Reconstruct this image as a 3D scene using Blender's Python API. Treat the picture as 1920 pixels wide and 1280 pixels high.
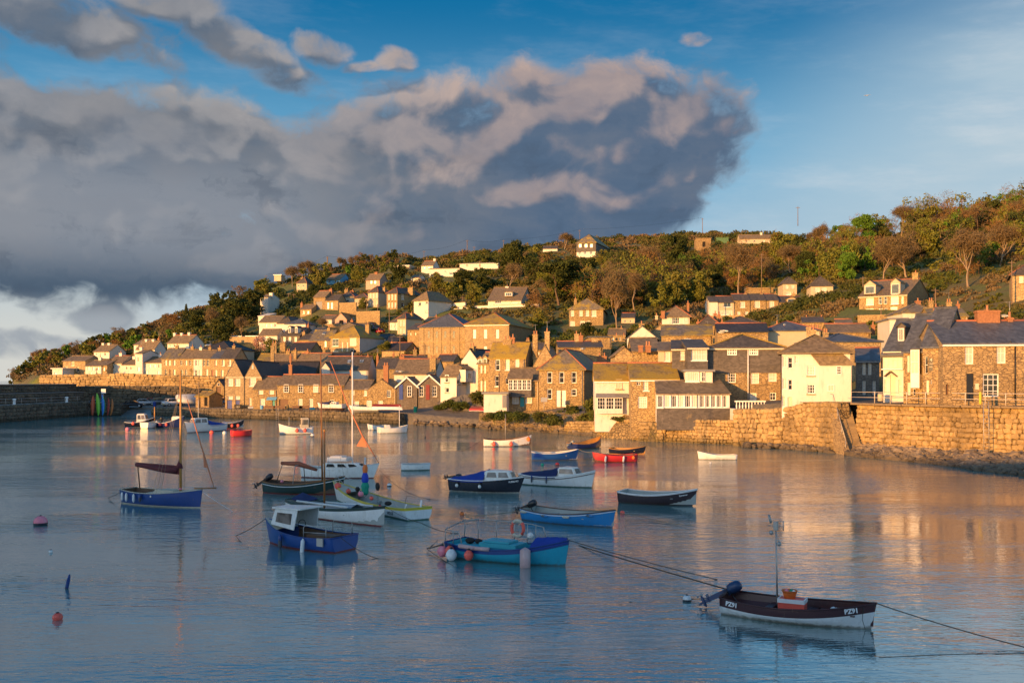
import bpy, bmesh, math, random
import numpy as np
from mathutils import Vector, Matrix, noise as mnoise
R = math.radians
sc = bpy.context.scene
for _o in list(bpy.data.objects):
    bpy.data.objects.remove(_o)
C = sc.collection

# ---------------------------------------------------------------- camera, sun, sky
F = 1900.0; CX = 960.0; HY = 712.0; CZ = 7.0          # focal length in photo pixels, horizon row, eye height
cam = bpy.data.cameras.new('camera'); camo = bpy.data.objects.new('camera', cam); C.objects.link(camo)
camo.location = (0, 0, CZ); camo.rotation_euler = (R(90), 0, 0)
cam.sensor_width = 36; cam.lens = 36*F/1920; cam.shift_y = (HY-640)/1920
cam.clip_start = 0.1; cam.clip_end = 9000
sc.camera = camo

SUN_AZ = 40.0; SUN_EL = 5.6                            # sun stands behind the camera, to its left
sl = bpy.data.lights.new('sun', 'SUN'); sl.energy = 5.0; sl.angle = R(0.5); sl.color = (1.0, 0.475, 0.125)
so = bpy.data.objects.new('sun', sl); C.objects.link(so)
sd = Vector((math.sin(R(SUN_AZ))*math.cos(R(SUN_EL)), math.cos(R(SUN_AZ))*math.cos(R(SUN_EL)), -math.sin(R(SUN_EL))))
so.rotation_euler = sd.to_track_quat('-Z', 'Y').to_euler()
sc.view_settings.view_transform = 'Standard'; sc.view_settings.look = 'None'
sc.view_settings.exposure = 0.66; sc.view_settings.gamma = 1.0; sc.view_settings.use_curve_mapping = False

world = bpy.data.worlds.new('World'); sc.world = world; world.use_nodes = True

class NG:
    """tiny helper for writing node graphs"""
    def __init__(s, tree): s.t = tree; s.n = tree.nodes; s.l = tree.links
    def val(s, sock, v):
        if isinstance(v, bpy.types.NodeSocket): s.l.new(v, sock)
        elif v is not None: sock.default_value = v
    def math(s, op, a, b=None, c=None, clamp=False):
        n = s.n.new('ShaderNodeMath'); n.operation = op; n.use_clamp = clamp
        s.val(n.inputs[0], a)
        if b is not None: s.val(n.inputs[1], b)
        if c is not None: s.val(n.inputs[2], c)
        return n.outputs[0]
    def vmath(s, op, a, b=None):
        n = s.n.new('ShaderNodeVectorMath'); n.operation = op
        s.val(n.inputs[0], a)
        if b is not None: s.val(n.inputs[1], b)
        return n.outputs[0]
    def mix(s, f, a, b, mode='MIX'):
        n = s.n.new('ShaderNodeMix'); n.data_type = 'RGBA'; n.blend_type = mode; n.clamp_factor = True
        s.val(n.inputs[0], f); s.val(n.inputs[6], c4(a)); s.val(n.inputs[7], c4(b)); return n.outputs[2]
    def noise(s, vec, scale=5, detail=3, rough=.5, dist=0, lac=2.0):
        n = s.n.new('ShaderNodeTexNoise'); s.val(n.inputs['Vector'], vec)
        n.inputs['Scale'].default_value = scale; n.inputs['Detail'].default_value = detail
        n.inputs['Roughness'].default_value = rough; n.inputs['Distortion'].default_value = dist
        n.inputs['Lacunarity'].default_value = lac
        return n.outputs[0], n.outputs[1]
    def voro(s, vec, scale=5, feature='F1', rnd=1.0):
        n = s.n.new('ShaderNodeTexVoronoi'); n.feature = feature; s.val(n.inputs['Vector'], vec)
        n.inputs['Scale'].default_value = scale; n.inputs['Randomness'].default_value = rnd
        return n.outputs
    def ss(s, x, a, b, lo=0.0, hi=1.0):
        n = s.n.new('ShaderNodeMapRange'); n.interpolation_type = 'SMOOTHSTEP'
        s.val(n.inputs[0], x); s.val(n.inputs[1], a); s.val(n.inputs[2], b); s.val(n.inputs[3], lo); s.val(n.inputs[4], hi)
        return n.outputs[0]
    def mapping(s, vec, loc=(0,0,0), rot=(0,0,0), scale=(1,1,1)):
        n = s.n.new('ShaderNodeMapping'); s.val(n.inputs[0], vec)
        n.inputs[1].default_value = loc; n.inputs[2].default_value = rot; n.inputs[3].default_value = scale
        return n.outputs[0]
    def comb(s, x, y, z):
        n = s.n.new('ShaderNodeCombineXYZ'); s.val(n.inputs[0], x); s.val(n.inputs[1], y); s.val(n.inputs[2], z); return n.outputs[0]
    def sep(s, v):
        n = s.n.new('ShaderNodeSeparateXYZ'); s.val(n.inputs[0], v); return n.outputs
    def tc(s, k='Object'): return s.n.new('ShaderNodeTexCoord').outputs[k]
    def bump(s, h, strength=.5, dist=.1):
        n = s.n.new('ShaderNodeBump'); n.inputs['Strength'].default_value = strength; n.inputs['Distance'].default_value = dist
        s.val(n.inputs['Height'], h); return n.outputs[0]
def c4(c):
    if isinstance(c, bpy.types.NodeSocket) or c is None: return c
    return (c[0], c[1], c[2], 1.0) if len(c) == 3 else c
def build_world():
    t = world.node_tree; t.nodes.clear(); g = NG(t)
    d = g.tc('Generated')
    sx, sy, sz = g.sep(d)[0:3]
    sky = t.nodes.new('ShaderNodeTexSky'); sky.sky_type = 'NISHITA'; sky.sun_disc = False
    sky.sun_elevation = R(SUN_EL); sky.sun_rotation = R(180+SUN_AZ)
    sky.altitude = 0; sky.air_density = 1.0; sky.dust_density = 0.6; sky.ozone_density = 2.0
    # bearing (0 = the way the camera looks) and elevation of the view ray; 1 unit is about 1000 photo pixels
    az = g.math('ARCTAN2', sx, sy)
    hor = g.math('SQRT', g.math('ADD', g.math('MULTIPLY', sx, sx), g.math('MULTIPLY', sy, sy)))
    el = g.math('ARCTAN2', sz, hor)
    U = g.math('MULTIPLY', az, 1.95); V = g.math('MULTIPLY', el, 1.95)
    M_ = g.math
    def cloud(dx, dy, det=1):
        u = M_('ADD', U, dx); v = M_('ADD', V, dy)
        p = g.comb(u, M_('MULTIPLY', v, 1.25), M_('MULTIPLY', sy, .3))
        w = g.noise(p, 4.5, 3, .55)[1]
        pw = g.vmath('ADD', p, g.vmath('MULTIPLY', g.vmath('SUBTRACT', w, (.5,.5,.5)), (.16,.12,0)))
        a = g.noise(pw, 3.6, 7 if det else 3, .60 if det else .5)[0]; b = g.noise(pw, 11.0, 5 if det else 2, .60 if det else .45)[0]
        f = M_('ADD', M_('MULTIPLY', M_('SUBTRACT', a, .5), 1.5), M_('MULTIPLY', M_('SUBTRACT', b, .5), .95))
        px, py, _ = g.sep(p)[0:3]; wx, wy, _ = g.sep(g.vmath('MULTIPLY', g.vmath('SUBTRACT', w, (.5,.5,.5)), (.10,.08,0)))[0:3]
        px2 = M_('ADD', px, wx); py2 = M_('ADD', M_('DIVIDE', py, 1.25), wy); tot = None
        for (cx, cy, rx, ry, am, rot) in CLOUDS:
            ax = M_('SUBTRACT', px2, (cx-960)/1000); ay = M_('SUBTRACT', py2, (712-cy)/1000)
            if rot:
                cr, sr = math.cos(R(rot)), math.sin(R(rot))
                ax, ay = M_('ADD', M_('MULTIPLY', ax, cr), M_('MULTIPLY', ay, sr)), M_('SUBTRACT', M_('MULTIPLY', ay, cr), M_('MULTIPLY', ax, sr))
            bx = M_('MULTIPLY', ax, 1000/rx); by = M_('MULTIPLY', ay, 1000/ry)
            r2 = M_('SQRT', M_('ADD', M_('MULTIPLY', bx, bx), M_('MULTIPLY', by, by)))
            k = g.ss(r2, 1.5, .35, 0.0, am); tot = k if tot is None else M_('MAXIMUM', tot, k)
        far = M_('MULTIPLY', g.ss(M_('ABSOLUTE', U), 1.2, 1.8), g.ss(v, 1.1, .2, .15, .5))
        tot = M_('MAXIMUM', tot, far)
        return M_('ADD', M_('SUBTRACT', tot, .5), f), f
    CLOUDS = [
        (1090, 300, 330, 190, 1.15, 8), (1290, 265, 150, 150, 1.05, 0), (740, 370, 430, 210, 1.2, 6), (1000, 190, 190, 75, .85, 4), (1210, 175, 110, 70, .80, -20),
        (300, 320, 460, 140, 1.15, -3), (60, 430, 560, 165, 1.25, 0), (420, 470, 430, 100, 1.1, -12), (1130, 400, 260, 70, 1.0, 6),
        (50, 85, 270, 75, .86, -8), (-60, 150, 200, 60, .8, 0), (250, 135, 120, 30, .66, -12), (320, 52, 125, 42, .80, -4), (430, 95, 150, 42, .74, -18), (560, 160, 120, 36, .70, -22), (590, 98, 64, 34, .74, -10), (735, 122, 52, 28, .70, 0), (670, 130, 60, 16, .62, 0), (1318, 80, 36, 20, .58, 0), (1120, 132, 36, 18, .6, 0),
        (-300, 250, 400, 260, 1.1, 0), (-200, 590, 230, 50, .8, 0), (20, 580, 60, 20, .75, 0), (205, 590, 62, 40, .86, 0), (0, 665, 200, 36, .70, 0), (140, 655, 90, 22, .62, 0)]
    D0, f0 = cloud(0, 0); S0, q0 = cloud(0, 0, 0); S1, q1 = cloud(-.022, .040, 0); D1, f1 = cloud(-.012, .018)
    cov = g.ss(D0, -.13, .34)
    slope = M_('ADD', M_('MULTIPLY', M_('SUBTRACT', S0, S1), .75), M_('MULTIPLY', M_('SUBTRACT', D0, D1), .38))
    lit = g.ss(slope, -.02, .30)
    big = g.noise(g.comb(U, M_('MULTIPLY', V, 1.6), 3.3), 2.4, 5, .6)[0]
    right = g.ss(U, -.35, .15); low = g.ss(V, .34, .20)
    # unlit cloud: warm grey in the middle left, blue-grey to the right and below
    body = g.mix(g.ss(big, .36, .64), (.105, .15, .215), (.175, .19, .22))
    body = g.mix(M_('MULTIPLY', right, .75), body, (.068, .125, .22))
    shelf = M_('MULTIPLY', g.ss(U, -.25, -.6), g.ss(V, .27, .14))
    body = g.mix(M_('MULTIPLY', shelf, .85), body, (.055, .095, .15))
    paleband = M_('MULTIPLY', M_('MULTIPLY', g.ss(V, .16, .27), g.ss(V, .44, .33)), g.ss(U, -.15, -.55))
    body = g.mix(M_('MULTIPLY', paleband, .8), body, (.27, .29, .33))
    mott = g.noise(g.comb(M_('ADD', U, M_('MULTIPLY', f0, .2)), M_('MULTIPLY', V, 1.5), 9), 7.0, 6, .62)[0]
    body = g.mix(M_('MULTIPLY', g.ss(mott, .42, .75), .30), body, (.235, .235, .26))
    body = g.mix(M_('MULTIPLY', g.ss(mott, .50, .28), .45), body, (.06, .085, .13))
    up = M_('MULTIPLY', g.ss(V, .20, .42), M_('ADD', .45, M_('MULTIPLY', g.ss(M_('ADD', U, M_('MULTIPLY', V, -1.0)), -1.35, -.7), .55)))
    amt = M_('MULTIPLY', lit, M_('ADD', .25, M_('MULTIPLY', g.ss(g.math('ADD', M_('MULTIPLY', f0, .8), M_('MULTIPLY', D0, -.35)), -.35, .35), .75)))
    amt = M_('MULTIPLY', amt, M_('ADD', .35, M_('MULTIPLY', up, .60)))
    litc = g.mix(g.ss(U, -.6, .1), (.52, .48, .46), (.72, .50, .39))
    col = g.mix(amt, body, litc)
    rimk = M_('MULTIPLY', g.ss(D0, .30, .02), up)
    col = g.mix(M_('MULTIPLY', rimk, .35), col, (.42, .36, .36))
    lowc = g.ss(V, .16, .10); col = g.mix(M_('MULTIPLY', lowc, .72), col, (.42, .46, .50))
    skyc = g.vmath('MULTIPLY', sky.outputs[0], (.16, .16, .16))
    skyc = g.mix(g.ss(M_('ABSOLUTE', U), 1.6, 3.2), skyc, g.vmath('MULTIPLY', sky.outputs[0], (.34, .36, .40)))
    tgt = g.mix(g.ss(V, .02, .42), g.mix(g.ss(U, -.5, -.8), (.52, .60, .66), (.66, .66, .62)), (.16, .42, .64))
    tgt = g.mix(g.ss(V, .34, .72), tgt, (.002, .155, .36))
    veil = M_('MULTIPLY', g.ss(M_('ADD', U, M_('MULTIPLY', V, -.9)), -.12, .50), g.ss(V, 1.0, .42))
    tgt = g.mix(M_('MULTIPLY', veil, M_('ADD', .78, M_('MULTIPLY', g.ss(g.noise(g.comb(M_('ADD', U, M_('MULTIPLY', V, 1.3)), M_('MULTIPLY', V, 4.0), 5), 2.0, 6, .6)[0], .4, .65), .2))), tgt, (.47, .59, .67))
    cir = g.noise(g.comb(M_('ADD', M_('MULTIPLY', U, 1.2), M_('MULTIPLY', V, .8)), M_('MULTIPLY', V, 5), 1), 2.2, 7, .62)[0]
    tgt = g.mix(M_('MULTIPLY', g.ss(cir, .44, .74), M_('ADD', .12, M_('MULTIPLY', veil, .38))), tgt, (.72, .74, .76))
    # away from the view the physical sky takes over: the dawn side is bright and warm
    clear = g.mix(g.ss(M_('ABSOLUTE', U), 1.1, 2.6, .97, .05), skyc, tgt)
    fin = g.mix(M_('MULTIPLY', cov, M_('SUBTRACT', .98, g.ss(M_('ABSOLUTE', U), 1.8, 3.0, 0, .45))), clear, col)
    fin = g.mix(g.ss(sz, -.02, 0.0), (.10, .13, .16), fin)
    bg = t.nodes.new('ShaderNodeBackground'); g.l.new(fin, bg.inputs[0]); bg.inputs[1].default_value = SKYS
    out = t.nodes.new('ShaderNodeOutputWorld'); g.l.new(bg.outputs[0], out.inputs[0])
SKYS = 0.64
build_world()


# ---------------------------------------------------------------- objects
def P(px, py, Y): return Vector(((px-CX)/F*Y, Y, CZ+(HY-py)/F*Y))
def Wt(px, py):
    Y = CZ*F/(py-HY); return Vector(((px-CX)/F*Y, Y, 0))
def tag(o, label=None, cat=None, group=None, kind=None):
    if label: o['label'] = label
    if cat: o['category'] = cat
    if group: o['group'] = group
    if kind: o['kind'] = kind
    return o
def empty(name, loc=(0,0,0), rz=0, label=None, cat=None, group=None, parent=None):
    o = bpy.data.objects.new(name, None); C.objects.link(o); o.location = loc; o.rotation_euler = (0,0,rz); o.empty_display_size = .2
    if parent: o.parent = parent
    return tag(o, label, cat, group)
def link(name, me, parent=None, loc=None, rot=None, scale=None):
    o = bpy.data.objects.new(name, me); C.objects.link(o)
    if parent is not None: o.parent = parent
    if loc is not None: o.location = loc
    if rot is not None: o.rotation_euler = rot
    if scale is not None: o.scale = scale
    return o
def copy_tree(o, parent=None):
    c = o.copy(); C.objects.link(c)
    if parent: c.parent = parent
    for ch in list(o.children): copy_tree(ch, c)
    return c

class MB:
    """collects geometry; every face keeps a material index"""
    def __init__(s): s.v = []; s.f = []; s.m = []; s.sm = []
    def add(s, vs, fs, m=0, smooth=False):
        b = len(s.v); s.v += [tuple(v) for v in vs]
        s.f += [tuple(b+i for i in f) for f in fs]; s.m += [m]*len(fs); s.sm += [smooth]*len(fs); return s
    def quad(s, a, b, c, d, m=0): return s.add([a,b,c,d], [(0,1,2,3)], m)
    def box(s, x0, y0, z0, x1, y1, z1, m=0):
        v = [(x0,y0,z0),(x1,y0,z0),(x1,y1,z0),(x0,y1,z0),(x0,y0,z1),(x1,y0,z1),(x1,y1,z1),(x0,y1,z1)]
        return s.add(v, [(3,2,1,0),(4,5,6,7),(0,1,5,4),(1,2,6,5),(2,3,7,6),(3,0,4,7)], m)
    def prism(s, poly, dvec, m=0):
        """poly (list of 3-D points) extruded by dvec"""
        n = len(poly); dv = Vector(dvec)
        v = [Vector(p) for p in poly]; w = [p+dv for p in v]
        fs = [tuple(range(n)), tuple(range(2*n-1, n-1, -1))]+[(i, i+n, (i+1)%n+n, (i+1)%n) for i in range(n)]
        return s.add(v+w, fs, m)
    def tube(s, pts, r, n=6, m=0, cap=True, smooth=True):
        pts = [Vector(p) for p in pts]
        rs = r if isinstance(r, (list, tuple)) else [r]*len(pts)
        vs = []
        for i, p in enumerate(pts):
            d = (pts[min(i+1, len(pts)-1)]-pts[max(i-1, 0)])
            if d.length < 1e-9: d = Vector((0,0,1))
            d.normalize(); a = d.cross(Vector((0,0,1)) if abs(d.z) < .9 else Vector((1,0,0))).normalized(); b = d.cross(a)
            for k in range(n):
                t = 2*math.pi*k/n; vs.append(p+(a*math.cos(t)+b*math.sin(t))*rs[i])
        fs = []
        for i in range(len(pts)-1):
            for k in range(n): fs.append((i*n+k, i*n+(k+1)%n, (i+1)*n+(k+1)%n, (i+1)*n+k))
        if cap: fs += [tuple(range(n-1,-1,-1)), tuple(range((len(pts)-1)*n, len(pts)*n))]
        return s.add(vs, fs, m, smooth)
    def lathe(s, prof, n=10, c=(0,0,0), m=0, axis='z', smooth=True):
        vs = []
        for r, h in prof:
            for k in range(n):
                t = 2*math.pi*k/n; a, b = r*math.cos(t), r*math.sin(t)
                p = (a, b, h) if axis == 'z' else ((h, a, b) if axis == 'x' else (a, h, b))
                vs.append((c[0]+p[0], c[1]+p[1], c[2]+p[2]))
        fs = [(i*n+k, i*n+(k+1)%n, (i+1)*n+(k+1)%n, (i+1)*n+k) for i in range(len(prof)-1) for k in range(n)]
        fs += [tuple(range(n-1,-1,-1)), tuple(range((len(prof)-1)*n, len(prof)*n))]
        return s.add(vs, fs, m, smooth)
    def sphere(s, c, r, n=10, sz=1.0, m=0):
        k = 7; prof = [(max(1e-4, r*math.sin(math.pi*i/k)), -r*sz*math.cos(math.pi*i/k)) for i in range(k+1)]
        return s.lathe(prof, n, c, m)
    def mesh(s, name, mats=()):
        me = bpy.data.meshes.new(name); me.from_pydata(s.v, [], s.f)
        for mt in (mats if isinstance(mats, (list, tuple)) else [mats]): me.materials.append(mt)
        me.polygons.foreach_set('material_index', s.m); me.polygons.foreach_set('use_smooth', s.sm); me.update(); return me
    def build(s, name, mats, parent=None, **k): return link(name, s.mesh(name, mats), parent, **k)

# ---------------------------------------------------------------- materials
M = {}
def newmat(name):
    m = bpy.data.materials.new(name); m.use_nodes = True; t = m.node_tree; g = NG(t)
    b = t.nodes['Principled BSDF']; M[name] = m; return m, g, b
def sc_(c, k): return tuple(min(1, x*k) for x in c[:3])
def paint(name, col, rough=.5, var=.18, scale=2.5, bump=.0, metal=0, spec=None, dirt=None):
    m, g, b = newmat(name); o = g.tc()
    n = g.noise(o, scale, 5, .6)[0]; n2 = g.noise(o, scale*7, 3, .6)[0]
    f = g.ss(g.math('ADD', g.math('MULTIPLY', n, .7), g.math('MULTIPLY', n2, .3)), .3, .7)
    c = g.mix(f, sc_(col, 1-var), sc_(col, 1+var*.6))
    if dirt: c = g.mix(g.ss(g.noise(g.mapping(o, scale=(1.3,1.3,.35)), scale*2, 6, .7)[0], .52, .75, 0, .55), c, dirt)
    g.l.new(c, b.inputs['Base Color']); b.inputs['Roughness'].default_value = rough; b.inputs['Metallic'].default_value = metal
    if spec is not None: b.inputs['Specular IOR Level'].default_value = spec
    if bump: g.l.new(g.bump(n2, bump, .02), b.inputs['Normal'])
    return m
def stone(name, c1, c2, mortar, size=(.5,.5,.28), rough=.9, bump=.8, moss=None):
    """squared or rubble masonry: cells with recessed joints, uneven colour"""
    m, g, b = newmat(name); o = g.tc()
    w = g.noise(o, 1.3, 3, .5)[1]
    p = g.vmath('ADD', o, g.vmath('MULTIPLY', g.vmath('SUBTRACT', w, (.5,.5,.5)), (.35,.35,.2)))
    p = g.mapping(p, scale=(1/size[0], 1/size[1], 1/size[2]))
    ed = g.voro(p, 1.0, 'DISTANCE_TO_EDGE', .85)[0]
    vc = g.voro(p, 1.0, 'F1', .85)
    k = g.sep(vc[1])[0]
    big = g.noise(o, .35, 4, .6)[0]; fine = g.noise(o, 9, 5, .7)[0]
    c = g.mix(k, c1, c2)
    c = g.mix(g.ss(big, .35, .7, 0, .55), c, sc_(c2, .62))
    c = g.mix(g.ss(fine, .4, .75, 0, .5), c, sc_(c1, 1.35))
    if moss: c = g.mix(g.ss(g.noise(o, .8, 5, .65)[0], .52, .68, 0, .8), c, moss)
    j = g.ss(ed, .0, .11)
    c = g.mix(j, mortar, c)
    g.l.new(c, b.inputs['Base Color']); b.inputs['Roughness'].default_value = rough
    h = g.math('ADD', j, g.math('MULTIPLY', fine, .5))
    h = g.math('ADD', h, g.math('MULTIPLY', k, .5))
    g.l.new(g.bump(h, bump, .06), b.inputs['Normal']); return m
def slate(name, col, lichen=0.0, lcol=(.42,.31,.05), rough=.55, spec=.4, course=.24, bump=.6):
    m, g, b = newmat(name); o = g.tc(); ox, oy, oz = g.sep(o)[0:3]
    # courses follow height, joints follow both plan axes
    row = g.math('DIVIDE', oz, course*.62)
    rf = g.math('FRACT', row); ri = g.math('FLOOR', row)
    al = g.math('ADD', g.math('ADD', ox, g.math('MULTIPLY', oy, .37)), g.math('MULTIPLY', ri, .137))
    cell = g.comb(g.math('FLOOR', g.math('DIVIDE', al, .28)), ri, 0)
    wn = g.n.new('ShaderNodeTexWhiteNoise'); g.l.new(cell, wn.inputs[0]); rnd = wn.outputs[0]
    big = g.noise(o, .45, 5, .62)[0]; fine = g.noise(o, 5, 5, .7)[0]
    c = g.mix(rnd, sc_(col, .72), sc_(col, 1.3))
    c = g.mix(g.ss(big, .4, .68, 0, .5), c, sc_(col, .6))
    c = g.mix(g.ss(g.noise(g.mapping(o, scale=(2.2,2.2,.5)), 1.1, 5, .7)[0], .55, .72, 0, .5), c, sc_(col, 1.9))
    if lichen:
        lf = g.math('ADD', g.math('MULTIPLY', big, .75), g.math('MULTIPLY', fine, .32))
        a = .80-lichen*.50
        c = g.mix(g.math('MULTIPLY', g.ss(lf, a, a+.16), .92), c, g.mix(fine, sc_(lcol, .7), sc_(lcol, 1.25)))
    g.l.new(c, b.inputs['Base Color']); b.inputs['Roughness'].default_value = rough
    b.inputs['Specular IOR Level'].default_value = spec
    h = g.math('ADD', g.math('MULTIPLY', g.math('SUBTRACT', 1.0, rf), .8), g.math('ADD', g.math('MULTIPLY', rnd, .35), g.math('MULTIPLY', fine, .3)))
    g.l.new(g.bump(h, bump, .04), b.inputs['Normal']); return m
def glass(name, tint, rough=.06):
    m, g, b = newmat(name); o = g.tc()
    c = g.mix(g.ss(g.noise(o, 1.3, 2)[0], .42, .58), sc_(tint, .5), sc_(tint, 1.4))
    g.l.new(c, b.inputs['Base Color']); b.inputs['Roughness'].default_value = rough
    b.inputs['Specular IOR Level'].default_value = .8
    g.l.new(g.bump(g.noise(o, .9, 2)[0], .25, .05), b.inputs['Normal']); return m

stone('granite', (.49,.345,.155), (.34,.235,.11), (.17,.12,.065), (.40,.40,.24), bump=.6)
stone('granite_pale', (.53,.385,.195), (.41,.295,.145), (.25,.18,.10), (.55,.55,.28), bump=.5)
stone('granite_brown', (.47,.33,.155), (.28,.195,.095), (.15,.105,.06), (.42,.42,.20), bump=.5)
stone('granite_grey', (.24,.20,.16), (.155,.13,.105), (.14,.115,.09), (.36,.36,.22))
stone('ashlar', (.46,.335,.17), (.38,.275,.14), (.24,.175,.10), (.7,.7,.3), bump=.4)
stone('rubble', (.36,.255,.115), (.20,.14,.065), (.07,.05,.028), (.40,.40,.34), bump=1.0, moss=(.15,.125,.035))
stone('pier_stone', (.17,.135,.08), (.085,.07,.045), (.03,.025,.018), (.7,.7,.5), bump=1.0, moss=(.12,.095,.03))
stone('block', (.34,.25,.135), (.23,.165,.09), (.2,.15,.09), (3,3,3), bump=.5)
stone('weedy_block', (.24,.18,.08), (.12,.09,.045), (.10,.08,.045), (.5,.5,.4), bump=.8, moss=(.14,.11,.02))
paint('white_render', (.68,.64,.57), .85, .06, .8, .3, dirt=(.40,.33,.24))
paint('cream_render', (.52,.44,.31), .85, .08, .8, .3, dirt=(.42,.35,.26))
paint('grey_render', (.50,.47,.43), .85, .10, .8, .3, dirt=(.30,.27,.23))  # white wall with its shade mixed into the colour
paint('pink_render', (.52,.34,.26), .85, .10, .8, .3)
paint('blue_boards', (.16,.42,.66), .7, .08, 2)
slate('slate_dark', (.105,.088,.068), .30, (.24,.18,.07), spec=.3)
slate('slate_black', (.052,.046,.042), .15, (.14,.11,.06), spec=.3)
slate('slate_brown', (.225,.165,.095), .45, (.32,.24,.08), spec=.2)
slate('slate_blue', (.10,.108,.125), .12, (.18,.15,.09), rough=.5, spec=.3)
slate('slate_mix', (.17,.145,.11), .62, (.40,.28,.05), spec=.25)
slate('lichen_roof', (.24,.175,.08), .72, (.42,.28,.04), spec=.15)
slate('slate_hung', (.115,.098,.082), .35, (.24,.18,.10), rough=.6, bump=.8)
paint('ridge_red', (.38,.13,.07), .8, .2); paint('brick', (.34,.155,.075), .85, .3, 6, .4)
paint('pot', (.44,.20,.10), .8, .2); paint('white_paint', (.80,.79,.76), .45, .05, 3)
paint('cream_paint', (.68,.58,.42), .5, .06, 3)
glass('glass', (.035,.04,.045)); paint('curtain', (.62,.55,.44), .25, .12, 1.5, spec=.8)  # pale panes: curtains, plus reflected sunlit sky painted into the colour
paint('black_paint', (.018,.018,.02), .4); paint('blue_door', (.02,.06,.30), .45); paint('teal_door', (.02,.30,.33), .45)
paint('red_door', (.22,.025,.02), .45); paint('wood_door', (.16,.08,.04), .6); paint('dark_gap', (.012,.010,.009), .9)
paint('galv', (.42,.40,.37), .45, .1, metal=.5); paint('rail_paint', (.55,.48,.40), .5, .1)
paint('pole_wood', (.20,.14,.09), .85, .25, 5); paint('lead', (.20,.20,.21), .5, .1)
paint('tarmac', (.11,.10,.09), .9, .2, .6, .3); paint('concrete', (.25,.23,.20), .85, .2, .5, .3, dirt=(.12,.12,.09))
paint('slipway_wet', (.16,.16,.15), .35, .25, .4, .2)

# ---------------------------------------------------------------- terrain: columns of (distance, height) seen along bearings
TP = [
 (-700, [(150,-3),(215,-3),(250,-3),(300,-3),(360,-3),(430,-4),(520,-5),(700,-6)]),
 (5,    [(206,-3),(216,-3),(236,-3),(300,-3),(330,-3),(430,-4),(520,-5),(700,-6)]),
 (28,   [(206,-1),(216,0.5),(236,3),(285,7.0),(330,7.5),(400,2),(520,-5),(700,-6)]),
 (76,   [(206,2.2),(229,2.2),(230.5,8),(250,8.2),(300,11),(340,13.5),(450,8),(700,-6)]),
 (140,  [(205,1.5),(229,2.2),(230.5,8),(250,8.5),(300,13),(340,16),(450,12),(700,2)]),
 (200,  [(204,1.45),(229,2.2),(230.5,8),(250,8.5),(300,13.6),(355,20),(450,20),(700,10)]),
 (285,  [(203,1.45),(227,2.2),(228.5,8),(245,8.4),(292,16.5),(360,26),(460,27),(700,22)]),
 (300,  [(199,1.55),(227,2.2),(228.5,8),(245,8.5),(292,17),(360,27.5),(460,28),(700,24)]),
 (420,  [(188,1.75),(226,2.2),(228,7.5),(250,9),(300,19),(380,36),(460,38),(700,34)]),
 (500,  [(184,1.75),(200,2.1),(235,7),(285,16.5),(330,28),(400,42),(500,45),(700,42)]),
 (600,  [(175,1.75),(192,2.2),(232,8.3),(268,15),(312,28.5),(420,51),(520,55),(700,52)]),
 (700,  [(167,1.75),(188,2.2),(232,8.8),(278,20),(312,29.5),(430,57),(520,61),(700,58)]),
 (745,  [(163,1.75),(182,2.4),(225,9.3),(262,16),(300,27),(430,60),(520,64),(700,60)]),
 (800,  [(157,1.5),(176,2.8),(218,10),(252,13),(300,27.5),(400,51),(480,64),(700,64)]),
 (900,  [(149,1.0),(165,4.3),(200,8.8),(243,14),(270,23),(300,29.4),(440,62),(700,70)]),
 (1000, [(141,2.0),(150,4.2),(198,9.6),(230,15),(270,24.5),(300,31),(460,67),(700,74)]),
 (1100, [(131,2.5),(148,4.2),(196,11),(235,17.5),(262,23),(320,36),(470,71),(700,78)]),
 (1200, [(121,2.5),(132,3.8),(158,6),(198,11.5),(250,21),(320,37),(500,77),(700,82)]),
 (1330, [(116,2.5),(130,4.4),(158,8),(198,13.5),(255,22.5),(325,38.5),(500,79),(700,84)]),
 (1400, [(110.5,4.3),(130,4.8),(158,9),(198,15),(258,23.5),(330,40),(490,77),(700,82)]),
 (1500, [(106,4.5),(128,5.0),(158,10),(197,16.5),(258,27.5),(330,45),(480,73),(700,78)]),
 (1600, [(100.5,4.65),(125,5.2),(158,11),(196,18.5),(258,32),(330,50),(470,69),(700,74)]),
 (1750, [(92,4.65),(114,5.1),(155,11.5),(196,19.3),(255,34.5),(322,54),(380,63),(450,67),(700,74)]),
 (1920, [(85,4.65),(104,5.1),(140,13.5),(180,21),(240,37),(300,54),(350,66),(450,70),(700,78)]),
 (2600, [(66,4.65),(95,5.1),(140,14),(180,23),(240,38),(300,56),(360,70),(450,74),(700,80)]),
]
for _p in TP:
    while len(_p[1]) < 9: a_, b_ = _p[1][-2], _p[1][-1]; _p[1].insert(-1, ((a_[0]+b_[0])/2, (a_[1]+b_[1])/2))
def ground(px, Y):
    px = max(TP[0][0], min(TP[-1][0], px))
    for i in range(len(TP)-1):
        if px <= TP[i+1][0]: break
    a, b = TP[i], TP[i+1]; k = (px-a[0])/(b[0]-a[0])
    pr = [(p[0]*(1-k)+q[0]*k, p[1]*(1-k)+q[1]*k) for p, q in zip(a[1], b[1])]
    if Y <= pr[0][0]: return pr[0][1]
    for j in range(len(pr)-1):
        if Y <= pr[j+1][0]:
            t = (Y-pr[j][0])/(pr[j+1][0]-pr[j][0]); return pr[j][1]*(1-t)+pr[j+1][1]*t
    return pr[-1][1]
def gz(x, Y): return ground(CX+F*x/Y, Y)
def solveY(px, py, y0=100, y1=690):
    """distance of the ground seen at that spot of the photograph"""
    Y = y0
    while Y < y1:
        if CZ+(HY-py)/F*Y <= ground(px, Y): return Y
        Y += 1.0
    return None
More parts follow.
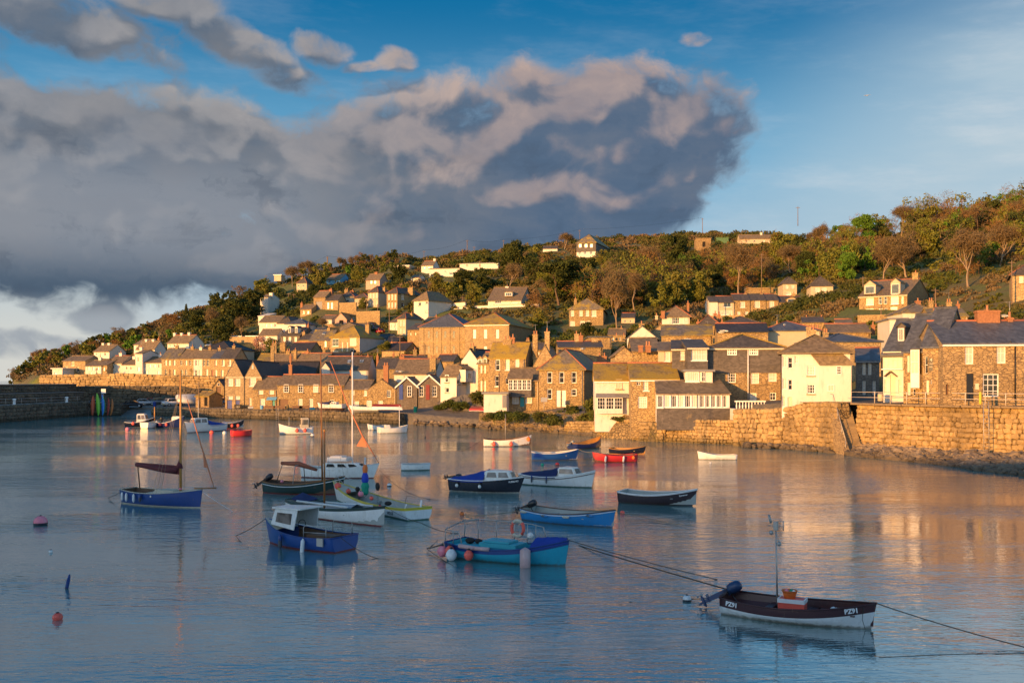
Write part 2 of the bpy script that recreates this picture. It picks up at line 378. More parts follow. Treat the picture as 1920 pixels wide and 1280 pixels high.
def build_terrain():
    ks = []
    for i in range(len(TP)-1):
        a, b = TP[i], TP[i+1]; n = max(1, int((b[0]-a[0])/14))
        for j in range(n): ks.append(i+j/n)
    ks.append(len(TP)-1)
    NS = 12; verts = []; cols = 0
    for kk in ks:
        i = min(int(kk), len(TP)-2); k = kk-i; a, b = TP[i], TP[i+1]; px = a[0]*(1-k)+b[0]*k
        pr = [(p[0]*(1-k)+q[0]*k, p[1]*(1-k)+q[1]*k) for p, q in zip(a[1], b[1])]
        row = [(pr[0][0], -3.0)]
        for j in range(len(pr)-1):
            for s in range(NS):
                t = s/NS; row.append((pr[j][0]*(1-t)+pr[j+1][0]*t, pr[j][1]*(1-t)+pr[j+1][1]*t))
        row.append(pr[-1])
        for n, (Y, z) in enumerate(row):
            x = (px-CX)/F*Y
            if Y > 260 and z > 5: z += (mnoise.noise(Vector((x*.03, Y*.03, 0)))*1.0+mnoise.noise(Vector((x*.11, Y*.11, 4)))*.4)*min(1, (Y-260)/60)
            verts.append((x, Y, z))
        cols = len(row)
    faces = [(i*cols+j, (i+1)*cols+j, (i+1)*cols+j+1, i*cols+j+1) for i in range(len(ks)-1) for j in range(cols-1)]
    me = bpy.data.meshes.new('hillside'); me.from_pydata(verts, [], faces); me.materials.append(M['hill_ground'])
    me.polygons.foreach_set('use_smooth', [True]*len(faces)); me.update()
    tag(link('hillside', me), kind='structure')
def hill_mat():
    m, g, b = newmat('hill_ground'); o = g.tc()
    n = g.noise(o, .05, 6, .6)[0]; f = g.noise(o, .9, 6, .7)[0]; z = g.sep(o)[2]
    c = g.mix(g.ss(n, .42, .6), (.13,.165,.03), (.16,.135,.05))
    c = g.mix(g.ss(f, .35, .75, 0, .7), c, (.07,.06,.025))
    tw = g.mix(g.ss(f, .3, .7), (.12,.11,.095), (.17,.15,.125))
    c = g.mix(g.ss(z, 4.7, 6.5), tw, c)
    g.l.new(c, b.inputs['Base Color']); b.inputs['Roughness'].default_value = .95
    g.l.new(g.bump(f, .8, .6), b.inputs['Normal'])
hill_mat(); build_terrain()

# ---------------------------------------------------------------- water
def water():
    m, g, b = newmat('sea_water'); o = g.tc(); 
    n1 = g.noise(g.mapping(o, scale=(.50,1.5,1)), 1.0, 3, .5, .3)[0]
    n2 = g.noise(g.mapping(o, rot=(0,0,.25), scale=(1.7,5.0,1)), 1.0, 3, .55, .4)[0]
    n3 = g.noise(g.mapping(o, rot=(0,0,-.3), scale=(.10,.22,1)), 1.0, 2, .5)[0]
    pat = g.ss(g.noise(g.mapping(o, scale=(.035,.08,1)), 1.0, 3, .5)[0], .38, .62, .22, 1.15)
    h = g.math('ADD', g.math('MULTIPLY', n1, .60), g.math('MULTIPLY', n2, .34))
    h = g.math('ADD', g.math('MULTIPLY', h, pat), g.math('MULTIPLY', n3, .35))
    g.l.new(g.mix(.5, (.10,.23,.22), (.09,.20,.20)), b.inputs['Base Color'])
    b.inputs['Roughness'].default_value = .045; b.inputs['IOR'].default_value = 6.5
    b.inputs['Specular IOR Level'].default_value = .5
    g.l.new(g.bump(h, 1.0, WAVE), b.inputs['Normal'])
    me = bpy.data.meshes.new('sea'); S = 6000
    me.from_pydata([(-S,-S*.3,0),(S,-S*.3,0),(S,S,0),(-S,S,0)], [], [(0,1,2,3)]); me.materials.append(m); me.update()
    tag(link('sea', me), kind='structure')
WAVE = .085
water()

# ---------------------------------------------------------------- windows and houses
_wc = {}
def win_mesh(w, h, nx, ny, fr=.09, bar=.045, fm='white_paint'):
    k = (round(w, 1), round(h, 1), nx, ny, fm)
    if k in _wc: return _wc[k]
    b = MB()
    b.box(0, .02, 0, fr, .10, h); b.box(w-fr, .02, 0, w, .10, h); b.box(fr, .02, h-fr, w-fr, .10, h); b.box(fr, .02, 0, w-fr, .10, fr)
    for i in range(1, nx): x = w*i/nx; b.box(x-bar/2, .04, fr, x+bar/2, .09, h-fr)
    for j in range(1, ny): z = h*j/ny; b.box(fr, .03, z-bar/2, w-fr, .094, z+bar/2)
    _wc[k] = b.mesh('window_frame', M[fm]); return _wc[k]
def arch_mesh(w, h):
    k = ('arch', round(w,1), round(h,1))
    if k in _wc: return _wc[k]
    b = MB(); r = w/2; zc = h-r
    out = [(0,0)]+[(r-r*math.cos(math.pi*i/8), zc+r*math.sin(math.pi*i/8)) for i in range(9)]+[(w,0)]
    inn = [(.12,.1)]+[(r-(r-.12)*math.cos(math.pi*i/8), zc+(r-.12)*math.sin(math.pi*i/8)) for i in range(9)]+[(w-.12,.1)]
    n = len(out)
    for i in range(n):
        j = (i+1) % n
        a, c, d, e = out[i], out[j], inn[j], inn[i]
        b.prism([(a[0],-.03,a[1]),(c[0],-.03,c[1]),(d[0],-.03,d[1]),(e[0],-.03,e[1])], (0,.15,0))
    b.box(r-.03, -.01, .1, r+.03, .1, h-.12)
    b.box(.1, -.01, h*.5-.03, w-.1, .1, h*.5+.03)
    _wc[k] = b.mesh('arched_frame', M['granite_pale']); return _wc[k]
def quad_mesh(w, h, mt, z0=0):
    k = ('q', round(w,2), round(h,2), mt)
    if k in _wc: return _wc[k]
    _wc[k] = MB().box(0, .02, 0, w, .05, h).mesh('pane', M[mt]); return _wc[k]
def door_mesh(w, h, mt):
    k = ('d', round(w,2), round(h,2), mt)
    if k in _wc: return _wc[k]
    b = MB(); b.box(0, .03, 0, w, .08, h)
    for z0, z1 in ((.08*h,.42*h),(.5*h,.92*h)):
        for x0, x1 in ((.14*w,.45*w),(.55*w,.86*w)): b.box(x0, 0.015, z0, x1, .04, z1)
    _wc[k] = b.mesh('door', M[mt]); return _wc[k]

class House:
    """a building whose front runs between two bearings of the photograph"""
    n = 0
    def __init__(s, label, px0, px1, pyb, pye, pyr, side=None, a=0.0, roof='gable', wall='granite', rm='slate_brown',
                 wins=(), chim=(), Y=None, d=None, name='house', cat='house', group=None, base=4.0, ridge=None, ov=.28, gutter=None, rise=None, hipin=None, z0=None):
        rng = random.Random(House.n*7+3); s.rng = rng; House.n += 1; s.rm = rm; s.wall = wall
        if px0 > 1150 and a == 0: a = -9.0
        if Y is None: Y = solveY(px1 if a <= 0 else px0, pyb) or 300
        elif Y >= 262 and z0 is None: Y = solveY((px0+px1)/2, pyb, Y*.75) or Y
        u0, u1 = (px0-CX)/F, (px1-CX)/F; ca, sa = math.cos(R(a)), math.sin(R(a))
        YB = Y; YA = YB*(ca-u1*sa)/(ca-u0*sa)
        if a > 0: YA = Y; YB = YA*(ca-u0*sa)/(ca-u1*sa)
        A = Vector((u0*YA, YA)); B = Vector((u1*YB, YB)); s.w = (B-A).length; s.a = R(a); Yn = min(YA, YB)
        zb = CZ+(HY-pyb)/F*(YB if a <= 0 else YA) if z0 is None else z0
        ze = CZ+(HY-pye)/F*(YB if a <= 0 else YA)
        if d is None:
            d = 7.0
            if side is not None:
                if side > px1: u2 = (side-CX)/F; d = (B.x-u2*B.y)/(sa+u2*ca) if abs(sa+u2*ca) > 1e-4 else 7
                else: u2 = (side-CX)/F; d = (A.x-u2*A.y)/(sa+u2*ca) if abs(sa+u2*ca) > 1e-4 else 7
            if not (2.5 < d < 26): d = 8.0 if d != d or d < 0 else max(3.0, min(d, 22))
        s.d = d; s.h = max(1.5, ze-zb); s.A = A; s.zb = zb
        Ym = (YA+YB)/2+d/2*ca
        if roof == 'cross': Ym = (YA+YB)/2
        s.rise = rise if rise is not None else max(.3, CZ+(HY-pyr)/F*Ym-ze)
        s.rise = min(s.rise, 7.0)
        s.root = empty(name, (A.x, A.y, zb), s.a, label, cat, group)
        s.rects = {'F': [], 'R': [], 'L': []}
        s.items = []; s.base = base; s.roof = roof; s.ov = ov; s.ridge = ridge; s.hipin = hipin
        for wn in wins: s.opening(*wn)
        s.walls(); s.do_roof(); s.place_items()
        if gutter: s.gut(gutter)
        if Yn < 215 and s.rng.random() < .6 and s.w > 4:
            q = MB(); x = s.w-.22; q.tube([(x,-.09,s.h-.05),(x,-.09,-.2)], .05, 5); q.build('downpipe', M[s.rng.choice(('black_paint','lead','cream_paint'))], s.root)
        for c in chim: s.chimney(*c)
    def loc(s, px, py, face='F', off=0.0):
        """photo spot -> (along, height) on a wall plane"""
        o = Vector((0-s.A.x, 0-s.A.y, CZ-s.zb)); dv = Vector(((px-CX)/F, 1.0, (HY-py)/F))
        m = Matrix.Rotation(-s.a, 3, 'Z'); o = m @ o; dv = m @ dv
        if face == 'F': t = (off-o.y)/dv.y; p = o+dv*t; return p.x, p.z
        if face == 'R': t = (s.w-off-o.x)/dv.x; p = o+dv*t; return p.y, p.z
        if face == 'L': t = (off-o.x)/dv.x; p = o+dv*t; return s.d-p.y, p.z
    def opening(s, px, py, w, h, nx=2, ny=2, kind='win', face='F', fm='white_paint', pane=None):
        x0, z0 = s.loc(px-w/2, py+h/2, face); x1, _ = s.loc(px+w/2, py+h/2, face); _, z1 = s.loc(px, py-h/2, face)
        if face == 'L' and x1 < x0: x0, x1 = x1, x0
        if x1 < x0: x0, x1 = x1, x0
        W = s.w if face == 'F' else s.d
        if kind in ('door', 'gap') : z0 = max(z0, 0.0) if z0 < .6 else z0
        inside = x0 > .02 and x1 < W-.02 and z1 < s.h-.02 and z0 > -.5
        s.items.append((x0, x1, z0, z1, nx, ny, kind, face, fm, pane, inside))
        if inside and kind != 'arch': s.rects[face].append((x0, x1, z0, z1))
    def frame(s, face):
        if face == 'F': return Vector((0,0,0)), Vector((1,0,0)), Vector((0,1,0)), 0
        if face == 'R': return Vector((s.w,0,0)), Vector((0,1,0)), Vector((-1,0,0)), math.pi/2
        return Vector((0,s.d,0)), Vector((0,-1,0)), Vector((1,0,0)), -math.pi/2
    def walls(s):
        b = MB(); H = s.h; zb = -s.base
        for face in 'FRL':
            o, sx, inn, _ = s.frame(face); W = s.w if face == 'F' else s.d; rs = s.rects[face]
            xs = sorted({0.0, W}|{r[0] for r in rs}|{r[1] for r in rs}); zs = sorted({zb, H}|{r[2] for r in rs}|{r[3] for r in rs})
            for i in range(len(xs)-1):
                for j in range(len(zs)-1):
                    cx, cz = (xs[i]+xs[i+1])/2, (zs[j]+zs[j+1])/2
                    if any(r[0] < cx < r[1] and r[2] < cz < r[3] for r in rs): continue
                    p = lambda x, z: o+sx*x+Vector((0,0,z))
                    b.quad(p(xs[i],zs[j]), p(xs[i+1],zs[j]), p(xs[i+1],zs[j+1]), p(xs[i],zs[j+1]))
            for (x0,x1,z0,z1) in rs:
                c = [(x0,z0),(x1,z0),(x1,z1),(x0,z1)]
                for k in range(4):
                    p, q = c[k], c[(k+1)%4]; P0 = o+sx*p[0]+Vector((0,0,p[1])); P1 = o+sx*q[0]+Vector((0,0,q[1]))
                    b.quad(P0, P1, P1+inn*.22, P0+inn*.22)
        w, d = s.w, s.d
        b.quad((0,d,zb), (w,d,zb), (w,d,H), (0,d,H))
        if s.roof == 'gable':
            for x in (0, w): b.add([(x,0,H),(x,d,H),(x,d/2,H+s.rise-.03)], [(0,1,2)])
        elif s.roof == 'cross':
            for y in (0, d): b.add([(0,y,H),(w,y,H),(w/2,y,H+s.rise-.03)], [(0,1,2)])
        elif s.roof == 'mono':
            b.quad((0,d,H),(w,d,H),(w,d,H+s.rise),(0,d,H+s.rise))
            for x in (0, w): b.add([(x,0,H),(x,d,H),(x,d,H+s.rise)], [(0,1,2)])
        b.build('wall', M[s.wall], s.root)
    def do_roof(s):
        w, d, H, r, o = s.w, s.d, s.h, s.rise, s.ov; e = o*.5; rt = s.roof; b = MB(); th = (0,0,-.13); j = s.rng.uniform(.0,.03)
        H += .02+j
        if rt == 'gable':
            dz = r*o/(d/2)
            b.prism([(-e,-o,H-dz),(w+e,-o,H-dz),(w+e,d/2,H+r),(-e,d/2,H+r)], th); b.prism([(w+e,d+o,H-dz),(-e,d+o,H-dz),(-e,d/2,H+r),(w+e,d/2,H+r)], th)
            rl = ((-e,d/2,H+r),(w+e,d/2,H+r))
        elif rt == 'cross':
            dz = r*o/(w/2)
            b.prism([(-o,-e,H-dz),(w/2,-e,H+r),(w/2,d+e,H+r),(-o,d+e,H-dz)], th); b.prism([(w/2,-e,H+r),(w+o,-e,H-dz),(w+o,d+e,H-dz),(w/2,d+e,H+r)], th)
            rl = ((w/2,-e,H+r),(w/2,d+e,H+r))
        elif rt == 'hip':
            i = s.hipin if s.hipin is not None else min(w, d)/2
            x0, x1 = i, w-i; y0 = y1 = d/2
            if w < d: x0 = x1 = w/2; y0, y1 = i, d-i
            a, c, dd, ee = (-o,-o,H), (w+o,-o,H), (w+o,d+o,H), (-o,d+o,H); p, q = (x0,y0,H+r), (x1,y1,H+r)
            if w >= d:
                b.prism([a,c,q,p], th); b.prism([c,dd,q], th); b.prism([dd,ee,p,q], th); b.prism([ee,a,p], th)
            else:
                b.prism([a,c,p], th); b.prism([c,dd,q,p], th); b.prism([dd,ee,q], th); b.prism([ee,a,p,q], th)
            rl = (p, q) if p != q else None
            s.hips = [(a,p),(c,q if w >= d else p),(dd,q),(ee,p if w >= d else q)]
        elif rt == 'flat':
            b.box(-o,-o,H,w+o,d+o,H+.25); rl = None
        elif rt == 'mono':
            b.prism([(-e,-o,H-r*o/d),(w+e,-o,H-r*o/d),(w+e,d+e,H+r),(-e,d+e,H+r)], th); rl = None
        s.H = H; s.roofobj = b.build('roof', M[s.rm], s.root)
        rb = MB()
        if rl: rb.tube([Vector(rl[0])+Vector((0,0,.02)), Vector(rl[1])+Vector((0,0,.02))], .11, 5)
        if rt == 'hip':
            for a, c in s.hips: rb.tube([Vector(a)+Vector((0,0,.02)), Vector(c)+Vector((0,0,.02))], .085, 5)
        if rb.v: rb.build('ridge_tiles', M[s.ridge or ('ridge_red' if s.rng.random() < .3 else s.rm)], s.roofobj)
    def place_items(s):
        for (x0,x1,z0,z1,nx,ny,kind,face,fm,pane,inside) in s.items:
            o, sx, inn, rz = s.frame(face); w, h = x1-x0, z1-z0; off = .09 if inside else -.13
            if kind == 'arch': off = -.02
            loc = o+sx*x0+inn*off+Vector((0,0,z0))
            if kind == 'arch':
                f = link('window', arch_mesh(w, h), s.root, loc, (0,0,rz))
                pb = ('ap', round(w,1), round(h,1))
                if pb not in _wc:
                    r = w/2; q = MB(); q.add([(.1,.0,.1)]+[(r-(r-.1)*math.cos(math.pi*i/8), .0, h-r+(r-.1)*math.sin(math.pi*i/8)) for i in range(9)]+[(w-.1,.0,.1)], [tuple(range(11))])
                    _wc[pb] = q.mesh('pane', M['glass'])
                link('pane', _wc[pb], f); continue
            if kind == 'win':
                f = link('window', win_mesh(w, h, nx, ny, min(.10, w*.13), fm=fm), s.root, loc, (0,0,rz))
                pm = pane or ('glass' if s.rng.random() < .45 else 'curtain')
                p = link('pane', quad_mesh(w-.06, h-.06, pm), f, (.03, .045, .03))
                sb = ('sill', round(w,1))
                if sb not in _wc: _wc[sb] = MB().box(-.08,-.20,-.12,w+.08,.02,-.01).mesh('sill', M['granite_pale' if s.wall.startswith('gran') else 'white_paint'])
                if w > .5: link('sill', _wc[sb], f)
            elif kind == 'gap': link('doorway', quad_mesh(w, h, pane or 'dark_gap'), s.root, loc+inn*.08, (0,0,rz))
            elif kind == 'door':
                dr = link('door', door_mesh(w, h, pane or 'wood_door'), s.root, loc, (0,0,rz))
                MB().box(w*.84,-.03,h*.48,w*.9,.03,h*.5).build('handle', M['galv'], dr)
            elif kind == 'sign': link('sign_board', quad_mesh(w, h, pane or 'black_paint'), s.root, loc-inn*.04, (0,0,rz))
    def gut(s, mt):
        o = s.ov; dz = (s.rise*o/(s.d/2) if s.roof == 'gable' else 0) if s.roof != 'cross' else 0
        b = MB(); b.box(-.1, -o-.09, s.H-dz-.26, s.w+.1, -o+.0, s.H-dz-.14)
        b.box(-.06, -o+.01, s.H-dz-.30, s.w+.06, -.01, s.H-dz-.16)
        b.build('gutter', M[mt], s.root)
    def chimney(s, px, pyt, wpx, mt=None, pots=2, y=None, dep=None):
        y = s.d/2 if y is None else y
        x, zt = s.loc(px, pyt, 'F', y); x0, _ = s.loc(px-wpx/2, pyt, 'F', y); x1, _ = s.loc(px+wpx/2, pyt, 'F', y)
        w = max(.45, x1-x0); dp = dep or max(.5, min(.9, w*.8)); hp = .35 if pots else 0
        zt -= hp; zb = s.h-.3
        if zt < zb+.6: zt = zb+.9
        mt = mt or ('brick' if s.rng.random() < .35 else 'granite')
        b = MB(); b.box(x-w/2, y-dp/2, zb, x+w/2, y+dp/2, zt-.2); b.box(x-w/2-.07, y-dp/2-.07, zt-.2, x+w/2+.07, y+dp/2+.07, zt-.05); b.box(x-w/2, y-dp/2, zt-.05, x+w/2, y+dp/2, zt)
        c = b.build('chimney', M[mt], s.root)
        if s.rng.random() < .3 and pots:
            q = MB(); q.tube([(x,y,zt),(x,y,zt+1.5)], .025, 4); q.tube([(x-.45,y,zt+1.4),(x+.45,y,zt+1.4)], .018, 4)
            for k in range(5): q.tube([(x-.4+k*.2,y-.18,zt+1.4),(x-.4+k*.2,y+.18,zt+1.4)], .012, 3)
            q.build('aerial', M['galv'], c)
        for k in range(pots):
            cx = x+(k-(pots-1)/2)*w*.5
            MB().lathe([(.13,zt),(.15,zt+.05),(.11,zt+.1),(.10,zt+.42),(.13,zt+.46),(.13,zt+.5)], 7, (cx,y,0)).build('chimney_pot', M['pot'], c)
    def dormer(s, px, pyt, pyb, wpx, rm=None, wall='slate_hung', y=.9, depth=2.2, glazing=(2,2), dr='gable'):
        x, zb = s.loc(px, pyb, 'F', y); x0, _ = s.loc(px-wpx/2, pyb, 'F', y); x1, _ = s.loc(px+wpx/2, pyb, 'F', y); _, zt = s.loc(px, pyt, 'F', y)
        w = x1-x0; h = zt-zb; rr = min(h*.35, w*.45)
        b = MB(); b.box(x0, y, zb, x1, y+depth, zt-rr)
        if dr == 'gable': b.add([(x0,y,zt-rr),(x1,y,zt-rr),(x,y,zt)], [(0,1,2)])
        dm = b.build('dormer', M[wall], s.root)
        q = MB()
        if dr == 'gable':
            q.prism([(x0-.15,y-.15,zt-rr-.1),(x,y-.15,zt),(x,y+depth+.8,zt),(x0-.15,y+depth+.8,zt-rr-.1)], (0,0,.1)); q.prism([(x,y-.15,zt),(x1+.15,y-.15,zt-rr-.1),(x1+.15,y+depth+.8,zt-rr-.1),(x,y+depth+.8,zt)], (0,0,.1))
        else: q.box(x0-.15,y-.2,zt-rr,x1+.15,y+depth+.3,zt-rr+.14)
        q.build('dormer_roof', M[rm or s.rm], dm)
        f = link('dormer_window', win_mesh(w*.8, (h-rr)*.85, glazing[0], glazing[1], .07), dm, (x0+w*.1, y-.12, zb+.05))
        q = MB(); q.box(x0+w*.1+.03, y-.075, zb+.08, x0+w*.9-.03, y-.05, zb+(h-rr)*.85); q.build('dormer_pane', M['glass'], dm)
    def skylight(s, px, py, wpx, hpx=8):
        # lies on the front roof slope (gable): solve plane
        for y in np.linspace(.1, s.d/2, 40):
            x, z = s.loc(px, py, 'F', y)
            if z <= s.H+s.rise*y/(s.d/2): break
        x0, _ = s.loc(px-wpx/2, py, 'F', y); x1, _ = s.loc(px+wpx/2, py, 'F', y); k = s.rise/(s.d/2); w = x1-x0; L = .9
        q = MB(); q.prism([(x0,y-L/2,s.H+k*(y-L/2)+.01),(x1,y-L/2,s.H+k*(y-L/2)+.01),(x1,y+L/2,s.H+k*(y+L/2)+.01),(x0,y+L/2,s.H+k*(y+L/2)+.01)], (0,0,.09))
        q.build('skylight', M['glass_sky'], s.roofobj)
glass('glass_sky', (.16,.20,.26), .1)
def H(*a, **k): return House(*a, **k)

# ---------------------------------------------------------------- stonework
rw = random.Random(11)
def stone_meshes(n, mt, seed=1):
    out = []
    for k in range(n):
        r = random.Random(seed*31+k); bm = bmesh.new(); bmesh.ops.create_cube(bm, size=1.0)
        bmesh.ops.bevel(bm, geom=bm.edges[:], offset=.20, segments=1, affect='EDGES')
        for v in bm.verts: v.co += Vector((r.uniform(-.12,.12), r.uniform(-.12,.12), r.uniform(-.12,.12)))
        me = bpy.data.meshes.new('stone'); bm.to_mesh(me); bm.free(); me.materials.append(M[mt]); out.append(me)
    return out
def stone_block_mat(name, c1, c2, dark=None):
    m, g, b = newmat(name); o = g.tc(); oi = g.n.new('ShaderNodeObjectInfo'); 
    ge = g.n.new('ShaderNodeNewGeometry')
    rnd = g.math('FRACT', g.math('ADD', oi.outputs['Random'], ge.outputs['Random Per Island']))
    f = g.noise(ge.outputs['Position'], 3.5, 6, .7)[0]; big = g.noise(ge.outputs['Position'], .3, 4, .6)[0]
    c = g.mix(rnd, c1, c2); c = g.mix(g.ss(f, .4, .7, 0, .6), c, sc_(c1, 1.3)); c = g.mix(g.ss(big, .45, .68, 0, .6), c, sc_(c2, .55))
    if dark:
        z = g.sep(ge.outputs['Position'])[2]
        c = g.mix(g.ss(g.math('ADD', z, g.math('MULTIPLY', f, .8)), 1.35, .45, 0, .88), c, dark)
    g.l.new(c, b.inputs['Base Color']); b.inputs['Roughness'].default_value = .9
    g.l.new(g.bump(f, .7, .05), b.inputs['Normal'])
stone_block_mat('wall_stone', (.45,.315,.14), (.24,.165,.075), (.12,.09,.035))
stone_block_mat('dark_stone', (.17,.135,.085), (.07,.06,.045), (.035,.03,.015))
stone_block_mat('beach_stone', (.30,.235,.16), (.15,.115,.08), (.08,.065,.045))
_sm = {'wall_stone': stone_meshes(8, 'wall_stone', 1), 'dark_stone': stone_meshes(6, 'dark_stone', 2), 'beach_stone': stone_meshes(10, 'beach_stone', 3)}
def stone_wall(name, label, pts, backing, smat, sw, sh, nmax=300, batter=.0, cat='wall', thick=1.2, top=None, proud=.1, vis=None, copings=None, cop=False):
    """pts: list of (x, y, z_bottom, z_top) along the foot; stones set proud of a recessed core"""
    root = empty(name, (pts[0][0], pts[0][1], 0), 0, label, cat)
    O = Vector((pts[0][0], pts[0][1], 0)); core = MB(); cells = []
    for (x0,y0,b0,t0), (x1,y1,b1,t1) in zip(pts[:-1], pts[1:]):
        a, c = Vector((x0,y0,0))-O, Vector((x1,y1,0))-O; L = (c-a).length; u = (c-a)/L; nrm = Vector((u.y,-u.x,0))     # faces right-hand side of travel
        A0 = a+Vector((0,0,b0)); A1 = c+Vector((0,0,b1)); B0 = a-nrm*batter*(t0-b0)+Vector((0,0,t0)); B1 = c-nrm*batter*(t1-b1)+Vector((0,0,t1)); k = -nrm*thick
        core.add([A0,A1,B1,B0,A0+k*1.6,A1+k*1.6,B1+k,B0+k], [(0,1,2,3),(7,6,5,4),(3,2,6,7),(0,3,7,4),(1,5,6,2)])
        hm = max(t0-b0, t1-b1); rows = max(1, int(round(hm/sh)))
        for r in range(rows):
            x = rw.uniform(-sw*.5, 0)
            while x < L:
                w = sw*rw.uniform(.6,1.5); t = min(max((x+w/2)/L, 0), 1); zb = b0*(1-t)+b1*t; zt = t0*(1-t)+t1*t; hh = (zt-zb)/rows
                if x+w > 0 and x < L:
                    z = zb+(r+.5)*hh+rw.uniform(-.08,.08)*sh; xx = min(max(x+w/2, w*.3), L-w*.3)
                    cells.append((a+u*xx-nrm*(batter*(z-zb)-0)+Vector((0,0,z)), w, hh, math.atan2(u.y, u.x)))
                x += w
    core.build('wall_core', M[backing], root)
    cells = [c for c in cells if c[0].z+O.z > -.5]
    def key(c):
        p = c[0]+O; px = CX+F*p.x/p.y if p.y > 1 else 9999; py = HY-F*(p.z-CZ)/p.y if p.y > 1 else 0
        return 0 if (-20 < px < 1940) else 1
    cells.sort(key=lambda c: (key(c), -c[1]*c[2]))
    ms = _sm[smat]
    for c in cells[:nmax]:
        link('stone', rw.choice(ms), root, c[0], (rw.uniform(-.06,.06), rw.uniform(-.08,.08), c[3]+rw.choice((0,math.pi))+rw.uniform(-.05,.05)), (c[1]*1.02, .42+rw.uniform(0,.22)+proud, c[2]*1.04))
    rest = cells[nmax:]
    if rest:
        vs, fs = [], []
        for c in rest:
            me = rw.choice(ms); mt = Matrix.Translation(c[0]) @ Matrix.Rotation(c[3], 4, 'Z') @ Matrix.Diagonal((c[1]*1.02, .45+rw.uniform(0,.2)+proud, c[2]*1.04, 1))
            b0 = len(vs); vs += [tuple(mt @ v.co) for v in me.vertices]; fs += [tuple(b0+i for i in p.vertices) for p in me.polygons]
        me = bpy.data.meshes.new('small_stones'); me.from_pydata(vs, [], fs); me.materials.append(M[smat]); me.update()
        tag(link('small_stones', me, root), kind='stuff')
    return root
def gp(px, Y, zb, zt): return ((px-CX)/F*Y, Y, zb, zt)

# right-hand quay: big coursed blocks below the road
stone_wall('quay_wall', 'tall coursed stone quay wall below the road railing on the right, right of the steps',
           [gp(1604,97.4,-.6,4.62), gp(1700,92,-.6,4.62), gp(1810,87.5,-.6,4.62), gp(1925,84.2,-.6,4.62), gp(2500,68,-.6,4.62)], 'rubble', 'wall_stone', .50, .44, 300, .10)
MBc = MB()
q = [gp(1566,97.5,0,4.7), gp(1604,97.1,0,4.7), gp(1700,91.7,0,4.7), gp(1810,87.2,0,4.7), gp(1925,83.9,0,4.7), gp(2500,67.7,0,4.7)]
# coping stones along its top
ct = empty('wall_coping', (q[0][0], q[0][1], 4.63), 0, 'row of flat coping stones along the edge of the quay road', 'coping')
for (a, b) in zip(q[1:-1], q[2:]):
    va, vb = Vector(a[:2]), Vector(b[:2]); L = (vb-va).length; n = int(L/1.4); u = (vb-va)/L
    for i in range(n):
        p = va+u*(i+.5)*L/n; p = Vector((p.x-q[0][0], p.y-q[0][1]+.55, 0.0))
        bx = MB().box(-L/n/2+.02, -.45, 0, L/n/2-.02, .45, .16+rw.uniform(-.01,.02)); bx.build('coping_stone', M['block'], ct, loc=p, rot=(0,0,math.atan2(u.y,u.x)))
# quay wall with the balcony house above, left of the steps
stone_wall('quay_wall', 'rough rubble quay wall between the white house and the water, left of the steps',
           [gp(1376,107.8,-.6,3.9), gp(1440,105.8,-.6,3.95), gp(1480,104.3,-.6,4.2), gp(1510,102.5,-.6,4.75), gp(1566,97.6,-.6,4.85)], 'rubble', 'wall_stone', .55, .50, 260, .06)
# tapering stone wing beside the steps, then the steps
def steps():
    root = empty('stone_steps', (31.2, 97, 0), 0, 'flight of stone steps cut into the quay wall right of the white house', 'steps')
    x0 = (1568-CX)/F*97.5; x1 = (1602-CX)/F*97.5; O = Vector((31.2, 97, 0)); n = 20
    for i in range(n):
        z1 = 4.62*(i+1)/n; y = 95.4+ (i)*.19
        MB().box(x0+.35-O.x+i*.012, y-O.y, z1-.9, x1-O.x+.1, y-O.y+.42, z1).build('step', M['block'], root)
    b = MB(); y0 = 94.4-O.y; b.add([(x0-.25-O.x,y0,-.5),(x0+.35-O.x,y0,-.5),(x0+.35-O.x,99-O.y,-.5),(x0-.25-O.x,99-O.y,-.5),
        (x0-.25-O.x,y0,.15),(x0+.35-O.x,y0,.15),(x0+.35-O.x,99-O.y,4.75),(x0-.25-O.x,99-O.y,4.75)], [(3,2,1,0),(4,5,6,7),(0,1,5,4),(1,2,6,5),(2,3,7,6),(3,0,4,7)])
    b.build('wing_wall', M['granite_brown'], root)
    b = MB(); b.tube([(x0+.05-O.x,94.9-O.y,1.3),(x0+.05-O.x,98.6-O.y,5.6),(x0+.05-O.x,99.4-O.y,5.6)], .03, 5)
    for t in (0,.33,.66,1): b.tube([(x0+.05-O.x,94.9-O.y+3.7*t,.3+4.1*t),(x0+.05-O.x,94.9-O.y+3.7*t,1.3+4.3*t)], .03, 5)
    b.build('handrail', M['galv'], root)
steps()
# stepped base walls under the conservatory
stone_wall('sea_wall', 'golden rubble sea wall under the conservatory, running to the green stone pier',
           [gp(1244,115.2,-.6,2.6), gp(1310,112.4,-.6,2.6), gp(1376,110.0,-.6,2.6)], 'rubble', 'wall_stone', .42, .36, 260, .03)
b = MB(); 
tag(stone_wall('buttress', 'squat square stone buttress at the water left of the conservatory wall', [gp(1201,116.0,-.6,2.15), gp(1243,114.6,-.6,2.15), gp(1244.5,118,-.6,2.15)], 'weedy_block', 'wall_stone', .5, .42, 40, 0))
stone_wall('sea_wall', 'low broken stone wall under the cottage gardens, between shrubs and water',
           [gp(1060,131.5,-.6,1.6), gp(1120,125,-.6,1.9), gp(1202,119,-.6,2.4)], 'rubble', 'wall_stone', .45, .34, 240, .05)
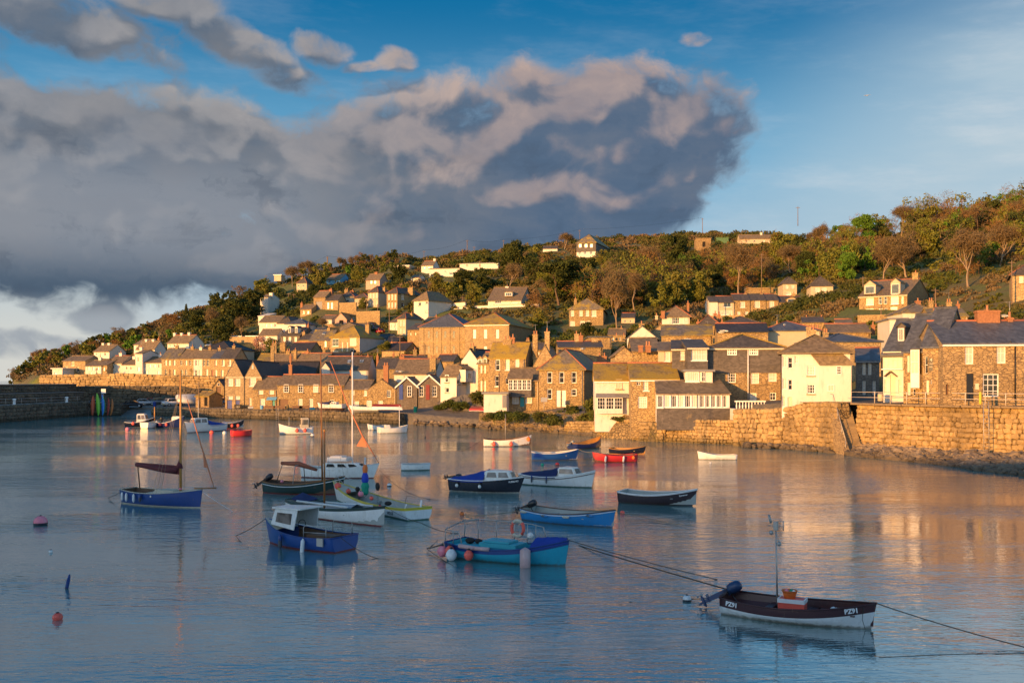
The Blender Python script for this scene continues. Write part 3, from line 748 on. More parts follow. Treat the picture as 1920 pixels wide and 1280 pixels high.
# centre quay
stone_wall('quay_wall', 'low rough stone quay wall in front of the long stone inn, left centre',
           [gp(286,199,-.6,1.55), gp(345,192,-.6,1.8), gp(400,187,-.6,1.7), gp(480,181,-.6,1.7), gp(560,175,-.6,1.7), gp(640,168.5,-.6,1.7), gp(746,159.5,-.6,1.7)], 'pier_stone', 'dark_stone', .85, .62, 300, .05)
stone_wall('quay_wall', 'short sunlit quay wall below the two small gabled stone cottages',
           [gp(748,166,-.6,1.5), gp(800,163,-.6,1.6), gp(868,158.5,-.6,1.3)], 'rubble', 'wall_stone', .6, .45, 150, .03)
# terrace wall below the seafront row on the left
stone_wall('terrace_wall', 'long sunlit stone terrace wall below the row of seafront houses, far left',
           [gp(76,229,1.5,8.1), gp(200,228.5,1.5,8.35), gp(228,228,1.5,8.5), gp(300,227,1.5,8.1), gp(420,226,1.5,7.6)], 'granite', 'wall_stone', 1.1, .6, 300, .03)
# harbour wall in shade behind the car park
stone_wall('harbour_wall', 'dark shaded stone harbour wall behind the parked cars',
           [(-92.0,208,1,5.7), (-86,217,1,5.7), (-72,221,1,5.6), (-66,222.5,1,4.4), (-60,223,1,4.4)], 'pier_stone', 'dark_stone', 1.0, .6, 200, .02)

# ---------------------------------------------------------------- the left pier
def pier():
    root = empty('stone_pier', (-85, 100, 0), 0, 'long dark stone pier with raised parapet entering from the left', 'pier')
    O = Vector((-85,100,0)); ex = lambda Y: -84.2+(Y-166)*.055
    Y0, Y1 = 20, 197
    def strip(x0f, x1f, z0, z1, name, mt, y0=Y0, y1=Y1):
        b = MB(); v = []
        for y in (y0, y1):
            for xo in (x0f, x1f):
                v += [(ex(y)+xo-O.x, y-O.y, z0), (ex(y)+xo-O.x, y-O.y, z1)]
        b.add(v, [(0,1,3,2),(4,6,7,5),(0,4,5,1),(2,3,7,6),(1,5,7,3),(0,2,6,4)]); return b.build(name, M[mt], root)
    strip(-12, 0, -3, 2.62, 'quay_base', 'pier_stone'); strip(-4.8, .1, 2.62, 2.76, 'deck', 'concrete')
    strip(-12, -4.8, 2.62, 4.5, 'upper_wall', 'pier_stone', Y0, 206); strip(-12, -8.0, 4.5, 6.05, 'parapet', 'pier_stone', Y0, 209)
    strip(-12.1, -7.9, 6.05, 6.2, 'parapet_coping', 'concrete', Y0, 209)
    strip(-8, -4.7, 4.5, 4.6, 'upper_walk', 'concrete', Y0, 206)
    # stones of the inner faces
    vs, fs = [], []; ms = _sm['dark_stone']; parts = 0
    y = Y1
    cells = []
    for zc, hh, xo in [(.05+.62*k, .62, 0.0) for k in range(5)]+[(2.95+.55*k, .55, -4.8) for k in range(3)]+[(4.9+.5*k, .5, -8.0) for k in range(2)]:
        y = Y1+ (8 if xo < -1 else 0)
        while y > 120:
            w = rw.uniform(.6,1.3); cells.append((Vector((ex(y)+xo-O.x, y-w/2-O.y, zc+rw.uniform(-.05,.05))), w, hh)); y -= w
    rw.shuffle(cells); vis = [c for c in cells if c[0].y+O.y > 158][:300]; rest = [c for c in cells if c not in vis]
    for c in vis: link('stone', rw.choice(ms), root, c[0], (rw.uniform(-.05,.05),0,math.pi/2+rw.uniform(-.06,.06)), (c[1], .42+rw.uniform(0,.2), c[2]))
    for c in rest:
        me = rw.choice(ms); mt = Matrix.Translation(c[0]) @ Matrix.Rotation(math.pi/2, 4, 'Z') @ Matrix.Diagonal((c[1], .45+rw.uniform(0,.2), c[2], 1))
        b0 = len(vs); vs += [tuple(mt @ v.co) for v in me.vertices]; fs += [tuple(b0+i for i in p.vertices) for p in me.polygons]
    me = bpy.data.meshes.new('small_stones'); me.from_pydata(vs, [], fs); me.materials.append(M['dark_stone']); tag(link('small_stones', me, root), kind='stuff')
    # railing on the deck edge with stanchions
    r = empty('pier_railing', (ex(150)-1.0, 150, 2.76), 0, 'thin metal railing running along the pier deck above the left water', 'railing')
    b = MB()
    for z in (.55, 1.05): b.tube([(ex(y)-ex(150), y-150, z) for y in (60, 100, 150, 196)], .035, 5)
    for y in range(60, 197, 5): b.tube([(ex(y)-ex(150), y-150, 0), (ex(y)-ex(150), y-150, 1.07)], .035, 5)
    b.build('rails', M['galv'], r)
    # white painted bollards
    for px, py, lb in ((25,752,'white painted bollard near the left edge on the pier deck'), (145,748,'white painted bollard on the pier deck, nearest the standing kayaks')):
        Yb = 172 if px < 100 else 190; bo = empty('bollard', (ex(Yb)-.6+(0), Yb, 2.76), 0, lb, 'bollard', 'bollards on the pier')
        MB().lathe([(.30,0),(.30,.1),(.22,.15),(.22,.75),(.30,.85),(.30,1.0),(.22,1.08)], 12).build('post', M['white_paint'], bo)
pier()
def slip():
    b = MB(); xa = lambda px, Y: (px-CX)/F*Y
    b.add([(xa(160,197),197,-.6),(xa(338,194),194,-.6),(xa(338,204.5),204.5,1.53),(xa(196,204.5),204.5,1.53)], [(0,1,2,3)])
    tag(b.build('slipway', M['slipway_wet']), kind='structure')
    stone_wall('slipway_wall', 'short stone wall end behind the upright kayaks at the head of the slipway',
        [(-82.2,197.2,-.5,2.65), (-77.2,199.0,-.5,2.3), (-77.0,203,.2,2.0)], 'pier_stone', 'dark_stone', .8, .5, 80, 0)
slip()
# quay road surface on the right, one sheet above the hillside
def road():
    b = MB(); edge = [gp(p, y, 0, 0) for p, y in ((1500,103),(1566,98.2),(1604,97.9),(1700,92.6),(1810,88.1),(1925,84.8),(2500,68.6))]
    back = [gp(p, y, 0, 0) for p, y in ((1500,118),(1566,121),(1610,124),(1700,118),(1810,112),(1925,106),(2500,96))]
    n = len(edge); v = [(e[0], e[1], 4.70) for e in edge]+[(e[0], e[1], 5.16) for e in back]
    b.add(v, [(i, i+1, i+n+1, i+n) for i in range(n-1)]); tag(b.build('quay_road', M['tarmac']), kind='structure')
road()
# railing along the road edge
def railing():
    pts = [gp(p, y+.75, 0, 0) for p, y in ((1596,98),(1640,95.6),(1700,92),(1810,87.5),(1925,84.2),(2300,73))]
    O = pts[0]; r = empty('road_railing', (O[0], O[1], 4.78), 0, 'pale two-rail metal railing along the edge of the quay road', 'railing'); 
    P3 = [Vector((p[0]-O[0], p[1]-O[1], 0)) for p in pts]
    for z in (.55, 1.05): MB().tube([p+Vector((0,0,z)) for p in P3], .03, 5).build('rail', M['rail_paint'], r)
    pm = MB().lathe([(.045,-.1),(.045,1.08),(.02,1.12)], 6).mesh('post', M['rail_paint'])
    tot = 0
    for a, c in zip(P3[:-1], P3[1:]):
        L = (c-a).length; n = max(1, int(L/1.55))
        for i in range(n): link('post', pm, r, a+(c-a)*i/n)
railing()
# the quay under the photographer and an unseen row of lofts added behind to shade the near boats
def behind():
    b = MB(); b.box(-170, -45, -3, 60, 1.5, 5.35); tag(b.build('near_quay', M['concrete']), kind='structure')
    i = 0; x = -168
    lb = ['tall granite net loft standing on the quay behind the camera, %s' % t for t in ('farthest left','second from the left','third from the left','fourth from the left','fifth from the left','sixth from the left','seventh from the left','eighth from the left','ninth from the left','tenth from the left','eleventh from the left','last on the right')]
    while x < 24 and i < len(lb):
        w = 16; o = empty('net_loft', (x, -24, 5.35), 0, lb[i], 'building', 'net lofts on the near quay')
        h = 5.8+.15*((i*7) % 3)
        w_ = MB(); w_.box(0,0,0,w,9,h); w_.add([(0,0,h),(0,9,h),(0,4.5,h+1.9)], [(0,1,2)]); w_.add([(w,0,h),(w,9,h),(w,4.5,h+1.9)], [(0,1,2)]); w_.build('wall', M['granite'], o)
        r = MB(); r.prism([(0,9.3,h-.1),(w-.02,9.3,h-.1),(w-.02,4.5,h+2),(0,4.5,h+2)], (0,0,.12)); r.prism([(0,-.3,h-.1),(w-.02,-.3,h-.1),(w-.02,4.5,h+2),(0,4.5,h+2)], (0,0,.12)); r.build('roof', M['slate_dark'], o)
        for k in range(3): link('window', win_mesh(1.1, 1.5, 2, 2), o, (3+k*4.5, 9.1, 1.2), (0,0,math.pi))
        x += w; i += 1
behind()

paint('green_clad', (.07,.16,.07), .7)
# ---------------------------------------------------------------- buildings, nearest rows first
def ws(xs, y, w, h, nx=2, ny=2, **k):
    """row of openings"""
    return [(x, y, w, h, nx, ny) + ((k.get('kind','win'), k.get('face','F'), k.get('fm','white_paint'), k.get('pane'))) for x in xs]
# --- far right
h = H('big stone building with black door and wide white window behind the road railing', 1768, 2010, 752, 640, 602, Y=88, a=-7, wall='granite_brown', rm='slate_blue', d=9, ridge='ridge_red', gutter='white_paint',
  wins=ws([1817.5],664,16,37,2,2,pane='curtain')+ws([1877.5],662,17,38,2,2,pane='curtain')+ws([1858],722,30,43,3,4,pane='glass')+[(1819,726,14,52,1,1,'door','F','white_paint','black_paint'),(1832,724,8,12,1,1,'sign','F','white_paint','cream_paint'),
        (1776,730,5,20,1,1,'gap','F','white_paint','wood_door')]+ws([1962],664,16,37)+ws([1962],722,20,36,3,3), chim=[(1851,575,42,'brick',1),(1893,588,10,'brick',1)])

b = MB(); x, z = h.loc(1902.5, 645); b.tube([(x,-.08,z),(x,-.08,.05)], .055, 6); b.tube([(x-.5,-.3,z+.25),(x,-.08,z-.1)], .055, 6); b.build('downpipe', M['black_paint'], h.root)
h = H('narrow stone house with black hanging board, left neighbour of the big stone building', 1730, 1768, 752, 646, 578, Y=90.5, a=-38, wall='granite_brown', rm='slate_blue', d=8.5, ridge='slate_blue',
  wins=ws([1737],684,5,32,1,2)+ws([1739],726,5,26,1,2)+[(1745,683,8,24,1,1,'sign','F','white_paint','black_paint'),(1746,716,3,8,1,1,'sign','F','white_paint','lead')])
h2 = H('stone house with a white first-floor bay over a dark shopfront', 1694, 1729.5, 752, 655, 590, Y=95, a=-38, wall='granite_brown', rm='slate_blue', d=8.5, ridge='slate_blue',
  wins=ws([1703],682,5,31,1,2)+ws([1704],729,6,24,1,2)+ws([1714],729,5,24,1,2), chim=[(1771,578,34,'brick',0,7.0,1.2)])
b = MB(); xa, za = h2.loc(1711.5, 701); xb, zb_ = h2.loc(1728, 660); b.box(xa,-.7,za-1.3,xb,-.002,za); b.build('bay_base', M['white_paint'], h2.root)
f = link('bay_window', win_mesh(xb-xa, zb_-za+.2, 2, 2), h2.root, (xa,-.72,za)); link('pane', quad_mesh(xb-xa-.05, zb_-za+.1, 'curtain'), f, (.02,.06,.03))
b = MB(); b.box(xa,-.6,za+.05,xb,-.002,zb_+.3); b.build('bay_core', M['black_paint'], h2.root)
h = H('white fronted house with a full-width bank of upper windows and slate dormer, above the road', 1656, 1694, 751, 660, 600, Y=99, a=-38, wall='white_render', rm='slate_blue', d=9, gutter='black_paint',
  wins=ws([1674.5],675,37,32,4,1,fm='cream_paint',pane='curtain')+ws([1688],724,7,26,1,2,pane='curtain')+ws([1660],724,4,26,1,2,pane='curtain')+[(1674,726,10,46,1,1,'door','F','white_paint','cream_paint')])
h.dormer(1690, 606, 640, 14, 'slate_black', 'slate_hung', y=1.6, depth=4.5, glazing=(3,1), dr='gable')
px_, pz = h.loc(1672, 706); b = MB(); b.prism([(px_-.6,-.6,pz),(px_,-.7,pz+.5),(px_,0,pz+.5),(px_-.6,0,pz)], (0,0,.06)); b.prism([(px_+.6,-.6,pz),(px_,-.7,pz+.5),(px_,0,pz+.5),(px_+.6,0,pz)], (0,0,.06)); b.build('door_canopy', M['slate_brown'], h.root)
h = H('shaded grey stone house with tall paired windows, right of the white house on the quay', 1606, 1649, 742, 674, 652, Y=119, a=-18, wall='granite_grey', rm='slate_blue', d=8, gutter='lead',
  wins=ws([1620,1631],689,5.5,27,1,2,pane='curtain')+ws([1620,1639],727,5.5,26,1,2,pane='curtain'))
# --- the white house
h = H('white rendered house with a pyramid slate roof standing at the quay steps', 1466, 1594, 774, 661, 629, side=1606, Y=103, a=-15, base=.6, roof='hip', wall='white_render', rm='slate_brown', ov=.45,
  wins=ws([1471.5],678,9,21,2,1,pane='curtain')+ws([1482],680,8,20,1,2,pane='glass')+ws([1471.5],719,9,21,2,1,pane='curtain')+ws([1482],721,7,19,1,2,pane='glass')+ws([1470],752,7,20,1,1,pane='curtain')+[(1481,758,8,28,1,1,'door','F','white_paint','cream_paint')]+ws([1493.5],674,7,14,2,2,pane='curtain')+ws([1521],695,15,18,3,3)+ws([1521],729,15,18,3,3), chim=[(1516,613,7,'granite_pale',0),(1525,612,9,'granite_pale',1)])
b = MB(); x0,z0 = h.loc(1536.5,685); x1,_ = h.loc(1596,685); xm, zt = h.loc(1516,664); b.prism([(x0,-.55,z0),(x1+.2,-.55,z0),(x1-.9,-.03,zt),(xm+.2,-.03,zt)], (0,0,.12)); b.build('lean_to_roof', M['slate_brown'], h.root)
b = MB(); xw,_=h.loc(1536.5,700); b.box(xw,-.30,-1.0,x1,-.003,z0+.05); b.build('front_projection', M['white_render'], h.root)
for (wx, wy, w_, h_, nx, ny, pn) in ((1573,694,9.5,17,2,3,'glass'),(1558,727,13,13,2,1,'curtain')):
    a_, c_ = h.loc(wx-w_/2, wy+h_/2, 'F', -.31); e_, f_ = h.loc(wx+w_/2, wy-h_/2, 'F', -.31)
    q = link('window', win_mesh(e_-a_, f_-c_, nx, ny), h.root, (a_, -.41, c_)); link('pane', quad_mesh(e_-a_-.05, f_-c_-.05, pn), q, (.03,.04,.03))
# --- the slate-hung house and its extensions
h = H('long slate-hung and stone house, the largest between the conservatory and the white house', 1326, 1468, 753, 651, 629, Y=117.5, a=-9, roof='hip', wall='granite_brown', rm='slate_dark', d=11, ov=.35, hipin=3.0, ridge='lichen_roof', gutter='cream_paint',
  wins=ws([1372],706,15,22,3,4,pane='glass')+ws([1415.5],708.5,15,21,3,4,pane='curtain')+ws([1448],706.5,16,17,4,2,pane='curtain')+ws([1412],744,13,15,3,2,pane='curtain')+ws([1449],743,12,15,2,2,pane='glass'))
x0,z0 = h.loc(1326.2,699); x1,z1 = h.loc(1467.8,652); b = MB()
wr = []
for (wx,w_) in ((1372.5,18),(1413,17)):
    a_, c_ = h.loc(wx-w_/2, 666); e_, f_ = h.loc(wx+w_/2, 652.6); wr.append((a_, e_, c_, f_))
b.box(0.0,-.10,z0,h.w,-.004,h.h-.01); b.build('slate_hanging', M['slate_hung'], h.root)
for (a_,e_,c_,f_) in wr:
    q = link('window', win_mesh(e_-a_, f_-c_, 4, 2, .12, .12), h.root, (a_,-.19,c_)); link('pane', quad_mesh(e_-a_-.05, f_-c_-.05, 'glass'), q, (.03,.04,.03))
b = MB(); x,z = h.loc(1402.5,652); b.tube([(x,-.2,z),(x,-.2,.3)], .07, 6); b.build('downpipe', M['white_paint'], h.root)
H('angled slate-hung corner bay with a wide upper window, left end of the long slate-hung house', 1289, 1327, 752, 651, 634, Y=117.6, a=-2, z0=2.0, roof='mono', base=.3, wall='slate_hung', rm='slate_dark', d=5, ov=.3, rise=1.1, gutter='cream_paint',
  wins=ws([1311],664.5,29,22,6,2,pane='curtain'))
H('small grey slate-hung wing with one white window, left of the angled corner bay', 1260, 1289.5, 700, 653, 640, Y=120, a=-9, roof='mono', wall='slate_hung', rm='slate_dark', d=5, rise=1.2, gutter='cream_paint', wins=ws([1281],665.5,12,19,3,2,pane='curtain'))
H('cream boarded bay wall with a central white window, above the lichened cottage roof', 1234, 1261, 700, 656, 648, Y=122, a=-9, roof='mono', wall='cream_render', rm='slate_brown', d=5, rise=1.2, wins=ws([1251],668,10,18,3,1,pane='curtain'))
H('low stone range under a broad brown roof, behind the lichened cottages', 1186, 1236, 700, 657, 634, Y=127, a=-3, wall='granite', rm='slate_brown', d=10, chim=[(1215,652,10,'brick',2,-1.5),(1201,666,8,'brick',0,-1.8)])
H('stone gabled outhouse at the left end of the broad brown roof', 1153, 1187, 705, 664, 650, Y=128, a=-2, roof='cross', wall='granite_pale', rm='slate_brown', d=9)
H('white upper sunroom with a long strip of panes above the conservatory roof', 1285, 1336, 722, 697, 694, Y=116.2, a=-6, roof='flat', base=.2, wall='white_render', rm='lead', d=3, wins=ws([1298],706,25,18,6,1,pane='curtain')+ws([1318.5],706,7,18,2,2,pane='glass'))
# conservatory
cl = H('glazed conservatory with white frames and low brown roof above the sea wall, left face', 1232, 1311, 790, 737, 718, Y=112.6, a=-6, roof='mono', wall='white_paint', rm='slate_brown', d=4.5, ov=.25, rise=1.5, base=.5,
  wins=[(1237.5+i*13.0,752,11,23,3,1,'win','F','white_paint',('curtain' if i % 2 else 'glass')) for i in range(6)])
cr = H('glazed conservatory with white frames and low brown roof above the sea wall, right face', 1311.4, 1368, 790, 737, 718, Y=112.6, a=3, roof='mono', wall='white_paint', rm='slate_brown', d=4.5, ov=.25, rise=1.5, base=.5,
  wins=[(1316.5+i*10.6,752,9,23,3,1,'win','F','white_paint','glass') for i in range(5)])
for c_, x_ in ((cl, 1311), (cr, 1368)):
    _, zt = c_.loc(x_-3, 765); b = MB(); b.box(-.06,-.14,-.95,c_.w+.06,-.004,zt); b.build('slate_skirt', M['slate_hung'], c_.root)
# balcony with balusters
bo = P(1378, 768, 110.0); r = empty('balcony', bo, 0, 'white balustraded terrace in front of the slate-hung house, above the rubble wall', 'balcony')
W_ = (1450-1378)/F*110.5; b = MB(); b.box(0,0,-1.2,W_,2.5,.1); b.build('plinth', M['white_render'], r)
b = MB(); b.box(.0,0,.85,W_*.8,.2,1.0); b.build('handrail', M['white_paint'], r)
bm_ = MB().lathe([(.07,.1),(.05,.2),(.09,.4),(.05,.65),(.07,.85)], 7).mesh('baluster', M['white_paint'])
for i in range(10): link('baluster', bm_, r, (.2+i*W_*.8/10, .1, 0))
# --- lichened cottage pair over the water
h = H('white cottage with a projecting window bay and lichened roof, above the rock wall', 1116, 1183, 797, 711, 681, Y=122, a=-3, base=.8, roof='gable', wall='white_render', rm='lichen_roof', d=8, ov=.3, ridge='ridge_red',
  wins=ws([1160.5],720,12,18,2,1,fm='cream_paint',pane='curtain'), gutter='white_paint')
xa, za = h.loc(1119,767); xb, zb_ = h.loc(1167,745)
b = MB(); b.box(xa,-.75,za-.5,xb,-.003,za); b.build('bay_base', M['white_render'], h.root)
b = MB(); b.box(xa+.1,-.6,za,xb-.1,-.003,zb_); b.build('bay_core', M['dark_gap'], h.root)
for i in range(3):
    w_ = (xb-xa)/3; q = link('bay_window', win_mesh(w_-.04, zb_-za, 3, 3, .08, .04), h.root, (xa+i*w_+.02,-.75,za)); link('pane', quad_mesh(w_-.12, zb_-za-.1, 'glass'), q, (.04,.05,.04))
b = MB(); b.prism([(xa-.15,-.95,zb_),(xb+.8,-.95,zb_),(xb+.6,-.003,zb_+.42),(xa-.1,-.003,zb_+.42)], (0,0,.08)); b.build('bay_roof', M['lead'], h.root)
h = H('stone cottage with small-paned white windows and lichened roof, joined to the white cottage', 1183.3, 1272, 797, 709, 681, Y=117.5, a=-3, base=1.5, roof='gable', wall='granite', rm='lichen_roof', d=9, ov=.3, ridge='ridge_red', gutter='white_paint',
  wins=ws([1197.5],717,7,10,2,2)+ws([1211],722,9,20,2,4,pane='curtain')+ws([1247],721,14,20,3,4,pane='curtain')+ws([1205],754,17,21,4,4,pane='curtain')+ws([1233.5],719,2.5,17,1,2))
# --- middle: hipped house, sunroom, tall house
h = H('stone house with hipped slate and lichen roof and paired white doors, centre of the waterfront', 1011, 1095, 764, 693, 657.5, side=1131, Y=141, base=1, a=-12, roof='hip', wall='granite', rm='slate_mix', ridge='ridge_red', ov=.35,
  wins=ws([1030.5,1053,1076],707.5,9.5,21,1,2,pane='glass')+ws([1030.5],738.5,9,19,1,2,pane='glass')+ws([1076],735.5,10,13,1,2,pane='glass')+[(1047,747,8,31,1,1,'door','F','white_paint','white_paint'),(1057,747,8,31,1,1,'door','F','white_paint','white_paint')],
  chim=[(1129,663,18,'brick',2)])
h = H('two-storey stone house with first-floor glass sunroom and teal door, left of the hipped house', 954, 1011, 766, 712, 690, Y=143, a=-6, roof='gable', wall='granite', rm='slate_brown', d=6,
  wins=ws([966.5],748,12,18,2,1,pane='curtain')+ws([991],747,12,18,2,1,pane='curtain')+[(979,751,8,22,1,1,'door','F','white_paint','teal_door')])
xa, za = h.loc(954.5,731); xb, zb_ = h.loc(997,711); b = MB(); b.box(xa,-.75,za-.95,xb,-.003,za); b.build('sunroom_base', M['slate_hung'], h.root)
b = MB(); b.box(xa+.1,-.55,za,xb-.1,-.003,zb_); b.build('sunroom_core', M['dark_gap'], h.root)
for i in range(5):
    w_ = (xb-xa)/5; q = link('sunroom_window', win_mesh(w_-.03, zb_-za, 2, 3, .09, .05), h.root, (xa+i*w_,-.75,za)); link('pane', quad_mesh(w_-.12, zb_-za-.1, 'glass'), q, (.04,.05,.04))
b = MB(); b.prism([(xa-.2,-1.0,zb_),(xb+.2,-1.0,zb_),(xb+.2,.3,zb_+.75),(xa-.2,.3,zb_+.75)], (0,0,.12)); b.build('sunroom_roof', M['slate_brown'], h.root)
h = H('tall narrow-windowed stone house with lichened roof, left of the sunroom house', 917, 985.5, 742, 669, 642, side=1000, Y=152, a=-14, roof='gable', wall='granite', rm='lichen_roof', ov=.25, ridge='slate_brown',
  wins=ws([933],684,8.5,21,1,2,pane='glass')+ws([951.5],683,7.5,21,1,2,pane='curtain')+ws([969.5],683,8,22,1,2,pane='curtain')+ws([932],714,7,20,1,2,pane='glass')+ws([951],714,6,12,1,1,pane='glass'), chim=[(952,632,16,'granite',2),(1004,622,9,'granite',2),(962,628,7,'brick',1)])
h = H('stone gable-end house with one tall stone chimney on its peak, behind the hipped house', 997, 1046, 740, 690, 647, Y=153, a=-6, roof='cross', wall='granite_pale', rm='slate_brown', d=22, ov=.1, chim=[(1026,617,9,'granite_pale',1,.5),(1049,668,8,'brick',2,3)])
H('white lean-to shed with sliding doors at the foot of the tall stone house', 907, 950, 765, 739, 736, Y=140, a=-6, roof='flat', wall='white_render', rm='lead', d=3, name='shed', cat='shed', base=.6, wins=[(946,752,8,24,1,1,'door','F','white_paint','lead')])
h = H('narrow stone house with two small pointed gables, between the white gable and the tall house', 896, 917, 742, 680, 660, Y=158, a=-25, roof='gable', wall='granite', rm='slate_brown', d=6, wins=ws([902,909],692,4,14,1,2,pane='curtain')+ws([902,909],724,4,20,1,2,pane='curtain'))
h.dormer(900.5, 668, 684, 9, None, 'granite_pale', y=.05, depth=2, glazing=(1,1)); h.dormer(909.5, 666, 684, 9, None, 'granite_pale', y=.05, depth=2, glazing=(1,1))
h = H('white rendered house with a steep gable and one dark window, below the big chapel hall', 865, 897, 712, 676, 654, Y=168, a=-22, roof='cross', wall='white_render', rm='slate_black', d=12, ov=.1, wins=ws([874],687,8,13,1,1,pane='glass'), chim=[(885,645,10,'granite',2,1.0),(892,650,6,'brick',1,3)])
# --- left centre
h = H('white cottage with a projecting boxed bay window above the rocky garden', 826, 856, 734, 705, 684, side=882, Y=166, a=-28, roof='gable', wall='white_render', rm='slate_brown', ov=.2, wins=ws([838.5],709.5,7,14,1,2,pane='glass')+ws([838.5],731,7,10,1,1,pane='glass')+ws([860,870],716,6,9,2,1,face='R',pane='glass'))
b = MB(); b.box(h.w, .9, 1.6, h.w+1.2, 3.4, 3.6); b.build('boxed_bay', M['white_render'], h.root)
q = link('bay_window', win_mesh(1.1, 1.0, 2, 1), h.root, (h.w+1.29, 1.5, 2.1), (0,0,math.pi/2)); link('pane', quad_mesh(1.0,.9,'glass'), q, (.05,.05,.05))
b = MB(); b.prism([(h.w-.1,.7,4.4),(h.w+1.4,.7,3.6),(h.w+1.4,3.6,3.6),(h.w-.1,3.6,4.4)], (0,0,.1)); b.build('bay_roof', M['slate_black'], h.root)
H('long low white house under a wide brown roof behind the twin-gabled cottages', 739, 815, 728, 700, 673, Y=181, a=-8, roof='gable', wall='white_render', rm='slate_brown', d=9, ridge='ridge_red', chim=[(812,668,11,'granite',2,1)], wins=ws([778,760],706,5,5,1,1))
for (x0,x1,pe,pr,lb,dc,ddx,wn) in ((744,782,724,707,'left of the twin stone cottages, dark blue door, white-trimmed gable','blue_door',752,[768]),(784,826,722,703,'right of the twin stone cottages, red door between two windows, white-trimmed gable','red_door',802,[790,815])):
    h = H(lb, x0, x1, 763, pe, pr, Y=170, a=-3, roof='cross', wall='granite_grey', rm='slate_brown', d=9, ov=.25, wins=ws(wn,733.5,8.5,20,2,3,pane='glass')+[(ddx,735,7,28,1,1,'door','F','white_paint',dc)])
    b = MB()
    for s_ in (-1, 1):
        xx = h.w/2+s_*(h.w/2+.3); b.prism([(xx,-.32,h.h-.42),(xx,-.32,h.h-.12),(h.w/2,-.32,h.h+h.rise+.12),(h.w/2,-.32,h.h+h.rise-.18)], (0,.1,0))
    b.build('bargeboard', M['white_paint'], h.root)
h = H('stone inn wing with a front gable and tall brick chimney, right of the long range', 688, 743, 771, 731, 711, Y=172, a=-6, roof='cross', wall='granite', rm='slate_brown', d=9, ov=.1,
  wins=ws([729],738,7.5,13,2,3,pane='glass')+ws([690.5+2],760,9,18,2,4,pane='curtain')+ws([713],760,9,18,2,4,pane='curtain'), chim=[(724,681,9,'brick',2,.6)])
H('low stone inn wing with slate roof between the gable wing and the long range', 645, 690, 771, 729, 712, Y=174, a=-6, roof='gable', wall='granite', rm='slate_brown', d=8, wins=ws([662],735,5,11,1,2)+ws([668],760,9,17,2,4,pane='curtain')+ws([690-3.5],735,6,12,2,3))
H('long two-storey stone inn with four upper windows facing the quay', 520, 645, 768, 721, 702, Y=181, a=-5, roof='gable', wall='granite', rm='slate_brown', d=8, ov=.25, wins=ws([537,564,592.5,621],728,9.5,15,2,3,fm='white_paint')+ws([563,583],755,8,15,2,1,pane='curtain')+ws([622],753,9,8,2,1)+[(532,757.5,17,19,1,1,'gap','F','white_paint','wood_door')],
  chim=[(545,680,6,'brick',1,4),(659,690,5,'brick',1,4)])
h = H('lower left end of the stone inn with a small blue awning over its door', 475, 520, 768, 728.5, 706, Y=184, a=-5, roof='gable', wall='granite', rm='slate_brown', d=8, wins=ws([489,509],734,9,10,2,2,pane='curtain')+ws([492],754,9,13,2,3,pane='curtain')+[(513,757,5,15,1,1,'door','F','white_paint','teal_door')])
x,z = h.loc(511,746); b = MB(); b.prism([(x-.9,-.9,z-.35),(x+.9,-.9,z-.35),(x+.9,0,z+.15),(x-.9,0,z+.15)], (0,0,.05)); b.build('awning', M['blue_boards'], h.root)
for (x0,x1,pe,pr,lb,wn) in ((422,457.5,708,674,'left half of the twin-gabled grey store with two blue doors',ws([432,445.5],717,10,14,2,2,pane='curtain')+ws([432,445.5],745.5,9,6,4,1,pane='curtain')+[(430.5,758,9,19,1,1,'door','F','white_paint','blue_door'),(445.5,754,8,11,1,1,'door','F','white_paint','blue_door'),(445.5,762,8,7,1,1,'sign','F','white_paint','white_paint')]),
                       (457.6,491,708,677,'right half of the twin-gabled grey store with one three-light window',ws([474],716,12,15,3,2)+ws([474],688,3,7,1,1)+ws([469],753,5,14,1,2))):
    h = H(lb, x0, x1, 767, pe, pr, Y=187, a=-3, roof='cross', wall='ashlar', rm='slate_black', d=17, ov=.1, wins=wn)
    xa,za = h.loc(x0, 708); b = MB(); b.box(0,-.03,za,h.w,-.004,za+.12); b.build('string_course', M['cream_paint'], h.root)
H('tiny stone boathouse with a pointed dark gable, right end of the terrace wall', 400, 420, 738, 724, 711, Y=206, a=-3, roof='cross', wall='granite', rm='slate_black', d=5, name='boathouse', cat='shed', wins=ws([410,],720.5,3.5,5,1,1)+[(410,731,9,12,1,1,'gap','F','white_paint','wood_door')])
H('small stone kiosk with yellow lichened roof beside the white van', 367, 392, 763, 742, 734, Y=193, a=-30, roof='gable', wall='granite_brown', rm='lichen_roof', d=3.4, name='kiosk', cat='kiosk', wins=[(386,752,6,18,1,1,'gap')])
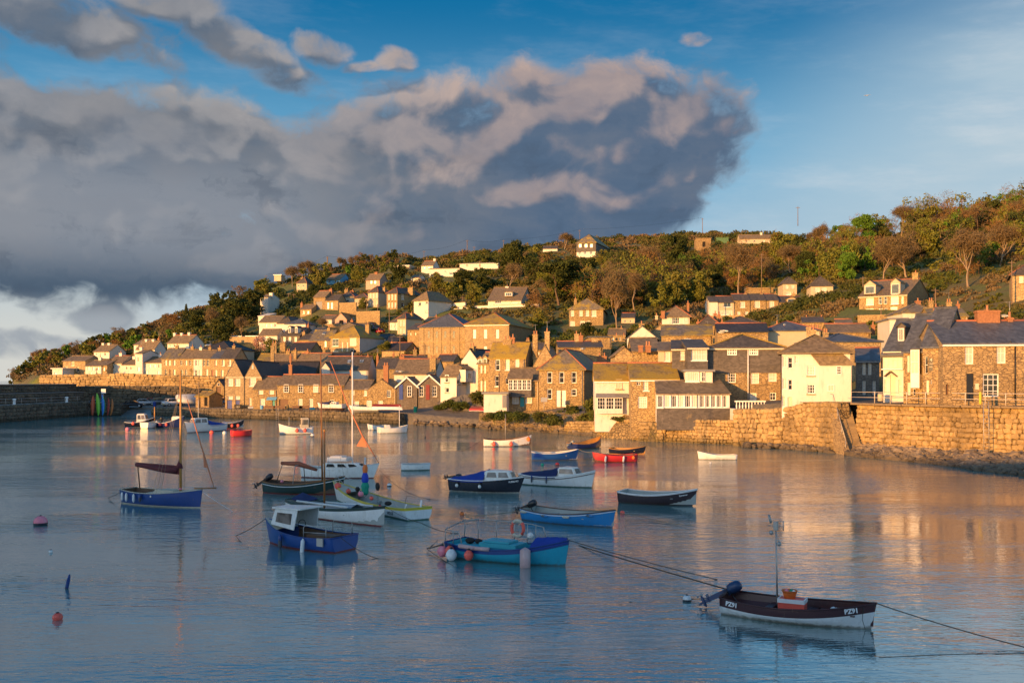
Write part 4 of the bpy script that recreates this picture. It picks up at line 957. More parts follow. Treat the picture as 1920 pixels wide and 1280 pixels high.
# --- roofs of the low town, left centre
for a_ in [
 ('long black slate roof with tall thin chimneys behind the inn', 480, 590, 730, 700, 678, -2, 'slate_black', 205, 'granite', [(511,645,6,'granite',1),(545,664,4,'brick',1)]),
 ('brown roofed cottage with a clustered chimney above the black slate roof', 500, 548, 705, 684, 663, -14, 'slate_brown', 222, 'granite', [(541,655,7,'granite',2)]),
 ('yellow lichened roof beside the seafront end of the low town', 482, 516, 690, 676, 663, 0, 'lichen_roof', 226, 'granite', [(515,640,8,'granite',2),(497,668,4,'granite',1)]),
 ('brown roofed cottage with two chimneys in the middle of the low town', 551, 607, 700, 683, 662, -16, 'slate_brown', 218, 'granite', [(577,655,5,'brick',1),(554,653,5,'granite',1)]),
 ('dark roofed house with skylights and a white front porch gable, low town', 607, 690, 712, 692, 668, -5, 'slate_dark', 212, 'white_render', [(690,664,5,'brick',1),(628,668,4,'cream_render',1)]),
 ('black roofed cottage squeezed under the yellow roofed villa', 610, 652, 690, 673, 661, -3, 'slate_black', 228, 'granite', [(608,652,5,'granite',1)]),
 ('wide slate roof with red ridge and brick chimneys right of the low town tree', 706, 762, 712, 690, 671, -5, 'slate_dark', 208, 'granite', [(754,665,9,'brick',2),(708,664,4,'brick',1)]),
 ('long dark roof under the chapel hall', 752, 800, 700, 682, 666, 4, 'slate_dark', 214, 'granite', [(778,652,7,'granite',1),(738,660,4,'brick',1)]),
 ('black roofed cottage above the low town, left of the yellow villas', 540, 582, 672, 656, 642, -10, 'slate_black', 240, 'granite', [(531,640,10,'granite',1),(578,644,6,'brick',1)]),
 ('dark roofed cottage with a cream end gable right of the white villa gable', 716, 760, 668, 657, 643, -20, 'slate_black', 243, 'granite_pale', [(735,640,4,'granite',1)]),
]:
    lb, x0, x1, pb, pe, pr, an, rm, Y_, wl, ch = a_; h = H(lb, x0, x1, pb, pe, pr, Y=Y_, a=an, roof='gable', wall=wl, rm=rm, d=8, chim=ch)
    if 'skylights' in lb:
        for px in (655, 678): h.skylight(px, 678, 7)
        q = H('small white porch gable below the dark skylit roof', 601, 618, 706, 690, 679, Y=206, a=0, roof='cross', wall='white_render', rm='slate_dark', d=5, name='porch', cat='porch')
# --- second row, left of centre
h = H('big yellow-roofed villa with white bay windows and a white slate-hung side', 620, 674, 668, 632, 611, side=718, Y=252, a=-24, roof='hip', wall='granite_pale', rm='lichen_roof', ov=.3, hipin=4.0,
  wins=ws([629],642,12,14,2,2,pane='glass')+ws([661.5],641,13,15,2,1,pane='curtain')+ws([629],662,11,10,2,1)+ws([662],662,12,14,2,2,pane='glass')+ws([641.5,651],650,3,17,1,2,pane='curtain'), chim=[(690,606,7,'granite',1)])
b = MB(); b.box(h.w+.004,-.02,-2,h.w+.06,h.d+.02,h.h); b.build('white_hanging', M['grey_render'], h.root)  # villa's white right side, its shade painted in as grey
h.skylight(651, 622, 8); h.skylight(664, 621, 8)
h = H('stone house with a dull lichened roof joined to the left of the yellow-roofed villa', 580, 620, 664, 637, 619, Y=256, a=-12, roof='gable', wall='granite', rm='slate_mix', d=8, wins=ws([589],646,3.5,10,1,2,pane='curtain')+ws([610],644,4,11,1,2)+[(599,656,6,16,1,1,'gap')], chim=[(617,612,5,'granite',1)]); h.skylight(608, 625, 6)
h = H('grey stone house with two small white dormers, below the left hillside villas', 526, 562, 652, 629, 614, side=596, Y=268, a=-20, roof='gable', wall='granite_grey', rm='slate_dark', ov=.2, wins=ws([533,543,554],636,5,9,1,2,pane='curtain'), chim=[(575,613,7,'granite',1),(578,606,3,'brick',1)])
h.dormer(543, 611, 624, 5, None, 'white_render', y=.7, depth=1.6, glazing=(1,1)); h.dormer(555.5, 611, 624, 5, None, 'white_render', y=.7, depth=1.6, glazing=(1,1))
H('white villa with stepped wings under the pine wood, upper left of the town', 486, 524, 644, 603, 592, Y=281, a=-10, roof='gable', wall='white_render', rm='slate_brown', d=8, wins=ws([499,508,516],610,3,6,1,1)+ws([492,502],630,4,5,1,1,pane='glass'))
H('low white extension with a sloping roof at the foot of the stepped villa', 486, 520, 652, 628, 617, Y=276, a=-8, roof='gable', wall='white_render', rm='slate_brown', d=6, wins=ws([500],625+7,5,4,1,1))
H('white villa with a dark hipped roof beside the stepped white villa', 521, 545, 640, 606, 594, Y=279, a=-18, roof='hip', wall='white_render', rm='slate_dark', d=9)
H('cream villa with a dark blue hipped roof and white chimney', 535, 573, 640, 607, 598, Y=284, a=-10, roof='hip', wall='white_render', rm='slate_blue', d=8, chim=[(564,597,6,'white_render',0)])
h = H('white house with a tall square chimney tower, highest on the left below the pines', 488, 503, 590, 556, 552, side=524, Y=331, a=-20, roof='gable', wall='white_render', rm='slate_brown', ov=.4, wins=ws([493],576,4,6,1,1), chim=[(509,549,6,'white_render',0,2)])
H('white boathouse-like outbuilding with a steep lean-to below the chimney-tower house', 484, 500, 612, 592, 586, Y=312, a=-15, roof='mono', wall='white_render', rm='white_render', d=6)
H('cream square villa with a slate hipped roof among the trees, upper left', 556, 575, 549, 530.5, 520, side=590, Y=385, a=-18, roof='hip', wall='cream_render', rm='slate_dark', ov=.2, wins=ws([560,569],536,2.5,4,1,1,pane='glass')+ws([561,570],545,4,6,1,1,pane='glass'), chim=[(567,519,4,'granite_pale',1)])
H('pale blue boarded bungalow on the upper left hillside', 612, 637, 534, 523.5, 514, side=659, Y=400, a=-18, roof='gable', wall='blue_boards', rm='slate_brown', wins=ws([617,629],527,3,3,1,1,pane='glass'))
H('brown boarded bungalow with a shallow roof, right of the pale blue bungalow', 686, 712, 541, 524, 513, side=728, Y=390, a=-18, roof='gable', wall='pink_render', rm='slate_brown', wins=ws([696,703],529,4,6,1,1,pane='curtain'), chim=[(706,510,5,'brick',0)])
H('brown stone barn-like house with a wide grey double door', 588, 610, 582, 556, 545, side=632, Y=320, a=-25, roof='gable', wall='granite_brown', rm='slate_brown', wins=[(598,573,12,16,1,1,'gap','F','white_paint','lead')], chim=[(621,540,5,'brick',1)])
H('small cream cottage pair with arched porches, right of the brown barn-like house', 610, 634, 582, 562, 552, Y=318, a=-12, roof='gable', wall='granite_pale', rm='slate_dark', d=7, wins=ws([615,622],573,4,12,1,1,pane='curtain'))
H('buff house with dark hipped roof and white garden wall, above the winding lane', 634, 664, 572, 556, 547, Y=314, a=-16, roof='hip', wall='cream_render', rm='slate_dark', d=8, chim=[(650,541,6,'granite',2),(661,543,6,'brick',1)], wins=ws([641,652],564,5,4,1,1))
H('low buff cottage with a dark hip roof left of the tall bayed villas', 665, 690, 574, 559, 550, Y=316, a=-10, roof='hip', wall='cream_render', rm='slate_dark', d=7)
H('tall cream villa with two storeys of bay windows, left of the pair on the hill', 690, 709, 577, 547.5, 537, side=733, Y=310, a=-32, roof='hip', wall='cream_render', rm='slate_dark', ov=.3, wins=ws([694,700,706],554,3.4,10,1,2,pane='curtain')+ws([694,700,706],569,3.4,10,1,2,pane='curtain'), chim=[(721,537,4,'granite',1)])
H('tall stone villa with bay windows, right of the pair on the hill', 725, 745, 581, 549.5, 540, side=792, Y=306, a=-34, roof='hip', wall='granite', rm='slate_dark', ov=.3, wins=ws([729,735,741],557,3.4,11,1,2,pane='curtain')+ws([729,735,741],572,3.4,10,1,2,pane='curtain')+ws([755,],556,5,10,1,2,face='R')+ws([755],572,5,9,1,2,face='R')+ws([788],556,3,5,1,1,face='R'), chim=[(771,537,9,'granite',2)])
H('bright white square house with a brown hipped roof on the hill', 776, 803, 602, 563, 547, side=847, Y=292, a=-34, roof='hip', wall='white_render', rm='slate_brown', ov=.4, wins=ws([787],570,5,7,1,1,pane='glass')+ws([800],567,4,5,1,1)+ws([800],583,4,5,1,1), chim=[(804,545,6,'white_render',1)])
H('tall cream house with quoined corners below the bright white square house', 745, 761, 630, 597, 587, side=792, Y=266, a=-36, roof='hip', wall='cream_render', rm='slate_dark', ov=.3, wins=ws([751,757],606,3.5,11,1,2,pane='curtain')+ws([751,757],621,3.5,9,1,2,pane='curtain'), chim=[(772,585,5,'granite',1)])
H('low stone annexe with a dark roof left of the chapel', 764, 788, 640, 617, 607, Y=256, a=-22, roof='gable', wall='granite', rm='slate_dark', d=9, wins=ws([770,779],626,2,5,1,1))
H('white cottages stepping down the lane left of the quoined house', 729, 745, 622, 603, 597, Y=275, a=-36, roof='gable', wall='white_render', rm='slate_brown', d=6, wins=ws([734,740],612,2.5,6,1,1))
H('red brick garage gable beside the winding lane', 628, 650, 612, 598, 586, Y=290, a=-12, roof='cross', wall='pink_render', rm='slate_brown', d=6, name='garage', cat='garage', wins=[(640,604,8,8,1,1,'gap')])
H('stone gabled house behind the ridge of the yellow-roofed villa', 637, 672, 640, 612, 604, Y=268, a=-8, roof='cross', wall='granite_grey', rm='slate_dark', d=9)
# chapel halls
h = H('stone chapel hall with two rows of arched windows', 786, 871.5, 678, 612.5, 589.5, Y=231, a=-15, roof='hip', wall='ashlar', rm='slate_blue', d=15, ridge='ridge_red', ov=.3, hipin=5,
  wins=[(x,y,5.4,15,1,1,'arch') for x in (804,819,835,851) for y in (627,655)], name='chapel', cat='chapel')
for px in (794,811.5,827,843,861): 
    x,z = h.loc(px, 640); MB().box(x-.12,-.12,0,x+.12,-.004,h.h-.05).build('pilaster', M['ashlar'], h.root)
for py in (641.5, 666): _,z = h.loc(830, py); MB().box(0,-.16,z,h.w,-.125,z+.22).build('string_course', M['granite_pale'], h.root)
h = H('plain stone hall with a lichened hip roof, right of the arched chapel hall', 871.7, 954, 665, 608, 589.5, side=1002, Y=222, a=-15, roof='hip', wall='ashlar', rm='lichen_roof', ov=.35, ridge='ridge_red', hipin=6, gutter='white_paint',
  wins=ws([889.5,910,932.5],626,6,17,1,2,pane='curtain')+ws([910],653,6,8,1,1), name='chapel_hall', cat='hall')
b = MB(); b.box(h.w+.004,.0,-2,h.w+.05,h.d,h.h-.02); b.build('rubble_side', M['granite_brown'], h.root)
# hill houses, centre
h = H('white dormer bungalow with a brown roof on the middle hillside', 915, 977, 576, 561.5, 538.5, side=999, Y=298, a=-12, roof='gable', wall='white_render', rm='slate_brown', ov=.5, wins=ws([934],566.5,12,5,3,1,pane='glass')+ws([965],565,12,6,3,1,pane='curtain'), chim=[(951,535,6,'white_render',1)])
h.dormer(953.5, 544, 555, 14, None, 'white_render', y=1.5, depth=3, glazing=(3,1), dr='flat')
h = H('two-storey stone villa with six large windows among trees on the hillside', 1067, 1131, 615, 580, 564, side=1152, Y=248, a=-8, roof='hip', wall='granite', rm='slate_mix', ov=.4, hipin=2.5, wins=ws([1073,1089,1101],587,6.5,12,2,2,pane='curtain')+ws([1113.5],587,9,12,2,1,pane='curtain')+ws([1073],608,9,12,2,2,pane='curtain')+ws([1092,1102],608,9,13,2,1,pane='curtain'), chim=[(1079,558,5,'granite',1)])
h = H('hilltop house with slate-hung upper floor over a white ground floor', 1081, 1117, 483, 455, 444, side=1144, Y=392, a=-20, roof='hip', wall='white_render', rm='slate_mix', ov=.4, wins=ws([1087,1097,1108],474,5,6,1,1,pane='glass'))
b = MB(); zz = h.h*.42; b.box(-.05,-.05,zz,h.w+.05,h.d+.05,h.h-.01); b.build('slate_hanging', M['slate_hung'], h.root)
for px in (1088,1099,1109):
    a_,c_ = h.loc(px-2.5,464); e_,f_ = h.loc(px+2.5,457.5); q = link('window', win_mesh(e_-a_, f_-c_, 2, 1), h.root, (a_,-.16,c_)); link('pane', quad_mesh(e_-a_-.05,f_-c_-.05,'curtain'), q, (.03,.04,.03))
H('tiny white cottage with a dark roof left of the hilltop slate-hung house', 1018, 1045, 474, 465.5, 461, Y=415, a=-6, roof='gable', wall='white_render', rm='slate_dark', d=6)
H('long low white modern house stepping up the upper hillside', 805, 862, 520, 503, 497, Y=372, a=-14, roof='flat', wall='white_render', rm='slate_dark', d=8, wins=ws([811],515,6,4,1,1,pane='glass')+ws([848],513,11,5,2,1,pane='glass')+ws([835],509,3,3,1,1))
H('long white flat-roofed wing on the upper hillside, right of the modern house', 862, 934, 505, 493, 488.5, Y=385, a=-12, roof='mono', wall='white_render', rm='white_render', d=6, rise=.8, wins=ws([876,900],497,4,3,1,1,pane='glass'))
h = H('white cottage with a round white chimney turret on the upper hillside', 790, 812, 513, 497, 489, Y=385, a=-16, roof='gable', wall='white_render', rm='slate_brown', d=7, chim=[(815,485,4,'white_render',0)], wins=ws([796,804],502,3,4,1,1))
H('flat-roofed pale house half hidden on the upper hillside above the brown bungalow', 738, 767, 506, 498.5, 497, Y=412, a=-10, roof='flat', wall='cream_render', rm='white_paint', d=6, wins=ws([750,760],502,4,3,1,1,pane='glass'))
H('tiny pale hut in the trees at the upper left ridge', 514, 527, 523, 519, 516, Y=402, a=-10, roof='flat', base=.8, wall='cream_render', rm='white_paint', d=4, name='hut', cat='hut')
# right part of town behind the front row
for a_ in [
 ('white gable house with a tall stone chimney at its peak, behind the low stone range', 1176, 1232, 650, 639, 617, 0, 'cross', 'slate_blue', 165, 'white_render', [(1203,603,10,'granite',1,.8)]),
 ('blank stone gable right of the white gable with the stone chimney', 1217, 1262, 642, 630, 611, -6, 'cross', 'slate_brown', 172, 'granite_pale', []),
 ('olive-brown hipped roof cottage right of the blank stone gable', 1240, 1336, 645, 633, 615, 0, 'gable', 'slate_mix', 160, 'granite', [(1261,618,7,'granite',1),(1327,615,7,'granite',1),(1354,600,8,'brick',1)]),
 ('grey hipped cottage roof with a brick stack, below the hillside terrace', 1308, 1350, 625, 612, 594, 0, 'hip', 'slate_dark', 190, 'granite', [(1309,600,7,'brick',1),(1341,584,6,'brick',1),(1348,586,5,'brick',1)]),
 ('grey roofed cottage with pale eaves in front of the hillside terrace', 1352, 1428, 622, 610, 597, 0, 'hip', 'slate_dark', 186, 'white_render', [(1377,592,6,'granite_pale',1),(1392,590,5,'brick',1)]),
 ('dark blue long roof with red ridge behind the slate-hung house', 1345, 1440, 640, 628, 613, 0, 'gable', 'slate_black', 150, 'granite', [(1415,618,5,'granite_pale',1)]),
 ('blue hipped slate roof on pale walls, centre right of the low town', 1432, 1538, 638, 623, 606, -5, 'hip', 'slate_blue', 152, 'cream_render', [(1457,603,9,'granite',1),(1527,615,12,'granite_pale',3)]),
 ('brown roofed cottage with red ridge tiles right of the blue hipped roof', 1555, 1632, 640, 627, 612, 0, 'gable', 'slate_brown', 158, 'granite', [(1592,612,16,'granite_pale',3),(1637,605,7,'brick',1),(1565,612,5,'brick',1)]),
 ('blue hipped slate roof behind the peak of the white house', 1543, 1652, 662, 640, 626, 6, 'hip', 'slate_blue', 134, 'granite_pale', [(1548,618,8,'granite_pale',2)]),
 ('white walled cottage corner with brick parapet left of the slate dormer', 1668, 1700, 636, 599, 590, 0, 'flat', 'lead', 150, 'white_render', []),
 ('white bungalow with dark hipped roof and brick stacks under the gabled mansion', 1692, 1762, 605, 586, 571, -4, 'hip', 'slate_mix', 172, 'white_render', [(1721,560,9,'brick',1),(1755,571,5,'brick',1),(1745,560,8,'granite',2)]),
 ('dull brown roof with a row of orange pots right of the white bungalow', 1745, 1815, 610, 592, 578, -10, 'gable', 'slate_mix', 160, 'granite', [(1796,566,6,'brick',1),(1779,562,9,'granite',2)]),
 ('small dark hut in the field on the right hillside', 1808, 1828, 560, 545, 541, 0, 'flat', 'slate_black', 215, 'wood', []),
 ('low roof with seagulls left of the white gable, above the hipped stone house', 1047, 1130, 672, 650, 640, 0, 'gable', 'slate_dark', 176, 'granite', [(1081,622,8,'granite_pale',1),(1089,625,8,'brick',1),(1115,634,12,'granite_pale',0)]),
 ('flat slate workshop roof with blue tarpaulin and scaffold poles beside it', 1104, 1146, 650, 633, 629, 0, 'flat', 'slate_blue', 190, 'granite', [(1156,632,4,'granite',1),(1170,632,4,'granite',1)]),
]:
    lb, x0, x1, pb, pe, pr, an, rt, rm, Y_, wl, ch = a_
    if wl == 'wood':
        if 'pole_wood' not in M: pass
        wl = 'pole_wood'
    H(lb, x0, x1, pb, pe, pr, Y=Y_, a=an, roof=rt, wall=wl, rm=rm, d=9 if rt != 'cross' else 11, chim=ch, wins=ws([1196,1208],632,3,6,1,1,pane='curtain') if '603' in str(ch) and x0 == 1176 else ())
h = H('white house with a pyramid roof and tall flanking chimneys, right of the tall bare tree', 1241, 1293, 618, 594, 574, Y=205, a=-9, roof='hip', wall='white_render', rm='slate_brown', d=7.5, ov=.4, wins=ws([1267],601,14,12,4,2,pane='glass')+ws([1285],601,6,14,2,1,pane='curtain')+ws([1268],615,14,6,4,1,pane='glass'), chim=[(1243,583,7,'brick',0,-.5),(1290,565,4,'brick',1),(1231,600,5,'cream_render',1)])
# hillside terrace, right of centre
for (x0,x1,pe,pr,wl,rt,lb,wn) in (
 (1330,1346,565,556,'white_render','gable','white end house of the hillside terrace, furthest left',[]),
 (1346,1376,566,555,'cream_render','gable','pale terrace house with a glazed balcony, second from the left on the hillside',ws([1364],571,14,9,2,1,pane='glass')+ws([1361],586,24,9,5,1,pane='curtain')),
 (1376,1406,562,551,'granite','gable','stone terrace house left of the centre of the hillside row, one square upper window',ws([1392.5],571,9,11,2,1)+ws([1385,1400],588,6,8,1,1,pane='curtain')),
 (1406,1436,562,551,'granite','gable','stone terrace house at the centre of the hillside row, with a pale upper window',ws([1420],570,10,14,2,1,pane='curtain')+ws([1420,1411],588,6,8,1,1,pane='curtain')),
 (1436,1459.5,562,551,'granite','gable','stone terrace house right of the centre of the hillside row, cross-barred window',ws([1447],571,9,13,2,2)+ws([1446],588,7,8,1,1,pane='curtain')),
 (1459.6,1505,566,555,'granite','gable','right end house of the hillside terrace, with a small front gable',ws([1484],571,9,10,2,2)+ws([1484,1464],588,8,8,2,1,pane='curtain'))):
    h = H(lb, x0, x1, 594, pe, pr, Y=258+ (x0-1330)*.004, a=-3, roof='gable', wall=wl, rm='slate_dark', d=8, wins=wn, chim=[((x0+x1)/2+6,548,5,'granite',1)] if x1 > 1380 else [], group='hillside terrace')
    if x1 == 1505: h.dormer(1484, 556, 567, 18, None, 'granite', y=.02, depth=2.5, glazing=(1,1))
# mansion
h = H('gabled stone mansion with two pointed white dormers, largest house on the right hillside', 1611, 1701, 598, 551, 525, side=1746, Y=204, a=-36, roof='gable', wall='granite', rm='slate_brown', ov=.35, ridge='ridge_red', gutter='cream_paint',
  wins=ws([1631],564,14,16,3,1)+ws([1650.5,1660],562,6.5,16,1,2,pane='glass')+ws([1678],561,14,19,3,1,pane='curtain')+ws([1692],561,4,17,1,1,pane='curtain')+ws([1631],586,14,15,3,1)+ws([1651],586,7,15,1,1,pane='curtain')+ws([1661],586,5,17,1,1,pane='glass')+ws([1676],584,13,18,3,1,pane='curtain')+ws([1690],586,4,15,1,1,pane='curtain'), chim=[(1717,508,11,'granite',1)], name='mansion')
h.dormer(1631, 526, 551, 22, None, 'cream_render', y=.05, depth=3.5, glazing=(1,1)); h.dormer(1679, 522, 551, 18, None, 'cream_render', y=.05, depth=3.5, glazing=(1,1))
H('stone house at the right edge of the photo on the grassy slope', 1896, 1960, 567, 514, 495, Y=180, a=-24, roof='hip', wall='granite_pale', rm='slate_dark', d=9, wins=ws([1915],524,8,13,1,2), ov=.4)
H('white veranda house with a hipped roof among trees, above the hillside terrace', 1520, 1562, 552, 536, 518, Y=268, a=-8, roof='hip', wall='cream_render', rm='slate_dark', d=7, wins=ws([1532,1545],543,9,8,3,1,pane='curtain'))
H('pale two-storey house half hidden by trees, left of the white veranda house', 1468, 1494, 556, 532, 520, Y=270, a=-4, roof='hip', wall='cream_render', rm='slate_dark', d=7, wins=ws([1475,1486],538,6,7,2,1,pane='curtain')+ws([1478],550,9,6,3,1,pane='curtain'))
H('stone walled terrace building with no windows below the hillside poles', 1404, 1450, 556, 541, 538, Y=275, a=-2, roof='flat', wall='granite', rm='granite', d=5)
H('long white hilltop bungalow near the skyline, right of centre', 1387, 1449, 458, 447, 440, Y=455, a=-3, roof='gable', wall='cream_render', rm='slate_brown', d=7, chim=[(1427,436,4,'white_render',0)], wins=ws([1400,1415,1432],452,4,3,1,1))
H('derelict brown stone shed with a dark doorway near the skyline', 1305, 1333, 468, 447, 442, Y=430, a=-3, roof='flat', wall='granite_brown', rm='slate_brown', d=6, name='barn', cat='barn', wins=[(1320,458,6,10,1,1,'gap')])
H('low green clad shed near the skyline, between the derelict shed and the white bungalow', 1343, 1366, 456, 446, 443, Y=445, a=0, roof='flat', wall='green_clad', rm='green_clad', d=5, name='shed', cat='shed') if 'green_clad' in M else None
# --- seafront row, far left
seaf = [
 (118,160,704,676,667,'granite_pale','slate_brown','ruinous stone house with dark openings, furthest left above the terrace wall',ws([124,146],692,5,10,1,1,pane='glass')+ws([136],682,6,8,1,1,pane='glass'),240),
 (98,117,704,696,694,'white_render','white_render','low white flat shed at the far left end above the terrace wall',ws([104],700,4,4,1,1),236),
 (160,190,704,685,675,'white_render','slate_brown','white cottage with four windows, left part of the seafront row',ws([166,175,184],691,3,6,1,1)+ws([170,182],700,3,5,1,1),237),
 (190,201,704,684,675,'granite_pale','slate_brown','narrow buff cottage beside a palm, seafront row',ws([195],692,3,6,1,1),237),
 (201,229,704,680,667,'white_render','slate_brown','white cottage with twin dormers and two white chimneys, seafront row',ws([206,212,224],688,3,6,1,2),239),
 (229,254,704,683,673,'white_render','slate_brown','small white cottage left of the white tower house',ws([238,246],690,3,5,1,1),238),
 (254,267,704,662,656,'white_render','slate_brown','tall narrow white tower house in the seafront row',ws([260],674,4,8,1,2)+ws([260],692,4,8,1,2),236),
 (267,303,704,679,669,'white_render','slate_brown','long white house right of the white tower house, four upper windows',ws([272,281,290,298],686,3,6,1,2)+ws([275,297],698,3,6,1,1),236),
 (303,334,705,671,653,'granite_pale','slate_mix','first buff terrace house right of the long white house, lichened roof',ws([311,318,327],680,3.4,10,1,2)+ws([311,327],698,3.6,11,1,2)+[(319,699,3,12,1,1,'door','F','white_paint','wood_door')],234),
 (334,363,705,671,655,'granite_pale','slate_brown','second buff terrace house of the seafront row, three upper windows',ws([340,349,357],680,3.4,9,1,2)+ws([341,349],698,3.4,10,1,2),233.6),
 (363,379,706,671,656,'white_render','slate_brown','white fronted terrace house among the buff ones, seafront row',ws([368,374],680,3.4,10,1,2)+ws([368,375],699,4,11,1,2),233.2),
 (379,396,707,671,656,'granite_pale','slate_brown','narrow buff terrace house right of the white fronted one',ws([383,390],680,3.6,11,1,2)+ws([388],699,4,14,1,2),232.8),
 (396,414,709,671,657,'granite_pale','slate_blue','buff terrace house under a blue-grey roof, near the right end of the seafront row',ws([405],680,3.6,10,1,2)+ws([405],700,4,13,1,2)+[(398,701,3,15,1,1,'door','F','white_paint','red_door')],232.4),
 (414,441,710,671,653,'granite_pale','slate_dark','last buff terrace house of the seafront row, above the boathouse',ws([419,431],680,4,11,1,2)+ws([417,429],700,4,13,1,2),231),
]
for (x0,x1,pb,pe,pr,wl,rm,lb,wn,Y_) in seaf:
    H(lb, x0, x1-.05, pb, pe, pr, Y=Y_, a=-6 if x0 > 300 else -10, roof='gable' if 'flat' not in lb else 'flat', wall=wl, rm=rm, d=7.5, wins=wn, chim=[(x1-2, pr-8, 5, 'granite' if wl != 'white_render' else 'white_render', 1)] if x0 not in (98,118,190) else [])
for (x0,x1,sd_,pb,pe,pr,lb,ch,Y_) in ((176,205,236,682,658,646,'upper white house with two white chimneys, highest on the far left slope',[(194,643,4,'white_render',0),(205,643,4,'white_render',0)],262),
   (256,290,311,676,653,639,'white house with hipped gable end above the seafront row, right of the far left one',[(275,636,4,'white_render',0),(288,636,4,'white_render',0)],258),
   (314,354,383,668,642,628,'largest white house above the seafront terrace, with three white chimneys',[(328,624,4,'white_render',0),(341,624,4,'white_render',0),(355,623,4,'white_render',0)],266),
   (251,275,None,672,645,636,'brown roofed house tucked behind the white hipped-end house',[(298,632,3,'brick',1)],274),
   (166,186,None,692,674,669,'low white house with a flat roof under the upper far-left house',[],250)):
    H(lb, x0, x1, pb, pe, pr, side=sd_, Y=Y_, a=-20, roof='gable' if 'flat' not in lb else 'flat', wall='white_render', rm='slate_brown', ov=.3, wins=ws([x0+6,x0+13,x0+21],pe+6,3,5,1,1), chim=ch)
h = H('black slate hipped roof with skylights behind the buff seafront terrace', 375, 432, 672, 655, 640, Y=250, a=-14, roof='hip', wall='cream_render', rm='slate_black', d=12, hipin=4)
for px in (388,394,412,420): h.skylight(px, 647, 5)
H('small cream outbuilding under the pine wood, left of the pink blossom tree', 431, 452, 641, 634, 631, Y=283, a=-5, roof='flat', base=.8, wall='cream_render', rm='white_paint', d=4, name='hut', cat='hut')
H('flat cream outbuilding behind the pink blossom tree', 462, 484, 644, 631, 628, Y=281, a=-5, roof='flat', wall='granite_pale', rm='white_paint', d=4, name='hut', cat='hut')

# --- fill of cottages and garden walls climbing the slope
for (lb, x0, x1, pb, pe, pr, an, rt, wl, rm, ch) in [
 ('low stone cottage tucked behind the grey dormer house', 560, 588, 648, 636, 627, -14, 'gable', 'granite', 'slate_dark', [(570,620,5,'granite',1)]),
 ('small white cottage with a blue-lit gable right of the grey dormer house', 580, 596, 634, 624, 614, -25, 'gable', 'white_render', 'slate_blue', []),
 ('stone cottage above the low town, left of the lane of parked cars', 655, 684, 626, 615, 606, -12, 'gable', 'granite', 'slate_brown', [(660,598,5,'brick',1)]),
 ('white cottage end beside the lower end of the hill lane', 700, 724, 645, 634, 626, -25, 'gable', 'white_render', 'slate_black', []),
 ('black roofed house under the lane, left of the quoined house', 720, 745, 652, 640, 631, -15, 'gable', 'granite_grey', 'slate_black', []),
 ('cream cottage below the bright white square house', 795, 822, 612, 602, 595, -14, 'gable', 'cream_render', 'slate_brown', [(818,590,4,'brick',1)]),
 ('buff cottage on the bank left of the brown barn-like house', 563, 584, 590, 579, 571, -14, 'gable', 'granite_pale', 'slate_brown', [(566,566,4,'brick',1)]),
 ('small white house on the slope between the white villas and the lane', 600, 622, 608, 598, 591, -14, 'gable', 'white_render', 'slate_brown', []),
 ('low stone outhouse below the buff hipped villa', 652, 668, 600, 592, 586, -10, 'gable', 'granite', 'slate_brown', []),
 ('white cottage on the upper slope between the blue and white modern houses', 770, 786, 528, 520, 515, -14, 'gable', 'white_render', 'slate_brown', []),
 ('stone house roof showing between the chapel and the twin cottages', 818, 850, 690, 680, 668, -10, 'gable', 'granite', 'slate_dark', [(846,660,5,'brick',1)]),
 ('slate roofed cottage right of the plain chapel hall', 985, 1020, 668, 655, 643, -10, 'gable', 'granite', 'slate_dark', [(990,634,6,'granite',2)]),
 ('cream cottage among trees between the stone villa and the pyramid-roofed house', 1165, 1190, 606, 596, 588, -9, 'gable', 'cream_render', 'slate_dark', []),
 ('low brown roof right of the stone villa', 1140, 1172, 640, 629, 618, -9, 'gable', 'granite', 'slate_brown', [(1165,612,5,'granite',1)]),
 ('white walled cottage left of the mansion garden', 1568, 1598, 622, 611, 603, -14, 'gable', 'white_render', 'slate_brown', [(1590,598,5,'brick',1)]),
 ('grey roofed cottage between the blue hipped roof and the mansion', 1505, 1545, 618, 607, 598, -12, 'gable', 'granite', 'slate_dark', [(1512,592,5,'brick',1),(1540,592,5,'brick',1)])]:
    H(lb, x0, x1, pb, pe, pr, a=an, roof=rt, wall=wl, rm=rm, d=7.5, chim=ch, wins=ws([x0+(x1-x0)*.3, x0+(x1-x0)*.7], (pb+pe)/2+1, 3.2, 5, 2, 1))
